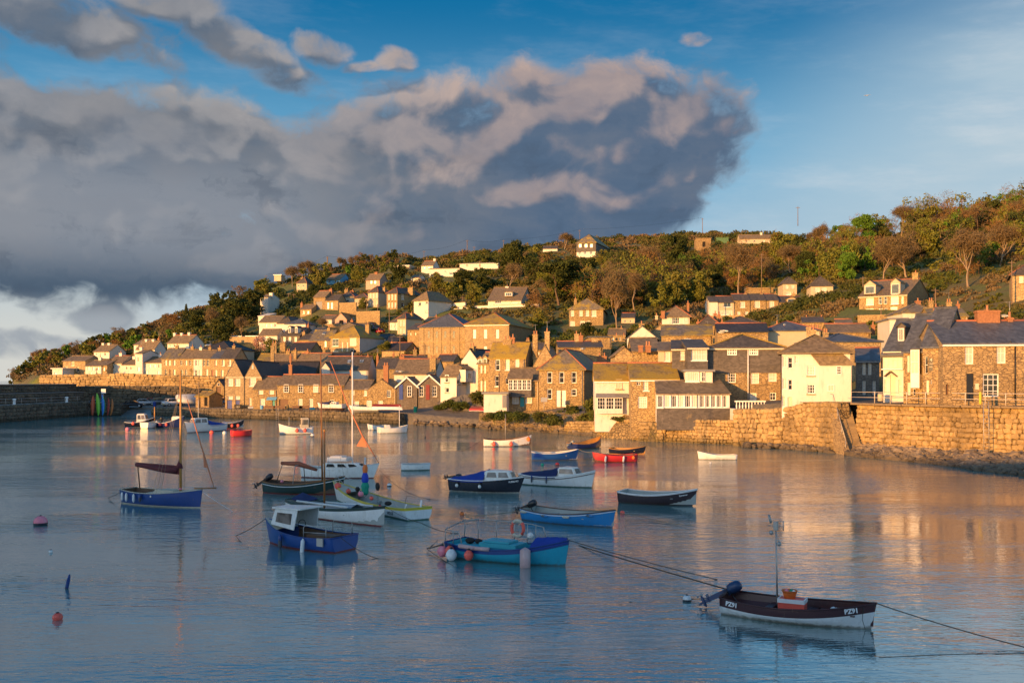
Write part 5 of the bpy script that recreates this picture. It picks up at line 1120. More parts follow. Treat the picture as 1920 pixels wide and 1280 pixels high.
for (lb, x0, x1, pb, ht, mt) in [
 ('tall sunlit retaining wall below the buff hipped villa', 636, 668, 600, 5.0, 'granite'), ('sunlit retaining wall along the hill lane', 668, 712, 612, 4.2, 'granite'),
 ('long low white garden wall of the middle bungalow', 850, 1010, 579, 1.0, 'white_render'), ('brown garden wall below the white stepped villa', 430, 484, 645, 2.0, 'granite_pale'),
 ('low field wall on the left hillside', 566, 640, 556, 1.3, 'granite_brown'), ('white garden wall in front of the buff villa', 640, 664, 580, 1.6, 'white_render'),
 ('grey stone terrace wall on the bank above the dormer house', 540, 640, 618, 1.4, 'granite_brown'), ('white wall by the bright white square house', 846, 872, 578, 1.6, 'white_render'), ('stone outcrop wall on the slope right of the hilltop house', 1135, 1180, 512, 3.0, 'granite'),
 ('pale garden wall below the hillside terrace', 1330, 1504, 601, 1.4, 'granite_pale'), ('garden wall and hedge bank below the mansion', 1608, 1700, 606, 1.5, 'granite')]:
    Y0, Y1 = (solveY(x0, pb) or 300), (solveY(x1, pb) or 300); Y1 = Y0+max(-12, min(12, Y1-Y0)); a, b = P(x0, pb, Y0), P(x1, pb, Y1); v = b-a; o = empty('garden_wall', (a.x, a.y, min(a.z, b.z)), math.atan2(v.y, v.x), lb, 'wall', 'garden walls on the hillside')
    q = MB(); q.box(0, 0, -3, v.xy.length, .45, ht+max(0, abs(v.z))*.5); q.build('wall_body', M[mt], o); q = MB().box(-.05, -.06, ht+max(0,abs(v.z))*.5, v.xy.length+.05, .51, ht+max(0,abs(v.z))*.5+.12); q.build('coping', M['granite_pale'], o)

# ---------------------------------------------------------------- foliage
def leafmat(name, cols, trans=.25):
    m, g, b = newmat(name); ge = g.n.new('ShaderNodeNewGeometry'); oi = g.n.new('ShaderNodeObjectInfo')
    r = ge.outputs['Random Per Island']; p = ge.outputs['Position']
    big = g.noise(p, .16, 3, .6)[0]
    c = g.mix(r, cols[0], cols[1]); c = g.mix(g.ss(big, .42, .62), c, g.mix(r, cols[1], cols[2]))
    c = g.mix(g.math('MULTIPLY', oi.outputs['Random'], .35), c, cols[3] if len(cols) > 3 else cols[0])
    g.l.new(c, b.inputs['Base Color']); b.inputs['Roughness'].default_value = .8; b.inputs['Specular IOR Level'].default_value = .15
leafmat('leaf_dark', [(.034,.050,.012),(.060,.072,.018),(.080,.080,.020)])
leafmat('leaf_green', [(.065,.150,.018),(.105,.200,.024),(.080,.160,.020)])
leafmat('leaf_olive', [(.120,.140,.022),(.175,.175,.034),(.140,.115,.034)])
leafmat('leaf_brown', [(.145,.098,.048),(.190,.140,.075),(.115,.095,.042)])
leafmat('leaf_russet', [(.20,.105,.040),(.25,.145,.055),(.16,.095,.035)])
leafmat('leaf_scrub', [(.075,.085,.022),(.115,.085,.032),(.110,.120,.026)])
leafmat('leaf_bush', [(.050,.075,.015),(.090,.105,.022),(.120,.085,.025)])
leafmat('leaf_pink', [(.42,.24,.20),(.50,.30,.26),(.36,.22,.16)])
paint('bark', (.14,.095,.06), .9, .3, 5); paint('bark_pale', (.30,.22,.14), .9, .25, 5)
rg = np.random.default_rng(5)
def leaves(cent, size, ratio=.55, up=0.0):
    """one small bent card per centre, random attitude; returns verts, faces"""
    n = len(cent); a = rg.normal(size=(n,3)); a /= np.linalg.norm(a, axis=1)[:,None]
    b = rg.normal(size=(n,3)); 
    if up: a[:,2] *= (1-up); a /= np.linalg.norm(a, axis=1)[:,None]
    b -= (a*b).sum(1)[:,None]*a; b /= np.linalg.norm(b, axis=1)[:,None]
    s = (size*rg.uniform(.6,1.4,n))[:,None]
    v = np.stack([cent-a*s-b*s*ratio, cent+a*s-b*s*ratio*.6, cent+a*s*.9+b*s*ratio, cent-a*s*.8+b*s*ratio*.8], 1).reshape(-1,3)
    return v
def mesh_from_quads(name, v, mt):
    n = len(v)//4; me = bpy.data.meshes.new(name); me.vertices.add(len(v)); me.vertices.foreach_set('co', v.astype(np.float32).ravel())
    me.loops.add(n*4); me.loops.foreach_set('vertex_index', np.arange(n*4, dtype=np.int32))
    me.polygons.add(n); me.polygons.foreach_set('loop_start', np.arange(0, n*4, 4, dtype=np.int32))
    me.update(calc_edges=True); me.materials.append(M[mt]); return me
def blob_points(blobs, n, shell=.55):
    """points spread in the outer part of a handful of lumps"""
    w = np.array([b[3]*b[4]*b[5] for b in blobs])**.67; w /= w.sum(); idx = rg.choice(len(blobs), n, p=w); B = np.array(blobs)[idx]
    d = rg.normal(size=(n,3)); d /= np.linalg.norm(d, axis=1)[:,None]; r = (shell+(1-shell)*rg.random(n)**.6)*(1+.18*np.sin(d[:,0]*7+B[:,0]*3)*np.cos(d[:,2]*6+B[:,1]*2))
    return B[:,:3]+d*r[:,None]*B[:,3:6]
def limbs(b, base, direction, L, r, depth, rnd, spread=.55, ends=None, up=.15):
    d = Vector(direction).normalized(); p = Vector(base); pts = [p.copy()]; rs = [r]
    for i in range(3):
        d = (d+Vector((rnd.uniform(-.2,.2), rnd.uniform(-.2,.2), rnd.uniform(-.05,.2)*up*4))).normalized(); p = p+d*L/3; pts.append(p.copy()); rs.append(r*(1-.18*(i+1)))
    b.tube(pts, rs, 4 if depth > 1 else 3, cap=False, smooth=True)
    if depth <= 0:
        if ends is not None: ends.append(tuple(p))
        return
    for k in range(rnd.choice((2,3,3))):
        q = Vector((rnd.gauss(0,1), rnd.gauss(0,1), rnd.gauss(0,.6))).normalized(); nd = (d+q*spread+Vector((0,0,up))).normalized()
        limbs(b, pts[rnd.choice((2,3,3))], nd, L*rnd.uniform(.6,.82), r*.55, depth-1, rnd, spread, ends, up)
# crowns about 1 unit = 1 metre, ten metres tall
TREE = {}
def make_tree_kind(kind, seed):
    rnd = random.Random(seed); tb = MB(); ends = []
    if kind == 'bare':
        limbs(tb, (0,0,0), (rnd.uniform(-.1,.1),rnd.uniform(-.1,.1),1), 3.2, .26, 5, rnd, .62, ends, .12)
        E = np.array(ends); zs = E[:,2].max()/9.6; n = 4200; c = E[rg.integers(0, len(E), n)]+rg.normal(size=(n,3))*.55
        v = leaves(c, .42, .075, 0); me = mesh_from_quads('crown', v, 'leaf_brown')
        return tb.mesh('trunk', M['bark_pale']), me
    if kind == 'pine':                                   # flat spreading top on bare crooked stems
        limbs(tb, (0,0,0), (.15,0,1), 3.4, .32, 3, rnd, .8, ends, .1)
        bl = [(rnd.uniform(-4.4,4.4), rnd.uniform(-3.2,3.2), rnd.uniform(5.4,8.6), rnd.uniform(1.5,2.4), rnd.uniform(1.4,2.2), rnd.uniform(.55,.95)) for _ in range(26)]
        v = leaves(blob_points(bl, 4200, .3), .26, .45); return tb.mesh('trunk', M['bark']), mesh_from_quads('crown', v, 'leaf_dark')
    if kind == 'palm':
        tb.tube([(0,0,0),(.1,0,1.5),(.05,0,3.2)], [.16,.13,.12], 6); q = []
        for k in range(34):
            t = rnd.uniform(0,6.28); e = rnd.uniform(-.5,1.2); d = Vector((math.cos(t)*math.cos(e), math.sin(t)*math.cos(e), math.sin(e))); s = d.cross(Vector((0,0,1))).normalized()*.07
            p = Vector((.05,0,3.2)); a = p+d*.8+Vector((0,0,.12)); c = p+d*1.5-Vector((0,0,.25)); q += [p-s*.4,p+s*.4,a+s,a-s, a-s,a+s,c+s*.2,c-s*.2]
        return tb.mesh('trunk', M['bark']), mesh_from_quads('crown', np.array([tuple(x) for x in q]), 'leaf_bush')
    mt = {'dark':'leaf_dark','green':'leaf_green','olive':'leaf_olive','shrub':'leaf_bush','pink':'leaf_pink','conifer':'leaf_dark'}[kind]
    limbs(tb, (0,0,0), (rnd.uniform(-.1,.1),0,1), .45 if kind == 'shrub' else 2.6, .05 if kind == 'shrub' else .22, 4 if kind in ('olive','pink') else 3, rnd, .6, ends, .15)
    if kind == 'shrub':
        bl = [(rnd.uniform(-1,1), rnd.uniform(-1,1), rnd.uniform(.3,1.5), rnd.uniform(.6,1.0), rnd.uniform(.6,1.0), rnd.uniform(.5,.9)) for _ in range(9)]; n = 1500; s = .13
    elif kind == 'conifer':
        bl = [(0,0,1.0+h*1.0,2.5-h*.25,2.5-h*.25,.9) for h in range(9)]; n = 2600; s = .27
    else:
        bl = []
        for _ in range(34):
            t = rnd.uniform(0,6.28); zz = rnd.uniform(1.6,9.0); rr = 3.9*math.sin(math.pi*min(1,(zz-.8)/9.4))**.7*rnd.uniform(.2,1); q = rnd.uniform(.9,1.7)
            bl.append((rr*math.cos(t), rr*math.sin(t), zz, q, q, q*.8))
        n = 5200 if kind != 'pink' else 2200; s = .25
    if kind in ('olive','pink'): n = int(n*.8)
    v = leaves(blob_points(bl, n, .45), s, .55); return tb.mesh('trunk', M['bark']), mesh_from_quads('crown', v, mt)
for k_, n_ in (('bare',4),('pine',2),('palm',1),('dark',3),('green',2),('olive',3),('shrub',3),('pink',1),('conifer',1)):
    TREE[k_] = [make_tree_kind(k_, 17*i+len(k_)) for i in range(n_)]
rt_ = random.Random(3)
def tree(kind, px, pyb, hpx, label, wk=1.0, Y=None, group=None, name=None, cat='tree', z=None):
    Y = Y or solveY(px, pyb) or 420; p = P(px, pyb, Y); g0 = gz(p.x, Y) if z is None else z
    s = hpx/F*Y/(10.2 if kind not in ('shrub','palm') else (2.3 if kind == 'shrub' else 4.3))
    nm = name or {'bare':'bare_tree','pine':'pine_tree','palm':'palm_tree','dark':'evergreen_tree','green':'leafy_tree','olive':'spring_tree','shrub':'shrub','pink':'blossom_tree','conifer':'conifer_tree'}[kind]
    o = empty(nm, (p.x, Y, min(p.z, g0+.3)-.1 if z is None else z), rt_.uniform(0,6.28), label, cat, group); o.scale = (s*wk, s*wk, s)
    tm, cm = TREE[kind][rt_.randrange(len(TREE[kind]))]
    link('trunk', tm, o); link('crown', cm, o); TREES.append((px, Y, hpx)); return o
TREES = []
for a_ in [
 # skyline, right
 ('green',1572,468,50,'bright green leafy tree, the greenest crown below the skyline, beside the tall skyline pole'),('green',1620,462,62,'broad bright green tree on the skyline right of the tall pole, largest green crown'),
 ('green',1655,450,45,'smaller bright green tree joined to the right of the broad green crown'),('bare',1688,448,62,'round bare brown tree standing above the skyline right of the green trees',1.1),
 ('bare',1764,445,44,'bare tree with a wispy top on the right skyline'),('olive',1740,480,75,'olive green tree below the wispy bare tree on the right'),('bare',1818,440,50,'bare brown tree on the skyline near the right edge',1.1),
 ('dark',1862,425,52,'dark leafy tree on the skyline near the right edge'),('bare',1902,418,46,'tall bare tree touching the skyline at the right edge',1.1),('bare',1815,540,110,'huge round bare brown tree left of the grassy slope on the right',1.0),
 ('bare',1700,522,85,'broad bare grey-brown tree directly above the gabled mansion',1.2),('bare',1655,528,78,'many-stemmed bare tree behind the left gable of the mansion',1.1),('bare',1875,500,85,'bare brown tree between the big round one and the right edge',1.1),
 ('olive',1905,470,60,'olive tree under the right-edge skyline tree'),('green',1590,530,60,'green conical tree left of the mansion',.8),('dark',1500,480,45,'dark green tree under the skyline left of the bright green trees'),
 ('bare',1540,478,55,'reddish bare tree between the dark tree and the broad green crown'),('bare',1525,470,40,'small bare tree beside the dark green tree on the slope'),('dark',1512,520,52,'dark tree left of the green conical tree'),
 ('bare',1483,515,55,'wide bare red-brown tree above the white veranda house',1.2),('olive',1465,500,70,'olive tree right of the pole with the green top'),('bare',1385,560,105,'tall bare tree with a clear trunk left of the hillside terrace poles',.9),
 ('dark',1267,500,68,'dark evergreen tree below the derelict shed, near the skyline',.9),('olive',1265,575,70,'olive green tree above the pyramid-roofed white house'),('olive',1310,570,65,'yellow-green tree between the olive tree and the tall bare tree'),
 ('dark',1340,540,50,'dark tree between the yellow-green tree and the hillside terrace'),('bare',1225,520,60,'pale bare tree on the slope below the stone outcrop',1.1),('bare',1255,540,50,'small bare tree left of the olive trees',1.1),
 ('bare',1190,585,75,'bare tree with tangled branches right of the tall forked bare tree'),('bare',1157,622,122,'tall pale forked bare tree beside the six-windowed stone villa',.62),('pine',1048,572,92,'great spreading dark pine with bare lower branches in the centre of the hillside',1.0),
 ('dark',962,520,70,'dense dark evergreen, tallest left of the spreading pine',.95),('bare',955,545,55,'bare grey tree in front of the dense dark evergreen',.9),('dark',1000,530,52,'dark evergreen between the dense evergreen and the spreading pine'),
 ('dark',868,545,42,'round dark holm oak below the white modern house',1.2),('dark',905,550,38,'dark tree right of the round holm oak'),('olive',890,570,40,'pale olive tree above the garden wall of the bungalow'),
 ('dark',1100,630,30,'dark round bush-like tree right of the stone villa door',1.1),('olive',1010,620,45,'green tree behind the plain chapel hall'),('olive',1060,560,40,'olive tree under the spreading pine to its right'),
 ('bare',1058,470,33,'round bare brown tree on the skyline left of the hilltop house',1.4),('shrub',1090,447,12,'small round bush on the skyline beside the pole',1.2),('shrub',1189,446,14,'round bush standing alone on the skyline right of the hilltop house',1.1),
 ('olive',1130,500,34,'olive bush-like tree right of the hilltop house'),('dark',1170,498,30,'dark bush-like tree further right of the hilltop house',1.2),('olive',820,545,38,'olive tree above the bright white square house'),
 # upper left
 ('bare',575,530,45,'bare tree on the left skyline, left of two',1.1),('bare',548,540,42,'bare tree at the left end of the skyline wood',1.1),('olive',600,540,48,'leafy green tree behind the cream square villa',.9),('bare',637,508,26,'small bare tree on the skyline right of the lattice pole, left of two',1.2),
 ('bare',667,505,28,'small bare tree on the skyline right of the lattice pole, right of two',1.2),('dark',590,562,32,'dark ivy-covered tree right of the cream square villa'),('olive',672,530,35,'green tree between the blue and the brown bungalows'),
 ('dark',748,528,34,'round green tree right of the brown bungalow',1.2),('olive',725,555,28,'small round tree behind the tall bayed villas',1.1),('olive',680,580,25,'bushy tree in front of the buff hipped cottage'),
 ('dark',445,615,62,'dark pine wood tree, front left of the clump on the left slope',1.1),('dark',475,600,60,'dark pine wood tree, highest of the clump on the left slope',1.1),('olive',495,565,45,'sloping wind-pruned tree above the chimney-tower house',1.2),
 ('conifer',349,598,30,'small dark conifer silhouetted on the left ridge'),('bare',398,628,55,'pale bare tree inside the dark left wood',.8),('dark',420,645,55,'dark evergreen at the lower edge of the left wood',1.1),('bare',455,640,45,'bare twiggy tree at the foot of the left wood'),
 ('dark',370,618,38,'dark bushy tree on the left ridge slope',1.2),('olive',340,640,34,'olive bushy tree behind the largest white house',1.2),('pink',487,664,36,'pink blossom tree among the left town gardens',.9),('olive',510,664,32,'green shrub-like tree right of the pink blossom tree',1.1),
 ('palm',181,703,15,'small palm tree in front of the white cottage, left of two'),('palm',199,703,12,'small palm tree beside the narrow buff cottage, right of two'),('palm',275,702,12,'small dark palm in front of the long white house'),('palm',358,704,15,'little palm tree in front of the buff terrace'),
 ('olive',700,706,45,'rounded light green tree among the low town roofs behind the inn',1.1,),('olive',722,668,30,'yellow-green tree below the white slate-hung gable',1.2),('olive',780,690,30,'small tree at the corner of the arched chapel hall'),
 ('bare',605,625,30,'bare brown shrubby tree on the bank above the grey dormer house',1.4),('olive',760,560,30,'leafy tree behind the bright white square house'),
]:
    tree(*a_[:5], wk=a_[5] if len(a_) > 5 else 1.0)
# shrubs near the waterfront
for (px, py, hp, Y_, z_, lb, wk) in [
 (1080,772,38,136,1.2,'tall dark green shrub at the garden corner of the hipped stone house',1.0),(1060,775,24,138,1.6,'round orange-green hedge bush in front of the hipped stone house',1.1),(1112,776,55,133,1.4,'tall ivy climbing beside the white cottage wall',.7),
 (1100,790,34,130,.8,'hanging shrub below the tall ivy at the white cottage',1.1),(1126,785,30,127.5,1.4,'green shrub under the white cottage bay',1.0),(925,785,22,138,1.5,'low hedge clump under the white sliding-door shed',1.4),(950,786,20,136,1.5,'low hedge clump under the sunroom',1.4),
 (980,786,20,134,1.5,'hedge clump below the teal door',1.4),(1005,786,20,133,1.5,'low hedge clump in front of the hipped stone house, left end',1.3),(1040,786,22,131,1.3,'low hedge clump hanging over the rocks in front of the paired white doors',1.3),(1160,793,14,122,2.0,'ivy patch under the stone cottage windows',1.6),
 (846,756,22,160,2.6,'gorse-green bush in the rocky garden left of the white boxed-bay cottage',1.4),(890,748,24,156,3.4,'rounded green bush in the rocky garden beside the stone steps',1.3),(870,762,16,158,2.4,'low yellow-green bush in the middle of the rocky garden',1.6),(826,760,14,163,2.2,'small bush at the foot of the red-door cottage',1.5),
 (1398,800,28,108.2,1.2,'trailing green plant on the rubble quay wall',.5)]:
    o = tree('shrub', px, py, hp, lb, wk, Y=Y_, z=z_, cat='shrub')
# ---------------------------------------------------------------- scrub covering the hill: nobody could count it
def scrub():
    hs = [o for o in C.objects if o.get('category') in ('house','chapel','hall','shed','barn','garage','hut')]
    foot = []
    for o in hs:
        bb = [c for c in o.children if c.name.startswith('wall')]
        if bb:
            xs = [v.co.x for v in bb[0].data.vertices]; ys = [v.co.y for v in bb[0].data.vertices]
            foot.append((o.location.x, o.location.y, math.cos(o.rotation_euler.z), math.sin(o.rotation_euler.z), max(xs), max(ys)))
    def inside(x, y, zc, m=1.4):
        for (ox, oy, c, s, w, d) in foot:
            dx, dy = x-ox, y-oy; lx, ly = dx*c+dy*s, -dx*s+dy*c
            if -m < lx < w+m and -9 < ly < d+1.0: return True
        return False
    vsets = {'leaf_scrub': [], 'leaf_bush': [], 'leaf_dark': [], 'leaf_brown': []}; rr = random.Random(9)
    n = 0; tries = 0
    while n < 8200 and tries < 90000:
        tries += 1; px = rr.uniform(30, 2120); Y = rr.uniform(135, 520)
        x = (px-CX)/F*Y; z = ground(px, Y)
        if z < 8.2 and not (px < 330 and Y > 262) : continue
        if z < 6: continue
        if inside(x, Y, z): continue
        big = mnoise.noise(Vector((x*.035, Y*.035, 0)))
        r = rr.uniform(.8,1.9)*(1+max(0,(Y-250)/400))*(.6 if Y < 205 else 1)
        if big > .12 and rr.random() < .55: r *= 1.5
        h = r*rr.uniform(.6,1.0); m = int(46*r)
        d = rg.normal(size=(m,3)); d[:,2] = np.abs(d[:,2]); d /= np.linalg.norm(d,axis=1)[:,None]; k = .6+.4*rg.random(m)
        cc = np.array([x,Y,z-.1])+d*k[:,None]*np.array([r,r,h])
        key = 'leaf_bush' if big < -.18 else ('leaf_dark' if big > .28 else ('leaf_brown' if (mnoise.noise(Vector((x*.05,Y*.05,7))) > .1) else 'leaf_scrub'))
        if px < 330 and Y > 250: key = 'leaf_brown' if rr.random() < .6 else 'leaf_scrub'
        vsets[key].append(leaves(cc, .24*(1+(Y-200)/500), .55)); n += 1
    for key, nm in (('leaf_scrub','heath_scrub'),('leaf_bush','green_scrub'),('leaf_dark','dark_scrub'),('leaf_brown','brown_scrub')):
        if vsets[key]:
            lb = {'heath_scrub':'mixed brown and olive scrub covering the hillside between the houses','green_scrub':'green bushes and bramble spread over the hillside','dark_scrub':'dark evergreen thicket patches on the hillside','brown_scrub':'reddish brown winter thicket on the hillside'}[nm]
            tag(link(nm, mesh_from_quads(nm, np.concatenate(vsets[key]), key)), lb, 'scrub', None, 'stuff')
scrub()
def woodland():
    """the closed wood on the upper slopes: reads as one mass of twiggy and leafy crowns"""
    rr = random.Random(21); sets = {'leaf_brown': [], 'leaf_russet': [], 'leaf_olive': [], 'leaf_dark': [], 'leaf_green': []}; tr = MB()
    zones = [(1130,2120,268,350,430),(1500,2120,262,330,120),(1780,2150,205,262,30),(840,1130,312,400,95),(395,500,285,400,60),(560,760,395,430,22),(1000,1200,268,330,40),(25,330,292,352,70)]
    for (a, b, y0, y1, n) in zones:
        for _ in range(n):
            px = rr.uniform(a, b); Y = rr.uniform(y0, y1); x = (px-CX)/F*Y; z = ground(px, Y)
            if (z < 11 and a != 25) or (px < 480 and Y < 285 and a != 25): continue
            if any(abs(x-q.location.x-4-(q.location.y-Y)*q.location.x/q.location.y*-1) < 9.5 and -34 < Y-q.location.y < 8 for q in HS): continue
            if any(abs(px-t_[0]) < t_[2]*.24+2 and t_[1]-40 < Y < t_[1]+4 for t_ in TREES): continue
            h = rr.choice((.75,1,1,1.35))*rr.uniform(4,8.5)*(.62 if a < 1000 else 1.12); 
            if a == 25: h = rr.uniform(2.5,4.5)
            w = h*rr.uniform(.38,.55); k = rr.random(); lp = mnoise.noise(Vector((x*.03, Y*.03, 3)))
            key = ('leaf_brown' if k < .30+lp*.4 else 'leaf_russet') if k < .46+lp*.6 else ('leaf_olive' if k < .76 else ('leaf_dark' if k < .93 else 'leaf_green'))
            if a in (395, 840): key = 'leaf_dark' if k < .55 else ('leaf_brown' if k < .8 else 'leaf_olive')
            bl = [(x+rr.gauss(0,w*.45), Y+rr.gauss(0,w*.45), z+h*rr.uniform(.22,.96), w*rr.uniform(.2,.46), w*rr.uniform(.2,.46), h*rr.uniform(.07,.19)) for _ in range(15)]
            m = 620 if key not in ('leaf_brown','leaf_russet') else 760
            sets[key].append(leaves(blob_points(bl, m, .35), .30 if key not in ('leaf_brown','leaf_russet') else .36, .5 if key not in ('leaf_brown','leaf_russet') else .11))
            tr.tube([(x,Y,z-.5),(x+rr.uniform(-.3,.3),Y,z+h*.4),(x+rr.uniform(-.6,.6),Y,z+h*.8)], [.16,.11,.04], 4)
            if key in ('leaf_brown','leaf_russet'):
                for q in range(6):
                    an = rr.uniform(0,6.28); tr.tube([(x,Y,z+h*rr.uniform(.25,.5)),(x+math.cos(an)*w*.75,Y+math.sin(an)*w*.75,z+h*rr.uniform(.65,.95))], [.07,.02], 3, cap=False)
    for key, v in sets.items():
        nm = {'leaf_russet':'russet_woodland','leaf_brown':'bare_woodland','leaf_olive':'spring_woodland','leaf_dark':'evergreen_woodland','leaf_green':'green_woodland'}[key]
        lb = {'leaf_russet':'scattered russet budding trees within the hillside wood','leaf_brown':'mass of bare brown winter trees covering the upper hillside','leaf_olive':'mass of trees coming into olive leaf on the hillside','leaf_dark':'mass of dark evergreen trees on the hillside','leaf_green':'scattered fresh green trees within the hillside wood'}[key]
        if v: tag(link(nm, mesh_from_quads(nm, np.concatenate(v), key)), lb, 'woodland', None, 'stuff')
    tag(tr.build('woodland_trunks', M['bark']), 'thin trunks and boughs of the hillside wood', 'woodland', None, 'stuff')
HS = [o for o in C.objects if o.get('category') in ('house','shed','barn','hut','chapel','hall')]
woodland()

# ---------------------------------------------------------------- boats
def gloss(name, col, rough=.3, dirt=None, var=.1):
    m = paint(name, col, rough, var, 1.5, dirt=dirt, spec=.5)
    if name.startswith('hull'):                       # grime and weed towards the waterline, planking lines
        t = m.node_tree; g = NG(t); b = t.nodes['Principled BSDF']; o = g.tc(); z = g.sep(o)[2]; src = b.inputs['Base Color'].links[0].from_socket
        n = g.noise(g.mapping(o, scale=(2,2,.6)), 3.0, 6, .7)[0]
        k = g.ss(g.math('ADD', z, g.math('MULTIPLY', n, .22)), .22, .12, 0, .75)
        c = g.mix(k, src, (.07,.065,.03)); c = g.mix(g.ss(g.noise(g.mapping(o, scale=(6,6,.8)), 2.0, 5, .7)[0], .58, .74, 0, .35), c, (.22,.17,.10))
        g.l.new(c, b.inputs['Base Color']); fr = g.math('FRACT', g.math('MULTIPLY', z, 9.0)); g.l.new(g.bump(fr, .25, .012), b.inputs['Normal'])
    return m
gloss('hull_white', (.74,.74,.70), .3, (.45,.42,.32)); gloss('hull_black', (.012,.012,.018), .25); gloss('hull_navy', (.010,.020,.10), .3); gloss('hull_blue', (.008,.06,.26), .3)
gloss('hull_cobalt', (.006,.042,.20), .3, (.02,.05,.15)); gloss('hull_sky', (.01,.20,.48), .35); gloss('hull_teal', (.01,.33,.46), .4, (.03,.18,.26)); gloss('hull_maroon', (.055,.012,.012), .35)
gloss('hull_brown', (.035,.018,.018), .35); gloss('hull_red', (.55,.03,.03), .35); gloss('hull_green', (.008,.03,.02), .3); gloss('boot_red', (.20,.02,.015), .6); gloss('boot_green', (.05,.11,.07), .7)
gloss('yellow_paint', (.62,.50,.04), .4); gloss('varnish', (.30,.12,.03), .3, var=.3); gloss('golden_wood', (.50,.24,.05), .35, var=.25); gloss('inside_grey', (.34,.36,.33), .6); gloss('inside_wood', (.11,.06,.035), .6, var=.3)
gloss('inside_blue', (.03,.38,.46), .5); gloss('deck_cream', (.52,.47,.36), .6, (.3,.26,.2)); gloss('cover_blue', (.010,.04,.30), .75, var=.25); gloss('cover_navy', (.012,.018,.09), .8, var=.3); gloss('cover_grey', (.34,.35,.37), .8)
gloss('sail_maroon', (.11,.018,.022), .8, var=.3); gloss('sail_tan', (.30,.09,.045), .8, var=.3); gloss('jib_orange', (.48,.17,.08), .8); gloss('buoy_red', (.85,.12,.08), .45); gloss('buoy_pink', (.80,.22,.28), .5, (.8,.6,.6))
gloss('buoy_white', (.75,.75,.72), .5, (.5,.5,.42)); gloss('motor_black', (.02,.022,.028), .35); gloss('motor_blue', (.02,.05,.13), .3); gloss('net_black', (.025,.022,.02), .9); gloss('oil_orange', (.80,.18,.03), .6); gloss('sack_blue', (.01,.05,.45), .7)
gloss('net_green', (.01,.30,.20), .8); gloss('rope', (.30,.24,.15), .9, var=.3); gloss('rope_dark', (.06,.05,.035), .9, var=.3); gloss('pipe_white', (.62,.66,.66), .5); gloss('pink_pipe', (.55,.36,.34), .6, (.75,.7,.68))
glass('wheel_glass', (.16,.13,.11), .12)
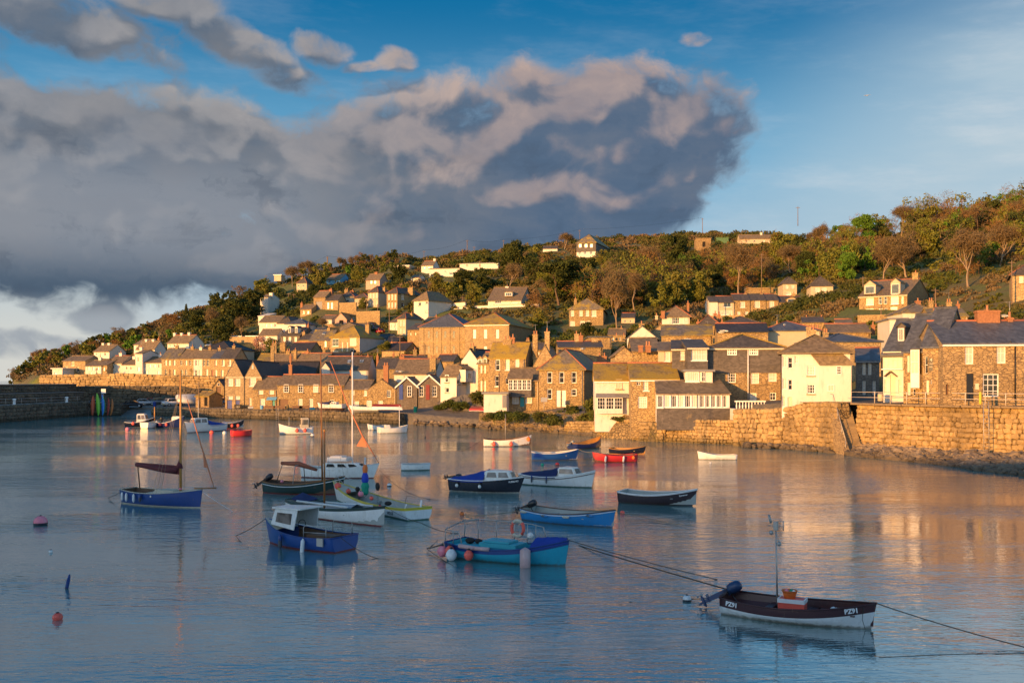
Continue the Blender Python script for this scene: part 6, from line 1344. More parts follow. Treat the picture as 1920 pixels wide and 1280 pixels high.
class Boat:
    def __init__(s, label, S, B, beam, fs, fb, hull, band=None, bandw=.0, boot=None, rim='white_paint', inside='inside_grey', stern=.78, rake=.10, group='boats moored in the harbour', sag=.82,
                 thwarts=(.25,.5,.72), name='rowing_boat', cat='boat', deck=None, z=0, floor=.08, heading=None, double=False, at=None, L=None, trim=None):
        if at is None: a, b = Wt(*S), Wt(*B); v = b-a; s.L = v.length; hd = math.atan2(v.y, v.x)
        else: a = Vector(at); s.L = L; hd = heading
        s.beam = beam; s.fs = fs; s.fb = fb; s.st = stern; s.rk = rake; s.sag = sag; s.hd = hd
        s.root = empty(name, (a.x, a.y, a.z+z), hd, label, cat, group); L = s.L
        N = 18; rows = [(0,1.0,1.0),(bandw if band else .12,.985,.985)]; s.N = N
        V = []; b_ = MB(); ring = []
        for i in range(N+1):
            t = i/N; sh = s.sheer(t); hb = s.hb(t); x = s.xx(t)
            bz = max(sh-(bandw if band else .1), .10)
            pr = []
            for (z, k) in ((sh, 1.0), (bz, .985), (max(.045+.5*(bz-.045),.07), .93), (.055, .80-.25*t*t), (0.0, .76-.28*t*t), (-.16, .45-.2*t*t), (-.32, .015)):
                xz = t*L*(1-.02)+(x-t*L*.98)*max(0, min(1, (z+.3)/(sh+.3)))
                pr.append((xz, hb*k, z))
            ring.append(pr)
        nr = len(ring[0])
        mats = [M[hull], M[band or hull], M[boot or hull]]
        for sg in (1, -1):
            vs = [(p[0], p[1]*sg, p[2]) for pr in ring for p in pr]; fs_ = []; ms = []
            base = len(b_.v)
            for i in range(N):
                for j in range(nr-1):
                    f = (i*nr+j, (i+1)*nr+j, (i+1)*nr+j+1, i*nr+j+1)
                    b_.add([vs[q] for q in f], [(0,1,2,3)], 1 if (j == 0 and band) else (2 if j >= 3 and boot else 0), True)
        p0 = ring[0]
        for j in range(nr-1): b_.add([(p0[j][0],p0[j][1],p0[j][2]),(p0[j][0],-p0[j][1],p0[j][2]),(p0[j+1][0],-p0[j+1][1],p0[j+1][2]),(p0[j+1][0],p0[j+1][1],p0[j+1][2])], [(0,1,2,3)], 1 if (j == 0 and band) else (2 if j >= 3 and boot else 0))
        me = b_.mesh('hull', mats); bm = bmesh.new(); bm.from_mesh(me); bmesh.ops.remove_doubles(bm, verts=bm.verts, dist=.0006); bmesh.ops.recalc_face_normals(bm, faces=bm.faces); bm.to_mesh(me); bm.free()
        link('hull', me, s.root)
        # inner skin and floor
        if deck is None or deck < 1:
            ib = MB(); fl = floor
            for i in range(N):
                if deck is not None and i/N >= deck: break
                for sg in (1, -1):
                    q = []
                    for k in (i, i+1):
                        t = k/N; hb = max(0, s.hb(t)-.05); sh = s.sheer(t)-.012; x = s.xx(t)-.05*t
                        q.append([(x, hb*sg, sh), (x-.02*t, hb*.92*sg, (sh+fl)/2), (x-.10*t*L*.1, hb*.72*sg, fl), (x-.10*t*L*.1, 0, fl)])
                    for j in range(3): ib.add([q[0][j], q[1][j], q[1][j+1], q[0][j+1]], [(0,1,2,3)], 0, True)
            hb = s.hb(0)-.05; ib.add([(.04,hb,s.sheer(0)-.012),(.04,-hb,s.sheer(0)-.012),(.04,-hb*.72,fl),(.04,hb*.72,fl)], [(0,1,2,3)])
            ib.build('interior', M[inside], s.root)
        if deck is not None:
            db = MB(); i0 = int(round(deck*N)) if deck < 1 else 0; i0 = i0 if deck < 1 else 0
            for i in range(i0, N):
                q = []
                for k in (i, i+1):
                    t = k/N; q.append((s.xx(t), max(0,s.hb(t)-.03), s.sheer(t)-.015))
                (xa,ya,za),(xb,yb,zb) = q
                db.add([(xa,ya,za),(xb,yb,zb),(xb,0,zb+.06),(xa,0,za+.06)], [(0,1,2,3)], 0, True); db.add([(xa,-ya,za),(xb,-yb,zb),(xb,0,zb+.06),(xa,0,za+.06)], [(3,2,1,0)], 0, True)
            db.build('foredeck' if deck > 0 and deck < 1 else 'deck', M['deck_cream'], s.root)
        rb = MB()
        for sg in (1, -1): rb.tube([(s.xx(i/N), s.hb(i/N)*sg, s.sheer(i/N)+.005) for i in range(N+1)], .028, 5)
        rb.tube([(0, s.hb(0), s.sheer(0)+.005), (0, -s.hb(0), s.sheer(0)+.005)], .03, 5); rb.build('gunwale', M[rim], s.root)
        if trim:
            q = MB()
            for sg in (1,-1): q.tube([(s.xx(i/N), (s.hb(i/N)*.985+.006)*sg, s.sheer(i/N)-trim[1]) for i in range(N+1)], .022, 4)
            q.build('rubbing_strake', M[trim[0]], s.root)
        if deck is None or deck > 0:
            for t in thwarts:
                if deck is not None and t >= deck: continue
                z_ = s.sheer(t)*.62; w = s.hb(t)*.93; MB().box(s.xx(t)-.11, -w, z_-.03, s.xx(t)+.11, w, z_).build('thwart', M[inside if inside != 'inside_grey' else 'inside_grey'], s.root)
    def sheer(s, t):
        mid = min(s.fs, s.fb)*s.sag; a = s.fs; c = s.fb; 
        # quadratic through stern, low point about 40 percent, bow
        return a*(1-t)*(.4-t)/.4 + mid*t*(1-t)/(.4*.6) + c*t*(t-.4)/.6
    def hb(s, t):
        b = s.beam/2
        if t < .42: k = s.st+(1-s.st)*math.sin(math.pi/2*t/.42)
        else: u = (t-.42)/.58; k = max(.012, (1-u**2.3))
        return b*k
    def xx(s, t): return t*s.L*(1+s.rk*t*.6)
    def pt(s, t, side, z=None, dz=0):
        return Vector((s.xx(t), s.hb(t)*side, (s.sheer(t) if z is None else z)+dz))
    def world(s, v): return Matrix.Translation(s.root.location) @ Matrix.Rotation(s.hd, 4, 'Z') @ Vector(v)
    def part(s, mb, name, mt): return mb.build(name, M[mt] if isinstance(mt, str) else [M[m] for m in mt], s.root)
    def motor(s, mt='motor_black', tilt=1.15, y=0, sc_k=1.0):
        """outboard: cowl, leg, propeller; tilted clear of the water"""
        r = empty('outboard_motor', (-.08, y, s.sheer(0)+.05), 0, parent=s.root); r.rotation_euler = (0, tilt, 0); r.scale = (sc_k*.85,)*3
        a = MB(); a.lathe([(.06,.06),(.15,.08),(.17,.18),(.165,.34),(.12,.45),(.03,.48)], 10, (0,0,.05)); a.box(-.05,-.05,-.05,.14,.05,.12); c = a.build('cowl', M[mt], r)
        a = MB(); a.prism([(-.07,-.05,.1),(.10,-.05,.1),(.05,-.05,-.62),(-.07,-.05,-.62)], (0,.1,0)); a.box(-.16,-.08,-.58,.08,.08,-.555); a.prism([(-.05,-.02,-.6),(.06,-.02,-.6),(.04,-.02,-.92),(-.01,-.02,-.92)], (0,.04,0)); a.lathe([(.01,-.2),(.055,-.1),(.05,.1),(.02,.16)], 8, (0,0,-.75), axis='x'); a.build('leg', M[mt], r)
        a = MB()
        for k in range(3):
            t = k*2.094; a.prism([(-.2,0,-.75),(-.2,math.cos(t)*.12-.03*math.sin(t),-.75+math.sin(t)*.12+.03*math.cos(t)),(-.23,math.cos(t)*.12+.04*math.sin(t),-.75+math.sin(t)*.12-.04*math.cos(t))], (.012,0,0))
        a.lathe([(.03,-.26),(.035,-.18)], 6, (0,0,-.75), axis='x'); a.build('propeller', M['galv'], r)
        a = MB(); a.box(.02,-.12,-.18,.12,.12,.08); a.tube([(.1,0,.12),(.55,0,.2)], .02, 5); a.build('bracket', M['motor_black'], r)
    def cabin(s, t0, t1, h, wk=.8, mt='hull_white', win=True, slope=.5, back=0, glassm='wheel_glass', topk=.82, n=2):
        z0 = s.sheer((t0+t1)/2)-.08; x0, x1 = s.xx(t0), s.xx(t1); w0, w1 = s.hb(t0)*wk, s.hb(t1)*wk*.95; tk = topk; zt = z0+h
        lo = [(x0,-w0),(x1,-w1),(x1,w1),(x0,w0)]; xs = slope*h
        hi = [(x0+back*h,-w0*tk),(x1-xs,-w1*tk-.0),(x1-xs,w1*tk),(x0+back*h,w0*tk)]
        bm = bmesh.new(); vl = [bm.verts.new((p[0],p[1],z0-.05)) for p in lo]; vh = [bm.verts.new((p[0],p[1],zt)) for p in hi]
        bm.faces.new(vl[::-1]); bm.faces.new(vh)
        for i in range(4): bm.faces.new((vl[i],vl[(i+1)%4],vh[(i+1)%4],vh[i]))
        bmesh.ops.bevel(bm, geom=[e for e in bm.edges], offset=min(.07,h*.2), segments=2, affect='EDGES'); me = bpy.data.meshes.new('cabin'); bm.to_mesh(me); bm.free(); me.materials.append(M[mt]); c = link('cabin', me, s.root)
        if win:
            def lerp(a,b,k): return Vector(a)*(1-k)+Vector(b)*k
            for sg, i0, i1 in ((-1,0,1),(1,3,2)):
                A0, A1 = Vector((*lo[i0],z0)), Vector((*lo[i1],z0)); B0, B1 = Vector((*hi[i0],zt)), Vector((*hi[i1],zt))
                for k in range(n):
                    u0, u1 = .10+k*.84/n, .10+(k+1)*.84/n-.06
                    q = [lerp(lerp(A0,A1,u),lerp(B0,B1,u),v) for u, v in ((u0,.35),(u1,.35),(u1-.02,.84),(u0+.04,.84))]; MB().prism([p+Vector((0,sg*.004,0)) for p in q], (0,sg*.016,0)).build('side_window', M[glassm], c)
            A0, A1 = Vector((*lo[1],z0)), Vector((*lo[2],z0)); B0, B1 = Vector((*hi[1],zt)), Vector((*hi[2],zt))
            for k in range(2):
                u0, u1 = .07+k*.47, .46+k*.47; q = [lerp(lerp(A0,A1,u),lerp(B0,B1,u),v) for u, v in ((u0,.38),(u1,.38),(u1,.86),(u0,.86))]
                MB().prism([p+Vector((.004,0,.002)) for p in q], (.018,0,.01)).build('windscreen', M[glassm], c)
        s.cab = (x0, x1, zt, w0*tk); return c
    def cover(s, t0, t1, h0, h1, mt, k=1.03, wob=.03):
        n = 12; a = MB(); rr = random.Random(int(s.L*100)); vs = []; m = 9
        for i in range(n+1):
            u = i/n; t = t0+(t1-t0)*u; h = h0+(h1-h0)*u**1.1; z = s.sheer(t)
            for j in range(m):
                a_ = -1+2*j/(m-1); zz = z+.02+h*(1-abs(a_)**1.6)+rr.uniform(-wob,wob)*(1-abs(a_))-(.10 if abs(a_) > .99 else 0)
                vs.append((s.xx(t), s.hb(t)*k*a_*(1 if abs(a_) < .99 else 1.01), zz))
        a.add(vs, [(i*m+j,(i+1)*m+j,(i+1)*m+j+1,i*m+j+1) for i in range(n) for j in range(m-1)], 0, True); s.part(a, 'canvas_cover', mt)
    def pole(s, t, y, z1, r=.035, mt='galv', name='mast', lean=0, z0=None, n=8, taper=.7):
        z0 = .1 if z0 is None else z0; x = s.xx(t); return s.part(MB().tube([(x,y,z0),(x+lean*.5,y,(z0+z1)/2),(x+lean,y,z1)], [r,r*(1+taper)/2,r*taper], n), name, mt)
    def text(s, body, t, side, size, mt, dz=-.2, name='registration', bold=.0, z=None):
        cu = bpy.data.curves.new('txt', 'FONT'); cu.body = body; cu.size = size; cu.extrude = .002; cu.offset = bold; cu.align_x = 'CENTER'; cu.resolution_u = 2
        to = bpy.data.objects.new('txt', cu); C.objects.link(to); dg = bpy.context.evaluated_depsgraph_get(); me = bpy.data.meshes.new_from_object(to.evaluated_get(dg)); bpy.data.objects.remove(to)
        me.materials.clear(); me.materials.append(M[mt])
        e = .03; a = s.pt(t-e, side); b = s.pt(t+e, side); d = (b-a); ang = math.atan2(d.y, d.x)
        if side > 0: ang += math.pi
        o = link(name, me, s.root); p = s.pt(t, side); nrm = Vector((math.sin(ang), -math.cos(ang), 0)); slope = math.atan2(d.z, math.hypot(d.x, d.y))*(1 if side < 0 else -1)
        o.location = p+nrm*(.03 if size < .165 else .055)+Vector((0,0,dz)); o.rotation_euler = (R(90), -slope if False else 0, ang)
        o.rotation_mode = 'XYZ'; m = Matrix.Rotation(ang, 4, 'Z') @ Matrix.Rotation(-slope, 4, 'Y') @ Matrix.Rotation(R(88), 4, 'X'); o.rotation_euler = m.to_euler(); return o
def fender(bt, t, side, label, kind='cyl', mt='buoy_white', r=.10, h=.5, z=None, group='fenders hung on the boats', lean=0):
    p = bt.world(bt.pt(t, side*(1.0+.9*r/ max(.1, bt.hb(t))), 0)); zz = (bt.sheer(t)*.42 if z is None else z)
    o = empty('fender' if kind == 'cyl' else 'buoy', (p.x, p.y, zz), bt.hd, label, 'fender' if kind == 'cyl' else 'buoy', group)
    if kind == 'cyl': MB().lathe([(.02,-h/2-.04),(r*.6,-h/2),(r,-h/2+.06),(r,h/2-.06),(r*.6,h/2),(.02,h/2+.05)], 10).build('body', M[mt], o); top = h/2
    else:
        MB().lathe([(.01,-r),(r*.5,-r*.9),(r*.85,-r*.5),(r,0),(r*.9,r*.45),(r*.6,r*.85),(r*.2,r*1.15),(.05,r*1.3)], 12).build('body', M[mt], o); top = r*1.2
        MB().lathe([(.07,r*1.1),(.06,r*1.35),(.02,r*1.4)], 6).build('eye', M['motor_black'], o)
    MB().tube([(0,0,top),(0,0,max(top+.05, bt.sheer(t)-zz+.02))], .012, 4).build('lanyard', M['rope_dark'], o)
    o.rotation_euler = (lean, 0, bt.hd); return o
def float_buoy(px, py, r, mt, label, kind='ball', low=None):
    p = Wt(px, py); o = empty('mooring_buoy', (p.x, p.y, 0), 0, label, 'buoy', 'mooring buoys afloat')
    if kind == 'ball':
        MB().sphere((0,0,r*.45), r, 12, .92).build('body', M[mt], o); MB().lathe([(.05,r*1.3),(.05,r*1.48)], 6).build('eye', M['motor_black'], o)
        if low: MB().lathe([(r*.93,-.05),(r*1.01,r*.28),(r*1.012,r*.34),(r*.95,r*.40)], 12).build('weed_band', M[low], o)
    else: MB().lathe([(.02,-.1),(r,.0),(r,.35),(r*.8,.55),(.03,.68)], 10).build('body', M[mt], o); o.rotation_euler = (0,.2,0); o.scale = (.8,.8,.72)
    return o
def rope(pts, label, r=.014, mt='rope_dark', sag=.3, group='mooring ropes'):
    """pts are world points; the line droops between them"""
    P_ = []
    for a, b in zip(pts[:-1], pts[1:]):
        for i in range(11):
            t = i/10; p = a.lerp(b, t); p.z = max(p.z-sag*4*t*(1-t), -.05 if p.z < .2 else .0+min(p.z-sag*4*t*(1-t), 0)) if False else p.z-sag*4*t*(1-t); P_.append(p)
    O = P_[0].copy(); o = MB().tube([p-O for p in P_], r, 4).mesh('mooring_rope', M[mt]); q = link('mooring_rope', o, None, O); tag(q, label, 'rope', group); return q

# PZ91
b1 = Boat('white open boat with a maroon top band lettered PZ91, nearest boat, lower right', (1363,1145), (1635,1179), 1.75, .52, .74, 'hull_white', 'hull_maroon', .24, None, 'hull_maroon', 'hull_maroon', stern=.74, rake=.05, thwarts=(.30,.58,.86), sag=.86)
b1.text('PZ91', .10, -1, .18, 'white_paint', -.145, bold=.008); b1.text('PZ91', .865, -1, .18, 'white_paint', -.150, bold=.008)
b1.motor('motor_blue', 1.05, .1, 1.25); b1.pole(.33, .45, 2.55, .032, 'galv', 'light_mast', -.05)
x_ = b1.xx(.33)-.05; a = MB(); a.box(x_-.06,.39,2.5,x_+.06,.51,2.75); a.tube([(x_-.25,.45,2.62),(x_+.25,.45,2.62)], .015, 5); a.sphere((x_-.14,.45,2.42), .07, 8); a.sphere((x_+.1,.45,2.1), .07, 8); a.tube([(x_+.22,.45,2.5),(x_+.22,.45,2.8)], .02, 5); a.tube([(x_-.15,.45,2.7),(x_-.22,.45,2.95)], .04, 5); a.tube([(x_-.14,.45,2.42),(x_-.0,.45,2.5),(x_+.1,.45,2.1)], .012, 4); b1.part(a, 'mast_lamp', 'galv')
a = MB().tube([b1.pt(.93,-1.01,None,.0), b1.pt(.925,-1.03,.3), b1.pt(.94,-1.0,.02)], .008, 4); b1.part(a, 'painter', 'rope_dark')
a = MB().tube([(b1.L*1.0,0,.22),(b1.L*.985,0,.05),(b1.L*.97,0,-.08)], .02, 5); b1.part(a, 'stem_band', 'buoy_red')
def crate(bt, t, y, z, w, h, d, body, rimm, label, name='fish_box'):
    p = bt.world((bt.xx(t), y, z)); o = empty(name, p, bt.hd+.1, label, 'box'); q = MB(); q.box(-w/2,-d/2,0,w/2,d/2,h); q.build('body', M[body], o)
    q = MB()
    for sg in (-1,1): q.box(-w/2-.015, sg*d/2-.02, h*.78, w/2+.015, sg*d/2+.02, h+.02); q.box(sg*w/2-.02,-d/2+.021,h*.78,sg*w/2+.02,d/2-.021,h+.02)
    q.build('rim', M[rimm], o)
    q = MB()
    for i in range(9): q.box(-w/2+.04+i*w/10,-d/2-.005,h*.05,-w/2+.055+i*w/10,-d/2+.01,h*.6)
    q.build('rib', M[rimm if rimm != 'white_paint' else body], o); return o
crate(b1, .475, -.16, .22, .74, .42, .50, 'buoy_red', 'white_paint', 'red fish box with a white rim amidships in the nearest boat, under the orange tub')
p = b1.world((b1.xx(.455), -.15, .64)); o = empty('plastic_tub', p, 0, 'round orange plastic tub full of floats on top of the red fish box', 'tub')
q = MB().lathe([(.16,0),(.20,.16),(.225,.22),(.235,.22),(.225,.24),(.205,.235),(.16,.10),(.01,.09)], 16); q.build('tub', M['oil_orange'], o)
q = MB(); q.sphere((.06,.02,.2), .07, 8); q.build('small_float', M['net_green'], o); q = MB(); q.sphere((-.08,.03,.2), .07, 8); q.build('small_float', M['buoy_pink'], o); q = MB(); q.sphere((.1,-.09,.2), .055, 8); q.build('small_float', M['white_paint'], o)
for k, (t, y, mt, lb) in enumerate(((.735,-.08,'buoy_white','white bottle float lying in the bow half of the nearest boat'),(.775,-.12,'buoy_white','second white bottle float, touching the orange one in the nearest boat'),(.80,-.02,'golden_wood','orange-brown float beside the white ones in the nearest boat'))):
    p = b1.world((b1.xx(t), y, .36)); o = empty('float', p, .8+k, lb, 'float'); q = MB().lathe([(.02,-.22),(.08,-.18),(.095,0),(.09,.14),(.03,.22)], 9, axis='x'); q.build('body', M[mt], o); o.rotation_euler = (0,-.5,1.2+k*.5)

# teal boat with buoys
b2 = Boat('turquoise open fishing boat with dark blue top band and big round buoys, centre foreground', (853,1040), (1062,1061), 1.9, .62, .98, 'hull_teal', 'hull_cobalt', .17, None, 'hull_cobalt', 'inside_blue', stern=.80, rake=.04, thwarts=(.2,), sag=.80, deck=.78, name='fishing_boat')
b2.cover(.74, .985, .30, .12, 'cover_blue')
a = MB(); x0, x1 = b2.xx(.28), b2.xx(.60); a.prism([(x0,-.45,.52),(x1,-.45,.52),(x1,.5,.52),(x0,.5,.52)], (0,0,.16)); a.prism([(x0+.1,-.35,.69),(x1-.35,-.35,.69),(x1-.35,.42,.69),(x0+.1,.42,.69)], (0,0,.07)); a.box(b2.xx(.04),-.6,.3,x0-.1,.6,.5); b2.part(a, 'engine_box', 'inside_blue')
a = MB(); w = b2.hb(.1)*.95
for z_, r_ in ((1.32,.022),): a.tube([b2.pt(.0,.9,1.30), b2.pt(.12,.97,1.38), b2.pt(.35,.97,1.36), b2.pt(.60,.97,1.34), b2.pt(.72,.93,1.28), b2.pt(.745,.93,.86)], r_, 5); a.tube([b2.pt(.0,.9,1.30), b2.pt(.0,-.9,1.12), b2.pt(.14,-.95,1.05), b2.pt(.17,-.95,.65)], r_, 5); a.tube([b2.pt(.0,.9,1.30), b2.pt(.02,.0,1.28), b2.pt(.13,.9,1.38)], r_, 5)
for t in (.0,.12,.28,.44,.56,.64): a.tube([b2.pt(t,.95,None), b2.pt(t,.97,1.35)], .018, 5)
for t in (.0,.08): a.tube([b2.pt(t,-.92,None), b2.pt(t,-.92,1.1)], .018, 5)
b2.part(a, 'rail', 'galv')
a = MB(); a.tube([b2.pt(.155,-1.04,None,.03), b2.pt(.30,-1.03,None,.04)], .085, 9); a.tube([b2.pt(.305,-1.03,None,.04), b2.pt(.43,-1.03,None,.04)], .08, 9); b2.part(a, 'padded_pipe', 'pink_pipe')
p = b2.world(b2.pt(.575,-.05,1.28)); o = empty('lifebuoy', p, b2.hd, 'worn white and red lifebuoy hung on the rail of the turquoise boat', 'lifebuoy')
for k in range(4):
    q = MB(); pts = [(.26*math.cos(t), 0, .30*math.sin(t)) for t in np.linspace(k*math.pi/2-.78, (k+1)*math.pi/2-.78-.02, 9)]; q.tube(pts, .068, 8); q.build('ring_segment', M['buoy_red' if k % 2 == 0 else 'deck_cream'], o)
for (t, sd_, mt, r_, z_, lb) in ((.005,-1,'buoy_pink',.21,.28,'faded pink and white round buoy at the stern corner of the turquoise boat'),(.08,-1,'buoy_red',.19,.34,'red round buoy half hidden by the white one at the stern of the turquoise boat'),(.115,-1.12,'buoy_white',.22,.22,'dirty white pear-shaped buoy on the side of the turquoise boat'),(.265,-1,'buoy_red',.19,.26,'bright red round buoy on the side of the turquoise boat, under the pink pipe')):
    fender(b2, t, sd_, lb, 'ball', mt, r_, z=z_)
o = fender(b2, .735, -1.05, 'large faded pink sausage fender with a black ring, bow side of the turquoise boat', 'cyl', 'pink_pipe', .20, .78, z=.30); MB().lathe([(.19,-.46),(.21,-.38),(.21,-.30)], 10).build('ring', M['motor_black'], o)
p = b2.world(b2.pt(.66,.2,1.0)); o = empty('buoy', p, 0, 'clean white ball buoy resting under the lifebuoy in the turquoise boat', 'buoy'); MB().sphere((0,0,0), .13, 12).build('body', M['buoy_white'], o)
a = MB(); a.sphere((b2.xx(.13),.1,.62), .2, 9, .6); a.sphere((b2.xx(.19),.25,.60), .16, 9, .6); b2.part(a, 'net_pile', 'net_black')

# dark blue cabin boat
b3 = Boat('dark blue motor boat with an open-backed white cabin, left centre foreground', (648,1033), (506,1017), 1.9, .62, 1.02, 'hull_blue', None, 0, 'boot_red', 'hull_cobalt', 'inside_wood', stern=.86, rake=.10, sag=.92, thwarts=(), deck=.72, name='motor_boat')
a = MB(); x0, x1 = b3.xx(.50), b3.xx(.84); w = b3.hb(.6)*.82; z0, z1 = .78, 1.62
for sg in (-1,1): a.prism([(x0,sg*w,z0),(x1,sg*w*.62,z0+.12),(x1-.22,sg*w*.56,z1-.06),(x0-.16,sg*w*.92,z1)], (0,-sg*.04,0))
a.prism([(x1,-w*.62,z0+.12),(x1,w*.62,z0+.12),(x1-.22,w*.56,z1-.06),(x1-.22,-w*.56,z1-.06)], (-.04,0,0)); cb = b3.part(a, 'cabin', 'hull_white')
a = MB(); a.prism([(x0-.32,-w*1.0,z1),(x1-.1,-w*.66,z1-.05),(x1-.1,w*.66,z1-.05),(x0-.32,w*1.0,z1)], (0,0,.06)); a.build('cabin_roof', M['hull_white'], cb)
a = MB(); sg = 1 
for sg in (-1,1): a.prism([(x0+.22,sg*(w*.90+.005),z0+.2),(x1-.32,sg*(w*.66+.01),z0+.25),(x1-.40,sg*(w*.63+.01),z1-.2),(x0+.18,sg*(w*.86+.005),z1-.18)], (0,sg*.02,0))
a.build('side_window', M['wheel_glass'], cb)
a = MB(); a.tube([(x0-.02+.03*math.cos(t), .25+.19*math.cos(t), .98+.19*math.sin(t)) for t in np.linspace(0,6.28,17)], .018, 5); b3.part(a, 'steering_wheel', 'motor_black')
a = MB(); a.box(b3.xx(.1),-.3,.15,b3.xx(.42),.35,.60); b3.part(a, 'engine_box', 'inside_wood')
for sg in (-1,1):
    a = MB(); t0, t1 = .08, .34; a.tube([b3.pt(t0,sg*.95), b3.pt(t0,sg*.95,None,.42), b3.pt(t0+.02,sg*.95,None,.5), b3.pt(t1-.02,sg*.95,None,.5), b3.pt(t1,sg*.95,None,.42), b3.pt(t1,sg*.95)], .018, 6); a.tube([b3.pt(t0,sg*.95,None,.22), b3.pt(t1,sg*.95,None,.22)], .013, 5); b3.part(a, 'rail', 'galv')
a = MB(); pz = b3.pt(.13,1.01,.42); a.box(pz.x-.16,pz.y,.28,pz.x+.16,pz.y+.07,.60); b3.part(a, 'ladder_bracket', 'galv')
fender(b3, .62, 1, 'blue cylindrical fender on the bow side of the dark blue cabin boat', mt='hull_cobalt', r=.085, h=.5, z=.30); fender(b3, .33, 1, 'long white cylindrical fender amidships on the dark blue cabin boat', mt='buoy_white', r=.085, h=.62, z=.18, lean=.12)

# white boat with green gunwale
b4 = Boat('white wooden boat with a dark green top strake and stepped brown mast, left centre', (553,958), (716,987), 1.95, .66, 1.0, 'hull_white', 'hull_green', .12, 'boot_red', 'hull_green', 'inside_grey', stern=.62, rake=.06, sag=.86, thwarts=(.3,.5,.7), name='sailing_dinghy')
b4.pole(.36, .0, 4.35, .055, 'varnish', 'mast', 0, taper=.8); a = MB(); a.sphere((b4.xx(.36),0,4.4),.07,7); a.box(b4.xx(.36)-.09,-.03,3.72,b4.xx(.36)+.09,.03,3.76); b4.part(a, 'mast_head', 'golden_wood')
a = MB(); a.tube([b4.pt(.12,-.6,None,.06), b4.pt(.72,-.75,None,.07)], .06, 7); a.tube([b4.pt(.3,.4,None,.10), b4.pt(.85,.3,None,.06)], .05, 7); b4.part(a, 'covered_spar', 'pipe_white')
a = MB(); a.prism([b4.pt(.02,-.5,None,.03), b4.pt(.2,-.6,None,.03), b4.pt(.2,.5,None,.16), b4.pt(.02,.6,None,.30)], (0,0,.05)); b4.part(a, 'stern_sheet', 'cover_navy')
b4.cover(.46,.72,.10,.14,'cover_grey',.55)
fender(b4, .385, -1, 'long white pipe fender amidships on the white boat with green strake', mt='pipe_white', r=.07, h=.72, z=.30)
# yellow and white boat
b5 = Boat('white fishing boat with a yellow rim and stern lettered MIDGE, behind the green-straked boat', (785,975), (632,938), 1.75, .62, 1.10, 'hull_white', 'yellow_paint', .11, 'boot_green', 'yellow_paint', 'inside_grey', stern=.88, rake=.10, sag=.82, thwarts=(.2,.55), deck=.74, name='fishing_boat')
cu = b5.text('MIDGE', .14, 1, .21, 'motor_black', -.34, 'boat_name', .004)
a = MB()
for sg in (-1,1): a.tube([b5.pt(.99,0,None,.02), b5.pt(.93,sg*.5,None,.48), b5.pt(.75,sg*.9,None,.44), b5.pt(.68,sg*.96)], .016, 5); a.tube([b5.pt(.86,sg*.8), b5.pt(.85,sg*.72,None,.46)], .014, 5); a.tube([b5.pt(.30,sg*.96), b5.pt(.28,sg*.96,None,.4), b5.pt(.16,sg*.96,None,.42), b5.pt(.06,sg*.96)], .014, 5)
b5.part(a, 'pulpit', 'galv')
pp = b5.world(b5.pt(.60,0,.75)); 
for k, (dz, mt, r_, lb, nm) in enumerate(((1.55,'oil_orange',.15,'orange oilskin bundle tied on the mast pole of the yellow-rimmed boat','oilskin_bundle'),(1.05,'sack_blue',.19,'blue sack hanging on the mast pole of the yellow-rimmed boat','sack'),(.50,'net_green',.22,'green net bundle at the foot of the mast of the yellow-rimmed boat','net_bundle'))):
    o = empty(nm, (pp.x, pp.y, .75+dz-.2), 0, lb, 'bundle'); q = MB(); rr_ = random.Random(k); pr = [(max(.03, r_*(.55+.5*math.sin(math.pi*i/6))*rr_.uniform(.85,1.15)), (i-3)*r_*.55) for i in range(7)]; q.lathe(pr, 9); q.build('bundle', M[mt], o)
b5.pole(.60, 0, 2.75, .06, 'pipe_white', 'mast_pole', z0=.6); a = MB(); a.lathe([(.01,-.03),(.22,-.03),(.22,.03),(.01,.03)], 14, tuple(b5.pt(.52,-.4,1.2)), axis='y'); b5.part(a, 'radar_disc', 'net_black')
a = MB(); a.sphere(tuple(b5.pt(.66,.2,.95)), .14, 8); a.sphere(tuple(b5.pt(.30,.2,.55)), .2, 9, .6); b5.part(a, 'net_pile', 'net_black')
a = MB(); a.tube([b5.pt(.02,-.2,.1,), b5.pt(.0,-.2,1.0)], .05, 8); a.tube([b5.pt(.02,.9,.5), b5.pt(.0,.9,.85)], .035, 8); b5.part(a, 'stern_post', 'white_paint')
for (t, y, z, r_, mt, lb) in ((.86,.9,.95,.20,'buoy_red','big red ball buoy on the bow rail of the yellow-rimmed boat'),(.56,.55,.80,.16,'buoy_pink','pinkish red ball buoy lying amidships in the yellow-rimmed boat'),(.72,.6,.80,.14,'buoy_red','smaller red ball buoy left of the pinkish one in the yellow-rimmed boat'),(.42,.6,.72,.11,'buoy_red','smallest red ball buoy inside the yellow-rimmed boat')):
    p = b5.world(b5.pt(t,y,z)); o = empty('buoy', p, 0, lb, 'buoy'); MB().sphere((0,0,0), r_, 12).build('body', M[mt], o); MB().lathe([(.04,r_*.95),(.03,r_*1.15)], 6).build('eye', M['motor_black'], o)
fender(b5, .235, 1, 'round red buoy hung on the white side near the name MIDGE', 'ball', 'buoy_red', .145, z=.42)

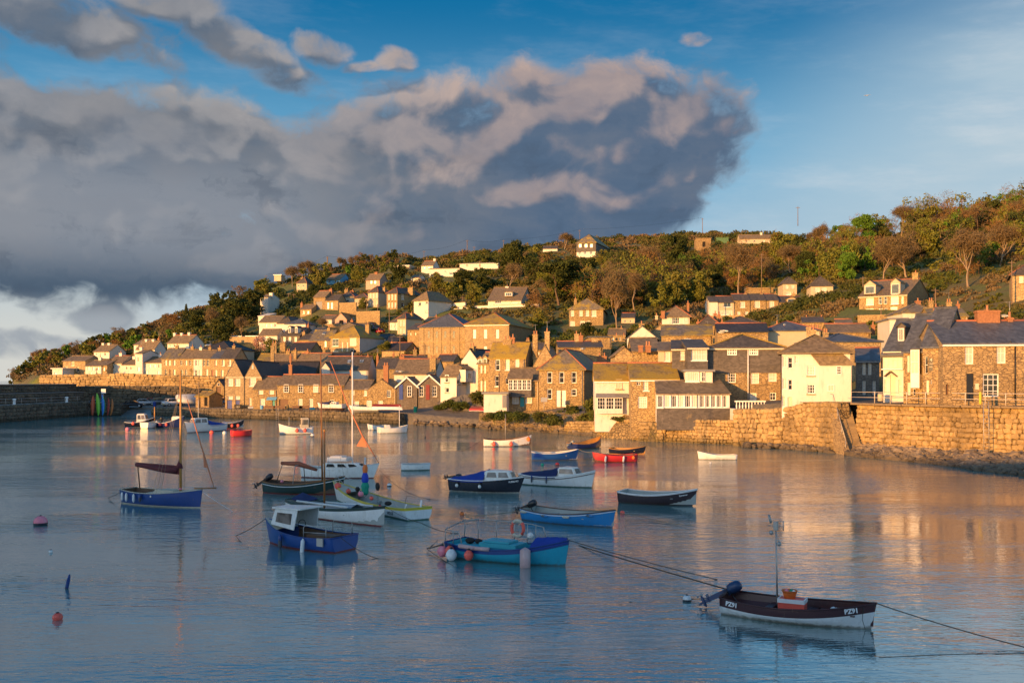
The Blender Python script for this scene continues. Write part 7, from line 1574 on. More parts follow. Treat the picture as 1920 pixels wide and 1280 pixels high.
# dark green lugger
b6 = Boat('dark green double-ended sailing boat with white and brown rubbing strakes and tilted outboard', (500,922), (638,927), 2.1, .72, 1.15, 'hull_green', None, 0, 'boot_red', 'varnish', 'inside_wood', stern=.55, rake=.10, sag=.86, name='sailing_boat', trim=('white_paint',.14), thwarts=(.25,.5,.7))
b6.motor('motor_black', 1.0, 0, 1.3); b6.pole(.73, 0, 8.6, .065, 'varnish', 'mast', -.12, taper=.5)
a = MB()
for (t0, t1, z) in ((.20,.66,1.45),): a.tube([b6.pt(t0,0,z+.38), b6.pt((t0+t1)/2,0,z+.36), b6.pt(t1,0,z+.02)], [.10,.17,.09], 8); 
b6.part(a, 'furled_sail', 'sail_tan')
a = MB(); a.tube([b6.pt(.1,.4,.6), b6.pt(.2,.2,1.8), b6.pt(.22,0,1.95)], .03, 5); a.tube([b6.pt(.43,.8,.3), b6.pt(.44,.5,1.75), b6.pt(.44,-.5,1.75), b6.pt(.43,-.8,.3)], .035, 6); b6.part(a, 'boom_gallows', 'galv')
a = MB()
for sg in (-1,1):
    for dt in (-.06,.02): a.tube([b6.pt(.73+dt,sg), Vector((b6.xx(.73)-.12,0,8.2))], .008, 3)
a.tube([b6.pt(.99,0), Vector((b6.xx(.73)-.12,0,8.3))], .008, 3); b6.part(a, 'rigging', 'rope')
a = MB(); a.sphere(tuple(b6.pt(.24,-.3,.72)), .11, 8); b6.part(a, 'small_float', 'buoy_pink')
# white yacht
b7 = Boat('white sailing yacht with a raised cabin and orange furled jib, behind the dark green boat', (572,893), (700,896), 2.3, .72, 1.05, 'hull_white', None, 0, 'boot_red', 'white_paint', 'inside_grey', stern=.72, rake=.14, sag=.92, name='yacht', deck=.0, thwarts=())
b7.cabin(.30,.86,.42,.66,'hull_white',True,1.6,0,'net_black',.85,3); a = MB(); a.prism([b7.pt(.36,-.5,1.18), b7.pt(.62,-.5,1.20), b7.pt(.62,.5,1.20), b7.pt(.36,.5,1.18)], (0,0,.28)); a.prism([b7.pt(.40,-.42,1.46), b7.pt(.55,-.42,1.48), b7.pt(.55,.42,1.48), b7.pt(.40,.42,1.46)], (0,0,.08)); b7.part(a, 'coachroof', 'hull_white')
b7.pole(.66, 0, 9.0, .06, 'white_paint', 'mast', 0, z0=1.0, taper=.8)
a = MB(); a.tube([b7.pt(1.0,0), Vector((b7.xx(.80),0,2.9)), Vector((b7.xx(.60),0,5.2)), Vector((b7.xx(.36),0,8.4))], [.02,.065,.05,.025], 7); a.prism([Vector((b7.xx(.79),0,3.0)),Vector((b7.xx(.85),0,2.2)),Vector((b7.xx(.71),.0,2.25))], (0,.03,0)); b7.part(a, 'furled_jib', 'jib_orange')
a = MB()
for sg in (-1,1): a.tube([b7.pt(1.0,sg*.3), b7.pt(.99,sg*.3,None,.5), b7.pt(.85,sg*.9,None,.5), b7.pt(.84,sg*.9)], .015, 5); a.tube([b7.pt(.64,sg), Vector((b7.xx(.66),0,8.8))], .008, 3); a.tube([b7.pt(.12,sg*.9), b7.pt(.12,sg*.9,None,.5)], .014, 4)
b7.part(a, 'rigging', 'galv')
# blue sailboat left
b8 = Boat('royal blue sailing boat with cream deck, maroon furled sail and tall yellow mast, left', (240,941), (377,952), 1.95, .80, 1.02, 'hull_cobalt', None, 0, 'deck_cream', 'deck_cream', 'inside_wood', stern=.62, rake=.03, sag=.90, name='sailing_boat', deck=.38, thwarts=(.2,))
xm = b8.xx(.72); b8.pole(.72, 0, 7.5, .075, 'golden_wood', 'mast', 0, z0=.8, taper=.65)
a = MB(); a.tube([Vector((b8.xx(.12),0,2.18)), Vector((b8.xx(.3),0,2.10)), Vector((b8.xx(.5),0,1.98)), Vector((xm-.25,0,1.95)), Vector((xm-.02,0,2.15)), Vector((xm-.03,0,2.45))], [.12,.15,.17,.19,.15,.08], 9); a.prism([Vector((b8.xx(.12),-.04,2.1)),Vector((xm,-.04,1.75)),Vector((xm+.02,-.04,2.75)),Vector((xm-.28,-.04,2.25)),Vector((b8.xx(.12),-.04,2.3))], (0,.08,0)); b8.part(a, 'furled_sail', 'sail_maroon')
a = MB(); a.tube([Vector((b8.xx(.17),0,.8)), Vector((b8.xx(.14),0,2.05))], .035, 6); b8.part(a, 'boom_crutch', 'inside_wood')
b8.cabin(.45,.70,.22,.6,'deck_cream',False,.3)
a = MB(); a.tube([b8.pt(.90,0,1.05), Vector((b8.xx(1.0)+1.0,0,1.15))], .04, 7); b8.part(a, 'bowsprit', 'varnish')
a = MB(); bw = Vector((b8.xx(1.0)+.85,0,1.15)); jt = Vector((xm+.5,0,5.9)); a.tube([bw, bw.lerp(jt,.25), bw.lerp(jt,.6), jt], [.015,.04,.035,.02], 6); j1 = bw.lerp(jt,.22); j2 = bw.lerp(jt,.40); a.prism([j1, j2, j1+Vector((-.32,0,.05))], (0,.02,0)); b8.part(a, 'furled_jib', 'jib_orange')
a = MB()
for sg in (-1,1):
    for dt in (-.10,-.05,0): a.tube([b8.pt(.62+dt,sg), Vector((xm,0,6.6))], .008, 3)
a.tube([jt, Vector((xm,0,7.3))], .008, 3); b8.part(a, 'rigging', 'rope')
a = MB(); a.sphere(tuple(b8.pt(.76,-.35,1.0)), .10, 8, .5); b8.part(a, 'pink_float', 'buoy_pink'); a = MB(); a.lathe([(.045,-.01),(.06,0),(.045,.01)], 10, tuple(b8.pt(.50,-1.0,.58)), axis='y'); b8.part(a, 'porthole', 'white_paint')
for t, lb in ((.07,'first white cylindrical fender from the stern of the royal blue sailing boat'),(.15,'second white cylindrical fender from the stern of the royal blue sailing boat'),(.275,'third white cylindrical fender, nearest amidships on the royal blue sailing boat')): fender(b8, t, -1, lb, r=.075, h=.40, z=.42)
fender(b8, .37, -1, 'blue cylindrical fender amidships on the royal blue sailing boat', mt='hull_cobalt', r=.08, h=.36, z=.45)
# black and white cabin boats
b9 = Boat('black-hulled cabin boat with a bright blue canvas cover and white boot stripe', (852,918), (972,924), 2.1, .78, 1.02, 'hull_black', None, 0, 'hull_white', 'white_paint', 'inside_grey', stern=.86, rake=.16, sag=.95, name='cabin_boat', deck=.5, thwarts=())
b9.cabin(.52,.88,.62,.78,'hull_white',True,.45,0,'wheel_glass',.85,2); b9.cover(.02,.53,.06,.62,'cover_blue'); b9.text('FORWARD', .90, -1, .15, 'white_paint', -.24, 'boat_name', .003) if False else b9.text('FUSIANO', .89, -1, .15, 'white_paint', -.24, 'boat_name', .003); b9.motor('motor_black', 1.45, .2, 1.1)
for t, lb in ((.16,'small white ball fender near the stern of the black-hulled cabin boat'),(.50,'small white ball fender under the cabin of the black-hulled cabin boat')): fender(b9, t, -1, lb, 'ball', 'buoy_white', .105, z=.42)
b10 = Boat('white-hulled cabin boat with a navy canvas cover, right of the black-hulled one', (985,906), (1110,914), 2.1, .72, 1.12, 'hull_white', None, 0, 'boot_green', 'white_paint', 'inside_grey', stern=.84, rake=.08, sag=.86, name='cabin_boat', deck=.5, thwarts=(), trim=('inside_wood',.16))
b10.cabin(.55,.80,.60,.76,'hull_white',True,.5,0,'wheel_glass',.85,1); b10.cover(.02,.56,.08,.60,'cover_navy')
for t, lb in ((.22,'narrow blue fender near the stern of the white-hulled cabin boat'),(.44,'narrow blue fender amidships on the white-hulled cabin boat')): fender(b10, t, -1, lb, mt='hull_cobalt', r=.055, h=.42, z=.45)
# light blue open boat
b11 = Boat('bright blue open boat with white strake, grey interior and large tilted outboard', (990,972), (1150,989), 1.9, .60, .86, 'hull_sky', None, 0, None, 'inside_wood', 'inside_grey', stern=.72, rake=.04, sag=.84, trim=('white_paint',.07), name='open_boat')
b11.motor('motor_black', 1.15, .1, 1.25)
for t, mt, lb in ((.06,'deck_cream','cream sausage fender at the stern of the bright blue open boat'),(.34,'hull_sky','blue sausage fender left of middle on the bright blue open boat'),(.58,'deck_cream','cream sausage fender right of middle on the bright blue open boat'),(.80,'hull_sky','blue sausage fender near the bow of the bright blue open boat')):
    o = fender(b11, t, -1, lb, mt=mt, r=.06, h=.32, z=b11.sheer(t)-.12); o.rotation_euler = (0, math.pi/2, b11.hd)
b12 = Boat('dark brown open boat with a white gunwale, right of the cabin boats', (1167,940), (1298,948), 2.0, .66, .95, 'hull_brown', None, 0, 'hull_navy', 'white_paint', 'inside_grey', stern=.80, rake=.12, sag=.86, name='open_boat', trim=('white_paint',.045)); b12.text('Gwenver', .86, -1, .13, 'white_paint', -.22, 'boat_name', .002)
b13 = Boat('white open boat with blue waterline and orange buoys, farthest left of the middle row', (907,836), (994,836), 2.0, .80, 1.25, 'hull_white', None, 0, 'hull_blue', 'inside_wood', 'inside_wood', stern=.8, rake=.05, sag=.85, name='open_boat'); b13.text('S.91', .2, -1, .3, 'hull_navy', -.52, 'registration', .004); b13.pole(.46,0,3.4,.03,'galv')
for t, lb in ((.22,'red ball buoy nearest the stern of the white open boat by the rocks'),(.58,'red ball buoy amidships on the white open boat by the rocks'),(.94,'orange ball buoy at the bow of the white open boat by the rocks')): fender(b13, t, -1, lb, 'ball', 'buoy_red' if t < .9 else 'oil_orange', .22, z=.28 if t < .9 else .75)
b14 = Boat('navy rowing boat with golden wooden rim, bow raised, behind the middle row', (1072,842), (1124,838), 1.8, .60, 1.15, 'hull_navy', None, 0, None, 'golden_wood', 'golden_wood', stern=.75, rake=.12, sag=.85); b14.motor('inside_grey', 1.2, 0, 1.0)
b15 = Boat('black rowing boat with a golden yellow interior and rim, moored near the wall', (1146,850), (1208,852), 1.8, .55, .80, 'hull_black', None, 0, 'golden_wood', 'golden_wood', 'golden_wood', stern=.75, rake=.08, sag=.88)
b16 = Boat('medium blue rowing boat with a white rim, left of the red boat', (997,862), (1082,862), 1.8, .72, .95, 'hull_blue', None, 0, None, 'white_paint', 'inside_grey', stern=.76, rake=.05, sag=.85)
b17 = Boat('red open boat with two white fenders, moored between blue and yellow-rimmed boats', (1192,865), (1114,866), 1.8, .65, .85, 'hull_red', None, 0, None, 'hull_red', 'inside_wood', stern=.7, rake=.08, sag=.85)
for t, mt, lb in ((.75,'buoy_white','white fender nearest the left end of the red open boat'),(.36,'buoy_white','white fender near the middle of the red open boat')): fender(b17, t, 1, lb, mt=mt, r=.09, h=.5, z=.30, lean=-.4)
fender(b17, .12, 1, 'orange buoy hung at the right end of the red open boat', 'ball', 'oil_orange', .15, z=.4)
b18 = Boat('small plain white dinghy with a tapering bow to the left, alone near the sea wall', (1380,861), (1310,861), 1.4, .42, .72, 'hull_white', None, 0, None, 'white_paint', 'deck_cream', stern=.75, rake=.06, sag=.9, name='dinghy')
b19 = Boat('small white rowing dinghy near the middle of the harbour, left of the cabin boats', (753,881), (806,881), 1.35, .50, .55, 'hull_white', None, 0, 'boot_green', 'pipe_white', 'inside_grey', stern=.72, rake=.04, sag=.92, name='dinghy')
# far boats
b20 = Boat('white cabin cruiser with red bottom and blue cover, by the left quay', (416,806), (351,811), 2.3, .95, 1.45, 'hull_white', None, 0, 'boot_red', 'white_paint', 'inside_grey', stern=.84, rake=.12, sag=.88, name='cabin_boat', deck=.45, thwarts=()); b20.cabin(.52,.86,.95,.76,'hull_white',True,.55,0,'wheel_glass',.8,2); b20.cover(.04,.53,.1,.85,'cover_blue'); b20.pole(.66,0,4.3,.03,'white_paint','mast',z0=1.9)
b21 = Boat('black open boat with a pale grey canvas cover, right of the white cruiser', (419,803), (455,803), 2.0, .9, 1.25, 'hull_black', None, 0, 'boot_red', 'cover_grey', 'inside_grey', stern=.75, rake=.12, sag=.9, name='covered_boat'); b21.cover(.02,.9,.12,.05,'cover_grey')
for t, lb in ((.25,'red ball fender nearest the stern of the grey-covered black boat'),(.55,'red ball fender amidships on the grey-covered black boat'),(.80,'red ball fender near the bow of the grey-covered black boat')): fender(b21, t, -1, lb, 'ball', 'buoy_red', .22, z=.45)
b22 = Boat('bright red rowing boat with one dark end, by the left quay', (434,818), (472,817), 1.7, .75, .75, 'hull_red', None, 0, None, 'hull_red', 'inside_wood', stern=.8, rake=.04, sag=.9)
b23 = Boat('black and white workboat with an open wheelhouse frame, farthest left', (238,800), (288,800), 2.4, .75, 1.45, 'hull_black', None, 0, 'hull_white', 'white_paint', 'inside_grey', stern=.84, rake=.1, sag=.9, name='workboat', deck=.6, thwarts=()); b23.cabin(.42,.76,1.25,.7,'hull_white',True,.3,0,'wheel_glass',.9,2); b23.pole(.98,0,3.0,.10,'golden_wood','bow_post',z0=1.0)
fender(b23, .36, -1, 'red ball fender on the black and white workboat', 'ball', 'buoy_red', .24, z=.55)
b24 = Boat('small white tender tied in front of the black and white workboat', (270,803), (292,801), 1.6, .85, 1.0, 'hull_white', None, 0, None, 'white_paint', 'inside_grey', stern=.8, rake=.1)
b25 = Boat('navy workboat with raised bow and outboards, right of the farthest left workboat', (300,801), (342,802), 2.3, .85, 1.75, 'hull_navy', None, 0, None, 'white_paint', 'inside_grey', stern=.84, rake=.12, name='workboat', deck=.6, sag=.85); b25.cabin(.62,.9,.6,.7,'hull_white',False,.4); b25.motor('motor_black',.2,.3,1.5)
for t, lb in ((.28,'red ball fender left on the navy workboat'),(.55,'red ball fender amidships on the navy workboat')): fender(b25, t, -1, lb, 'ball', 'buoy_red', .22, z=.5)
b26 = Boat('white fishing boat with an orange wheelhouse and red fenders, left centre', (586,813), (524,814), 2.3, .95, 1.35, 'hull_white', None, 0, 'hull_blue', 'white_paint', 'deck_cream', stern=.82, rake=.04, sag=.85, name='fishing_boat', thwarts=()); b26.cabin(.12,.38,1.35,.6,'deck_cream',True,.1,0,'wheel_glass',.9,1); b26.pole(.10,0,4.4,.06,'inside_wood'); b26.pole(.7,0,2.2,.05,'galv','davit')
for t, lb in ((.50,'red ball fender nearest the bow on the orange-wheelhouse boat'),(.26,'red ball fender under the wheelhouse of the orange-wheelhouse boat')): fender(b26, t, 1, lb, 'ball', 'buoy_red', .24, z=.5)
b27 = Boat('pale dinghy half hidden behind another white dinghy, by the centre quay', (724,805), (690,806), 1.6, .65, .85, 'hull_white', None, 0, None, 'pipe_white', 'inside_grey', stern=.8, rake=.06, name='dinghy')
b28 = Boat('white dinghy with a red stern bottom and small cuddy, by the centre quay', (709,812), (763,811), 1.8, .80, 1.05, 'hull_white', None, 0, None, 'white_paint', 'inside_grey', stern=.8, rake=.05, name='dinghy'); b28.cabin(.22,.42,.5,.5,'hull_white',False,.2); b28.pole(.72,0,3.6,.05,'white_paint','post')
# boats ashore
def ashore(label, px0, px1, py, Y, beam, fs, fb, rev=False, name='rowing_boat', **k):
    a, b = P(px0, py, Y), P(px1, py, Y-1.5); a.z = b.z = 1.95
    if rev: a, b = b, a
    v = b-a; return Boat(label, None, None, beam, fs, fb, at=a, L=v.length, heading=math.atan2(v.y, v.x), name=name, cat='boat', group='boats laid up on the quay', **k)
q1 = ashore('white cabin boat laid up on the quay in front of the inn', 598, 645, 0, 170, 1.9, .75, .95, rev=True, hull='hull_white', boot='inside_wood', name='cabin_boat', z=.3, deck=.45, thwarts=()) ; q1.cabin(.25,.50,.55,.7,'hull_white',True,.5); q1.cover(.52,.9,.5,.1,'cover_navy')
q2 = ashore('long white rowing gig lying on the quay edge', 655, 712, 0, 164, 1.5, .60, .85, rev=True, hull='hull_white', name='rowing_gig', z=.15)
q3 = ashore('white boat turned upside down with a red keel, right end of the quay', 700, 752, 0, 161, 1.6, .6, .6, hull='hull_white', boot='boot_red', z=.9, name='upturned_boat'); q3.root.rotation_euler[0] = math.pi
q4 = ashore('red upturned dinghy on the rocks below the white sliding-door shed', 884, 907, 0, 148, 1.3, .35, .35, hull='hull_red', name='upturned_boat', z=.9); q4.root.rotation_euler[0] = math.pi
# floating buoys
for a_ in ((76,984,.33,'buoy_pink','large pink and white ball buoy with a dark weedy base, far left of the harbour','ball','motor_black'),(108,1161,.15,'buoy_red','coral red buoy awash, lowest on the left','ball',None),(95,1035,.08,'buoy_white','tiny white buoy below the large pink one','ball',None),
  (730,911,.15,'buoy_white','white ball buoy with a black spot, near the white yacht','ball','motor_black'),(1288,1126,.14,'buoy_white','small white buoy tied behind the nearest boat','ball','motor_black'),(866,965,.12,'oil_orange','small orange buoy left of the bright blue open boat','ball',None),(1167,963,.13,'buoy_red','small red buoy right of the bright blue open boat','ball',None),
  (1045,872,.18,'hull_red','deep red ball buoy under the medium blue rowing boat','ball',None),(1017,872,.13,'net_green','small pale green buoy under the medium blue rowing boat','ball',None),(397,812,.30,'buoy_red','red buoy below the white cruiser by the left quay','ball',None),(421,813,.28,'buoy_white','white buoy left of the bright red rowing boat','ball',None),
  (239,806,.30,'buoy_pink','pink buoy at the stern of the farthest left workboat','ball',None),(586,818,.26,'buoy_white','white and black buoy under the orange-wheelhouse boat','ball','motor_black'),(1332,868,.10,'buoy_white','tiny buoy under the plain white dinghy','ball',None),(797,820,.12,'motor_black','tiny dark buoy in open water below the twin cottages','ball',None)):
    float_buoy(*a_[:5], kind=a_[5], low=a_[6])
float_buoy(125,1103,.075,'hull_cobalt','slim upright blue float, leaning, lower left of the harbour','stick')
# ropes
def wz(px, py, z):                       # point above the water seen at px,py when its height is z
    Y = (CZ-z)*F/(py-HY); return Vector(((px-CX)/F*Y, Y, z))
for pts, lb, kw in [
 ([b1.world(b1.pt(0,.2)), Wt(1288,1122), Wt(1180,1128)], 'thin rope running left from the outboard of the nearest boat', dict(sag=.06)),
 ([b1.world(b1.pt(0,.9,.5)), Wt(1085,1022)], 'thick weedy rope from the nearest boat towards the turquoise boat', dict(sag=.02, r=.022)),
 ([b1.world(b1.pt(1,0)), Wt(1960,1222)], 'dark rope from the bow of the nearest boat to the right edge', dict(sag=.06, r=.014)),
 ([Wt(1648,1232), Wt(1780,1226), Wt(1925,1224)], 'rope floating on the water at the lower right', dict(sag=.0, r=.010)),
 ([b2.world(b2.pt(1,0)), Wt(1345,1086)], 'mooring rope from the bow of the turquoise boat', dict(sag=.04, r=.014)),
 ([b2.world(b2.pt(0,.6)), wz(800,1028,.12), Wt(820,1012)], 'short rope at the stern of the turquoise boat, upper', dict(sag=.05)),
 ([b2.world(b2.pt(0,-.6)), wz(800,1028,.12), Wt(850,1060)], 'short rope at the stern of the turquoise boat, lower', dict(sag=.03)),
 ([b3.world(b3.pt(1,0)), wz(442,1004,.1), Wt(466,1026)], 'rope at the bow of the dark blue cabin boat', dict(sag=.06)),
 ([b3.world(b3.pt(0,.4)), wz(690,1040,.1), Wt(730,1049)], 'rope trailing right from the stern of the dark blue cabin boat', dict(sag=.05)),
 ([b4.world(b4.pt(1,0)), wz(790,980,.5), Wt(860,1000)], 'rope from the bow of the green-straked boat', dict(sag=.1)),
 ([b7.world(b7.pt(1,0,.6)), wz(760,920,.4), Wt(822,937)], 'dark rope from the bow of the white yacht', dict(sag=.12)),
 ([b8.world(b8.pt(1,0,.9)), Wt(436,958)], 'pale double rope from the bow of the royal blue sailing boat', dict(sag=.03, mt='pipe_white')),
 ([b8.world(b8.pt(0,0,.8)), wz(203,933,.1), Wt(214,944)], 'rope at the stern of the royal blue sailing boat', dict(sag=.03)),
 ([b16.world(b16.pt(1,0)), b17.world(b17.pt(1,0)), ], 'rope between the medium blue and the red boats', dict(sag=.1, mt='rope')),
 ([b17.world(b17.pt(0,0)), b18.world(b18.pt(1,0))], 'long pale rope from the red boat to the plain white dinghy', dict(sag=.35, mt='rope')),
 ([b15.world(b15.pt(1,0)), Wt(1310,845)+Vector((0,0,.1))], 'rope from the golden-rimmed black boat towards the sea wall', dict(sag=.15, mt='rope')),
 ([b11.world(b11.pt(0,.2,.5)), wz(900,966,.2), Wt(866,964)], 'rope from the outboard of the bright blue open boat to its small orange buoy', dict(sag=.05, mt='rope')),
 ([b11.world(b11.pt(1,0)), wz(1180,962,.2), wz(1300,985,.1)], 'pale rope from the bow of the bright blue open boat', dict(sag=.1, mt='rope')),
 ([Wt(1390,864), Wt(1560,862), wz(1640,848,.3)], 'pale rope lying on the water between the white dinghy and the beach', dict(sag=.0, mt='rope')),
 ([b13.world(b13.pt(0,0)), Wt(865,846)], 'reddish rope from the stern of the white open boat by the rocks', dict(sag=.1)),
]: rope(pts, lb, **kw)

# ---------------------------------------------------------------- kayaks, cars, poles, rocks, small things
for i, (px, pyt, mt, w, L, lean, lb) in enumerate([(173,738,'k_red',.62,4.0,-.06,'orange-red kayak standing on end, farthest left of the row'),(181,744,'k_green2',.60,3.4,.02,'short green and white kayak second from the left in the standing row'),
   (182,733,'k_lime',.70,4.5,.20,'tall lime green kayak leaning in the middle of the standing row'),(190,742,'k_green',.68,3.8,.10,'mid green kayak between the lime and the blue ones'),(190,734,'k_blue',.66,4.4,.26,'tall blue kayak leaning right in the standing row'),
   (199,744,'k_red2',.6,3.6,.12,'dark red kayak just right of the tall blue one'),(205,746,'k_orange',.7,3.4,.05,'brownish orange kayak, farthest right of the standing row')]):
    if mt not in M: gloss(mt, {'k_red':(.50,.07,.02),'k_green2':(.04,.36,.08),'k_lime':(.16,.48,.03),'k_green':(.03,.42,.12),'k_blue':(.01,.16,.55),'k_red2':(.30,.03,.02),'k_orange':(.40,.14,.03)}[mt], .35)
    p = P(px+3*(1 if i else 0), 778, 195.5-i*.15); o = empty('kayak', (p.x, p.y, .05), 0, lb, 'kayak', 'kayaks stood against the pier wall'); o.rotation_euler = (-.10, -lean*.6, .3-.2*i)
    b = MB(); n = 12; vs = []
    for k in range(n+1):
        t = k/n; r = max(.02, math.sin(math.pi*t)**.65)*w*.62; 
        for j in range(8): a = 2*math.pi*j/8; vs.append((r*math.cos(a), r*.42*math.sin(a)-.22*(2*t-1)**2+.1, t*L))
    b.add(vs, [(k*8+j, k*8+(j+1)%8, (k+1)*8+(j+1)%8, (k+1)*8+j) for k in range(n) for j in range(8)], 0, True); b.build('hull', M[mt], o)
    b = MB().lathe([(.02,-.03),(.16,0),(.17,.03),(.02,.02)], 10, (0,-.02,L*.48), axis='y'); b.build('cockpit', M['white_paint' if i == 1 else 'motor_black'], o)
gloss('car_black', (.015,.015,.018), .2); gloss('car_silver', (.42,.44,.46), .25); gloss('car_white', (.62,.63,.64), .3); gloss('car_red', (.28,.02,.02), .25); gloss('car_blue', (.02,.07,.20), .25); gloss('car_green', (.03,.12,.12), .25); gloss('car_grey', (.12,.13,.14), .25)
glass('car_glass', (.03,.035,.04), .08); gloss('tyre', (.02,.02,.02), .9); gloss('lamp_red', (.4,.02,.02), .3); gloss('lamp_clear', (.6,.6,.55), .2); gloss('plate', (.7,.6,.2), .5)
def car(px, py, Y, hd, col, label, kind='car', z=None):
    p = P(px, py, Y); zz = p.z if z is None else z; van = kind == 'van'
    o = empty('parked_van' if van else 'parked_car', (p.x, p.y, zz), R(hd), label, 'van' if van else 'car', 'cars parked along the harbour' if Y < 240 else 'cars parked up the hill lane')
    L, Wd, Hh = (5.2,1.95,2.3) if van else ((4.3,1.75,1.45) if kind == 'car' else (4.4,1.8,1.75)); w = Wd/2
    if van: low = [(0,.35),(0,1.0),(.10,2.1),(.5,2.3),(3.6,2.3),(4.4,1.35),(5.1,1.0),(5.2,.35)]; hi = [(3.1,1.4),(3.15,1.95),(3.65,1.95),(4.2,1.4)]
    else: k = 1 if kind == 'car' else 1.12; low = [(0,.35),(0,.80*k),(.15,.92*k),(3.0,.92*k),(4.1,.78*k),(4.25,.55),(4.25,.35)]; hi = [(.35,.92*k),(.75,1.40*k),(2.2,1.43*k),(3.1,.92*k)]
    bm = bmesh.new()
    def ext(poly, w0, w1f=None):
        a = [bm.verts.new((x,-w0 if z < 1.1*(2 if van else 1) else -w0*.93,z)) for x, z in poly]; c = [bm.verts.new((x,w0 if z < 1.1*(2 if van else 1) else w0*.93,z)) for x, z in poly]; n = len(poly)
        bm.faces.new(a); bm.faces.new(c[::-1])
        for i in range(n): bm.faces.new((a[i],c[i],c[(i+1)%n],a[(i+1)%n]))
    ext(low, w)
    if not van: ext(hi, w*.84)
    bmesh.ops.bevel(bm, geom=bm.edges[:], offset=.06, segments=2, affect='EDGES'); me = bpy.data.meshes.new('body'); bm.to_mesh(me); bm.free(); me.materials.append(M[col]); me.polygons.foreach_set('use_smooth', [True]*len(me.polygons)); bd = link('body', me, o)
    for sg in (-1,1):
        yy = sg*(w*.84+.004 if not van else w*.96)
        if van: q = [(3.15,yy,1.42),(3.2,yy,1.9),(3.6,yy,1.9),(4.1,yy,1.42)]
        else: q = [(.62,yy,.98*k),(.86,yy*.99,1.34*k),(2.12,yy*.99,1.36*k),(2.8,yy,.98*k)]
        MB().prism(q, (0,sg*.012,0)).build('side_window', M['car_glass'], o)
    if not van:
        MB().prism([(2.28,-w*.74,1.38*k),(2.28,w*.74,1.38*k),(3.03,w*.78,1.0*k),(3.03,-w*.78,1.0*k)], (.02,0,.02)).build('windscreen', M['car_glass'], o); MB().prism([(.68,-w*.74,1.34*k),(.68,w*.74,1.34*k),(.40,w*.78,1.0*k),(.40,-w*.78,1.0*k)], (-.02,0,.02)).build('rear_window', M['car_glass'], o)
    else: MB().prism([(3.68,-w*.8,2.2),(3.68,w*.8,2.2),(4.36,w*.85,1.42),(4.36,-w*.85,1.42)], (.03,0,.03)).build('windscreen', M['car_glass'], o)
    for x in (.8, L-.85):
        for sg in (-1,1):
            wl = link('wheel', MB().lathe([(.05,-.1),(.32,-.1),(.34,0),(.32,.1),(.05,.1)], 14, axis='y').mesh('tyre', M['tyre']), o, (x, sg*(w-.08), .33)); MB().lathe([(.02,-.02),(.19,-.02),(.19,.02),(.02,.03)], 10, (0,sg*.10,0), axis='y').build('rim', M['car_silver'], wl)
    for sg in (-1,1):
        MB().box(L-.14,sg*w*.72-.14,.62,L+.02 if van else L-.02,sg*w*.72+.14,.76).build('headlight', M['lamp_clear'], o); MB().box(-.02,sg*w*.82-.08,.68,.05,sg*w*.82+.08,.86).build('tail_light', M['lamp_red'], o)
    MB().box(-.035,-.26,.48,-.01,.26,.60).build('number_plate', M['plate'], o); return o
for a_ in [(193,746,206,175,'car_silver','silver estate car behind the standing kayaks'),(229,763,203,8,'car_black','black saloon nearest the slipway edge'),(252,759,210,20,'car_silver','silver hatchback parked right of the black saloon'),
   (271,760,214,10,'car_red','dark red car glimpsed between the silver hatchback and the dark people carrier'),(281,759,212,25,'car_grey','dark people carrier with a bright roof, middle of the car park','suv'),(306,763,203,50,'car_white','white small off-roader with a spare wheel, left of the white van','suv'),
   (300,754,219,10,'car_green','teal car behind the white off-roader'),(330,761,205,30,'car_white','large white van in the middle of the car park','van'),(398,757,208,35,'car_white','white car behind the stone kiosk','suv'),(406,760,204,65,'car_blue','dark blue car between the kiosk and the twin-gabled store')]:
    car(*a_, z=gz((a_[0]-CX)/F*a_[2], a_[2])+.02)
for (px,py,hd,col,lb) in ((505,569,70,'car_grey','grey car parked right of the chimney-tower house'),(551,567,80,'car_black','dark car parked by the lane on the left hillside'),(676,604,40,'car_black','black car at the top of the parked row on the hill lane'),(688,608,110,'car_blue','dark blue car second down the hill lane'),(697,615,110,'car_grey','grey car third down the hill lane'),(706,622,112,'car_blue','blue car fourth down the hill lane'),(716,627,115,'car_red','red car at the lower end of the hill lane row')):
    Y = solveY(px, py) or 300; car(px, py, Y, hd, col, lb, z=gz((px-CX)/F*Y, Y)+.25)
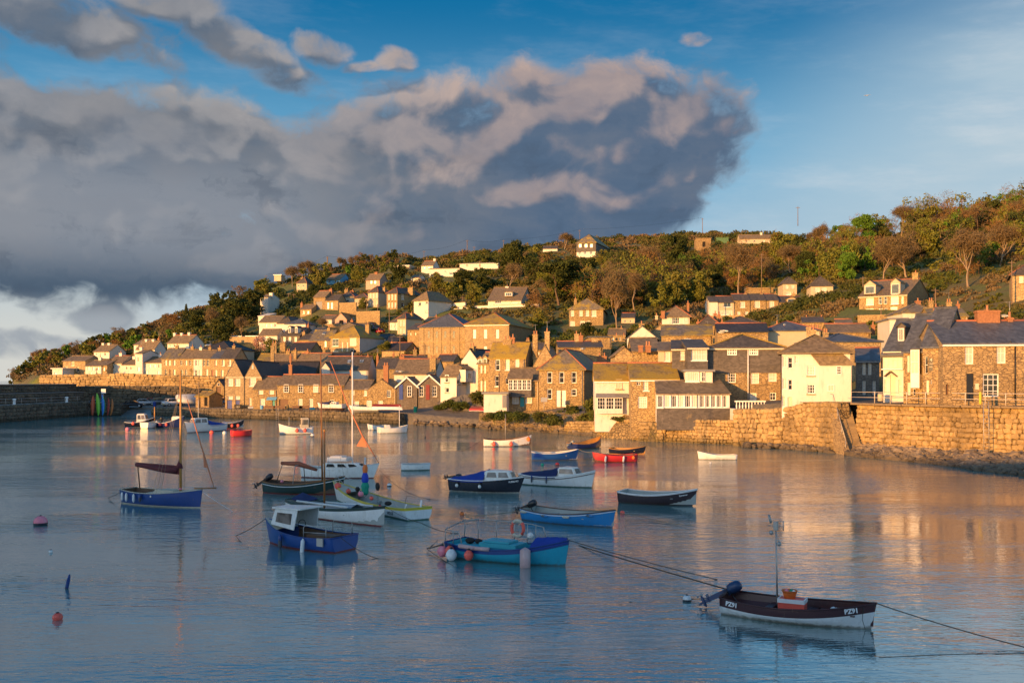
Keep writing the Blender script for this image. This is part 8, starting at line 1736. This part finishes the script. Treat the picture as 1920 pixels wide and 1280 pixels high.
# poles and wires
def pole(px, py0, py1, label, Y=None, r=.13, arm=True, lamp=False, mt='pole_wood', name='utility_pole', cat='pole', lean=0):
    Y = Y or solveY(px, py0) or 430; a, b = P(px, py0, Y), P(px+lean, py1, Y); o = empty(name, (a.x, a.y, a.z-1.0), 0, label, cat); h = b.z-a.z+1.0
    MB().tube([(0,0,0),(b.x-a.x,0,h)], [r, r*.7], 7).build('pole', M[mt], o)
    if arm: MB().box(b.x-a.x-.7,-.05,h-.5,b.x-a.x+.7,.05,h-.38).build('crossarm', M[mt], o)
    if lamp: MB().tube([(b.x-a.x,0,h-.1),(b.x-a.x-.8,0,h+.1)], .05, 5).box(b.x-a.x-1.2,-.12,h+.02,b.x-a.x-.8,.12,h+.14).build('lamp_arm', M['galv'], o)
    return b
sky_tops = [pole(*a_) for a_ in [(499,541,516,'short pole on the left ridge beside the wood',430),(614,506,481,'lattice mast on the left skyline between two bare trees',425,.35),(713,497,477,'utility pole on the skyline above the brown bungalow',440),(795,491,470,'utility pole on the skyline left of the tall pair',455),(876,478,450,'taller of two poles on the skyline above the white modern wing',465,.2),
   (944,468,450,'utility pole on the skyline left of the dense dark evergreen',470),(1087,452,431,'utility pole on the skyline left of the hilltop house',495),(1317,446,409,'utility pole with a transformer on the skyline above the derelict shed',500,.18),(1496,418,387,'tall utility pole against the sky on the right hill',330,.12)]]
for a, b, lb in [(sky_tops[i], sky_tops[i+1], 'skyline wire, span %s' % w) for i, w in enumerate(('over the left ridge','over the left hillside bungalows','over the brown bungalow','left of the twin poles','above the white modern house','above the dense evergreen','across the hilltop house'))]:
    q = MB().tube([a.lerp(b, i/10)-a-Vector((0,0,1.2*4*(i/10)*(1-i/10)-.3)) for i in range(11)], .035, 3); o = link('overhead_wire', q.mesh('wire', M['motor_black']), None, a); tag(o, lb, 'wire', 'skyline wires')
for a_ in [(889,480,462,'pole just below the skyline above the long white wing'),(900,515,488,'pale pole at the end of the long white wing'),(541,566,549,'left of two pale posts beside the lane on the left hillside'),(551,566,550,'right of two pale posts beside the lane on the left hillside'),(584,600,573,'slim lamp pole on the bank left of the brick garage'),
   (688,598,560,'tall pole in front of the cream bayed villa'),(708,606,570,'slim pole in front of the pair of bayed villas'),(730,625,578,'slim pole right of the hill lane cars'),(867,575,555,'white post by the bungalow driveway'),(1380,655,620,'antenna pole behind the slate-hung roof'),
   (797,688,645,'iron flue pipe pole left of the arched chapel windows'),(750,672,628,'telegraph pole standing left of the chapel'),(1428,560,475,'tall bare utility pole above the hillside terrace'),(1897,572,488,'tall leaning pole at the left of the right-edge house'),(1618,545,518,'slim pole left of the mansion'),(1754,600,540,'tall pole behind the white bungalow with brick stacks'),
   (936,742,700,'telegraph pole in front of the tall narrow-windowed house',148.5),(373,763,715,'lamp post beside the stone kiosk',194),(1326,600,560,'pole at the left end of the hillside terrace'),(1652,598,572,'slim pole in the mansion garden')]:
    pole(*a_, **{}) if len(a_) < 5 else pole(a_[0],a_[1],a_[2],a_[3],a_[4])
# seagulls
gm = MB(); gm.lathe([(.01,-.25),(.07,-.15),(.10,0),(.07,.13),(.045,.2),(.05,.26),(.01,.32)], 8, (0,0,.16), axis='x'); wg = MB(); wg.prism([(-.28,-.09,.22),(.1,-.10,.24),(.05,-.10,.12),(-.2,-.09,.14)], (0,.2,0)); lg = MB(); lg.tube([(0,-.03,0),(0,-.03,.1)], .01, 4)
gme, wme, lme = gm.mesh('body', M['white_paint']), wg.mesh('wings', M['inside_grey']), lg.mesh('legs', M['oil_orange'])
for (px, py, Y, s, lb) in [(1093,655,151,1.6,'seagull on the peak of the hipped stone house'),(1353,625,126,1.8,'left of two seagulls on the dark blue roof'),(1357,623,126,1.8,'right of two seagulls on the dark blue roof'),(1289,638,130,1.6,'seagull on the broad brown roof'),(745,697,181,1.6,'left seagull on the gutter of the long low white house'),(752,697,181,1.6,'right seagull on the gutter of the long low white house'),(1883,595,93,1.5,'seagull on the red ridge of the big stone building'),(1471,610,150,1.5,'seagull on the blue hipped roof')]:
    p = P(px, py+2, Y); o = empty('seagull', p, rw.uniform(0,6), lb, 'bird', 'gulls on the roofs'); o.scale = (s,)*3; link('body', gme, o); link('wings', wme, o); link('legs', lme, o)
for (px, py, Y, lb) in ((1626,180,110,'gull gliding high in the blue sky, right of the cloud'),(40,698,150,'gull flying low past the end of the left headland')):
    o = empty('seagull', P(px, py, Y), .3, lb, 'bird'); o.scale = (.55,)*3; MB().lathe([(.01,-.3),(.07,-.1),(.08,.05),(.02,.32)], 8, axis='x').build('body', M['white_paint'], o); MB().prism([(.0,-.7,.12),(.14,-.35,.17),(.14,0,.06),(.14,.35,.17),(.0,.7,.12),(-.03,.35,.15),(-.08,0,.04),(-.03,-.35,.15)], (0,0,.02)).build('wings', M['inside_grey'], o); o.rotation_euler = (0,0,1.2)
# beach under the right quay wall
def beach():
    pr = [(1560,99,97.5),(1600,97.6,93),(1640,95.5,90.5),(1700,91.5,87),(1760,89,83.5),(1800,87.5,81),(1850,86,77),(1930,83.8,73),(2050,80,69),(2400,70,58)]
    b = MB(); n = len(pr); v = []
    for px, y0, y1 in pr: v += [gp(px, y0+.3, 0, .75)[0:2]+(.85,), gp(px, (y0+y1)/2, 0, 0)[0:2]+(.42,), gp(px, y1, 0, 0)[0:2]+(-.12,)]
    b.add(v, [(i*3+j, i*3+j+1, i*3+j+4, i*3+j+3) for i in range(n-1) for j in range(2)], 0, True); tag(b.build('shingle_beach', M['rubble']), kind='structure')
    r = random.Random(4); items = []
    for _ in range(2600):
        px = r.uniform(1575, 2150); k = np.interp(px, [p[0] for p in pr], range(n)); y0 = np.interp(px, [p[0] for p in pr], [p[1] for p in pr]); y1 = np.interp(px, [p[0] for p in pr], [p[2] for p in pr]); t = r.random()
        Y = y0+(y1-y0)*t; s = r.choice((.2,.22,.25,.3,.35,.45,.6))*r.uniform(.8,1.25)*(1 if px < 1800 else 1.15); z = .75*(1-t)-.05+r.uniform(0,.18); items.append((s, px, Y, z))
    # stones below the middle walls too
    for _ in range(160):
        px = r.uniform(1395, 1560); Y = np.interp(px, [1395,1480,1560], [106.2,103.6,98.5])-r.uniform(.0,1.6); items.append((r.uniform(.25,.7), px, Y, r.uniform(-.05,.35)))
    for _ in range(420):
        px = r.uniform(905, 1120); Y = np.interp(px, [905,1000,1120], [146,138,125.5])+r.uniform(-1,3); items.append((r.uniform(.35,.9), px, Y, max(0,(Y-np.interp(px, [905,1000,1120], [146,138,125.5])))*.42+r.uniform(-.1,.25)))
    for _ in range(160):
        px = r.uniform(775, 905); Y = np.interp(px, [775,905], [158,149])+r.uniform(-1,3); items.append((r.uniform(.35,.85), px, Y, r.uniform(-.1,.6)))
    items.sort(key=lambda i: -(i[0] if i[1] < 1940 else 0)); ms = _sm['beach_stone']; vs, fs = [], []
    for k, (s, px, Y, z) in enumerate(items):
        x = (px-CX)/F*Y; rot = (r.uniform(-.4,.4), r.uniform(-.4,.4), r.uniform(0,6.28)); scl = (s*r.uniform(.9,1.6), s*r.uniform(.8,1.2), s*r.uniform(.5,.85))
        if k < 180:
            where = 'below the right-hand quay wall' if px > 1590 else ('at the foot of the wall left of the steps' if px > 1390 else 'on the shore under the waterfront gardens')
            o = link('boulder', r.choice(ms), None, (x, Y, z), rot, scl); tag(o, 'weathered brown boulder lying among others %s' % where, 'rock', 'boulders %s' % where)
        else:
            me = r.choice(ms); from mathutils import Euler
            mt = Matrix.Translation((x,Y,z)) @ Euler(rot).to_matrix().to_4x4() @ Matrix.Diagonal((*scl,1)); b0 = len(vs); vs += [tuple(mt @ v.co) for v in me.vertices]; fs += [tuple(b0+i for i in p.vertices) for p in me.polygons]
    me = bpy.data.meshes.new('loose_stones'); me.from_pydata(vs, [], fs); me.materials.append(M['beach_stone']); tag(link('loose_stones', me), 'loose stones and cobbles heaped along the waterline', 'stones', None, 'stuff')
beach()
# rock shelf and garden banks under the centre houses (real ground, rough)
def bank(pts, name, mt, kind='structure', amp=.5, n=24):
    """pts: list of (px, Yfoot, Ytop, ztop)"""
    px = np.linspace(pts[0][0], pts[-1][0], n*3); A = np.array(pts, float); V = []; m = 9
    for p in px:
        y0, y1, zt = [np.interp(p, A[:,0], A[:,i]) for i in (1,2,3)]
        for j in range(m):
            t = j/(m-1); Y = y0+(y1-y0)*t; z = -.5+(zt+.5)*(t**.55); x = (p-CX)/F*Y
            V.append((x, Y+mnoise.noise(Vector((x*.6,z*.8,1)))*amp*.8, z+mnoise.noise(Vector((x*.9,Y*.9,z)))*amp*(1 if 0 < j < m-1 else .2)))
    b = MB().add(V, [(i*m+j,(i+1)*m+j,(i+1)*m+j+1,i*m+j+1) for i in range(len(px)-1) for j in range(m-1)], 0, False); o = b.build(name, M[mt]); tag(o, kind=kind)
bank([(898,147.5,150.5,2.4),(940,142.5,146,2.6),(1000,138,142,2.7),(1060,131,136,2.6),(1118,124.5,129,2.5)], 'rock_bank', 'rubble')
bank([(1118,123.5,126.5,2.9),(1160,120.5,123,2.9),(1200,117.5,119.5,2.6)], 'rock_bank', 'rubble', amp=.3)
bank([(820,160,170,3.4),(850,157.5,166,4.2),(880,155,161,4.8),(903,153,158,5.0)], 'garden_bank', 'hill_ground', amp=.6)
# quay and street furniture
def bench(px, py, Y, hd, lb):
    o = empty('park_bench', P(px, py, Y), hd, lb, 'bench', 'benches in front of the inn'); MB().box(-.9,-.25,.42,.9,.2,.46).build('seat', M['wood_door'], o); MB().box(-.9,.2,.5,.9,.24,.9).build('backrest', M['wood_door'], o)
    for x in (-.8,.8): MB().box(x-.04,-.22,0,x+.04,.22,.42).build('leg', M['wood_door'], o)
for px, lb in ((505,'bench in front of the low inn end, left of the round bin'),(522,'second bench in front of the inn, under the awning'),(557,'bench in front of the long stone inn, beside its pale doors'),(570,'bench furthest right in front of the long stone inn')): bench(px, 770, 178, 0, lb)
for (px, Y, mt, r_, h_, lb, nm, cat) in ((290,203,'blue_door',.3,1.0,'blue waste bin at the edge of the car park','waste_bin','bin'),(491,180,'blue_boards',.3,.7,'light blue drum on the quay in front of the inn','drum','drum'),(538,179,'granite',.35,.8,'round stone planter on the quay by the inn','planter','planter'),(1838,85.0,'yellow_paint',.11,1.05,'yellow-topped bollard behind the road railing','bollard','bollard'),(1651,98.5,'cream_paint',.28,.75,'stone trough shaped planter at the door of the white bay house','planter','planter'),(779,163,'net_green',.3,.9,'green wheelie bin by the red-door cottage','waste_bin','bin')):
    g_ = {True: 4.95, False: 1.8}[px > 1500]; g_ = 1.65 if px == 290 else g_; p = P(px, 700, Y); o = empty(nm, (p.x, p.y, g_), 0, lb, cat); MB().lathe([(r_*.85,0),(r_,.1*h_),(r_,.85*h_),(r_*1.08,.9*h_),(r_*.8,h_)], 10).build('body', M[mt], o)
def sign(px, py, Y, w, h, zfoot, mt, lb, txt=None):
    a = P(px, py, Y); o = empty('sign', (a.x, a.y, zfoot), 0, lb, 'sign'); zc = a.z-zfoot; MB().tube([(0,.03,0),(0,.03,zc)], .04, 5).build('post', M['galv'], o); MB().box(-w/2,-.03,zc-h/2,w/2,.0,zc+h/2).build('board', M[mt], o)
sign(1020,749,137.5,.85,.6,2.6,'cover_grey','grey information board on posts in front of the hipped stone house'); sign(194,733,200,.9,.9,2.6,'white_paint','white square sign above the parked cars behind the kayaks')
def text_on(body, px, py, Y, size, mt, z=None):
    cu = bpy.data.curves.new('t','FONT'); cu.body = body; cu.size = size; cu.extrude = .003; cu.align_x = 'CENTER'; to = bpy.data.objects.new('t', cu); C.objects.link(to); me = bpy.data.meshes.new_from_object(to.evaluated_get(bpy.context.evaluated_depsgraph_get())); bpy.data.objects.remove(to); me.materials.clear(); me.materials.append(M[mt]); return me
for ho in [o for o in C.objects if str(o.get('label','')).startswith('narrow stone house with black hanging board')]:
    for ch in ho.children:
        if ch.name.startswith('sign_board'):
            for k, (tx, sz) in enumerate((('4',.42),('THE',.16),('INN',.18))):
                q = link('sign_lettering', text_on(tx,0,0,0,sz,'cream_paint'), ch); q.location = (.20, .01, .85-.28*k); q.rotation_euler = (R(90),0,0)

# fishing gear on the quays
def pots(px, Y, z, n, lb):
    p = P(px, 700, Y); r = random.Random(int(px))
    o = empty('lobster_pot_stack', (p.x, p.y, z), r.uniform(0,1), lb, 'lobster pots')
    pm = MB(); pm.box(-.34,-.22,0,.34,.22,.04)
    for x in (-.32,0,.32): pm.tube([(x,-.2,.04),(x,-.19,.25),(x,0,.36),(x,.19,.25),(x,.2,.04)], .022, 5)
    for y, zz in ((-.19,.2),(0,.36),(.19,.2)): pm.tube([(-.33,y,zz),(.33,y,zz)], .015, 4)
    pm.box(-.3,-.17,.06,.3,.17,.24); me = pm.mesh('lobster_pot', M['net_black'])
    for k in range(n): link('lobster_pot', me, o, ((k % 3)*.75-.7+r.uniform(-.05,.05), r.uniform(-.1,.1), (k//3)*.38), (0,0,r.uniform(-.2,.2)))
pots(610,173.5,1.8,7,'stack of black lobster pots on the quay in front of the long inn'); pots(450,186,1.8,5,'small pile of lobster pots before the twin-gabled store'); pots(668,168.5,1.8,6,'lobster pots piled behind the white rowing gig')
for (px, Y, lb, mt) in ((585,176,'blue fish box on the quay near the laid-up cabin boat','hull_sky'),(640,171,'orange fish box beside the bow of the laid-up cabin boat','oil_orange'),(470,184.5,'pale fish box below the low end of the inn','pipe_white')):
    p = P(px, 700, Y); o = empty('fish_box', (p.x, p.y, 1.82), .4, lb, 'box'); MB().box(-.4,-.25,0,.4,.25,.3).build('body', M[mt], o); MB().box(-.43,-.28,.28,.43,.28,.34).build('rim', M[mt], o)
def ladder(px, Y, z0, z1, lb):
    p = P(px, 700, Y); o = empty('ladder', (p.x, p.y, z0), 0, lb, 'ladder'); h = z1-z0
    for x in (-.22,.22): MB().tube([(x,0,0),(x,.12,h)], .03, 5).build('rail', M['galv'], o)
    for k in range(int(h/.32)): MB().tube([(-.22,.12*k*.32/h,.2+k*.32),(.22,.12*k*.32/h,.2+k*.32)], .02, 4).build('rung', M['galv'], o)
ladder(520,176.6,-.3,2.2,'iron ladder down the quay wall below the inn'); ladder(1850,84.9,.3,5.2,'iron ladder on the right-hand quay wall below the yellow bollard')
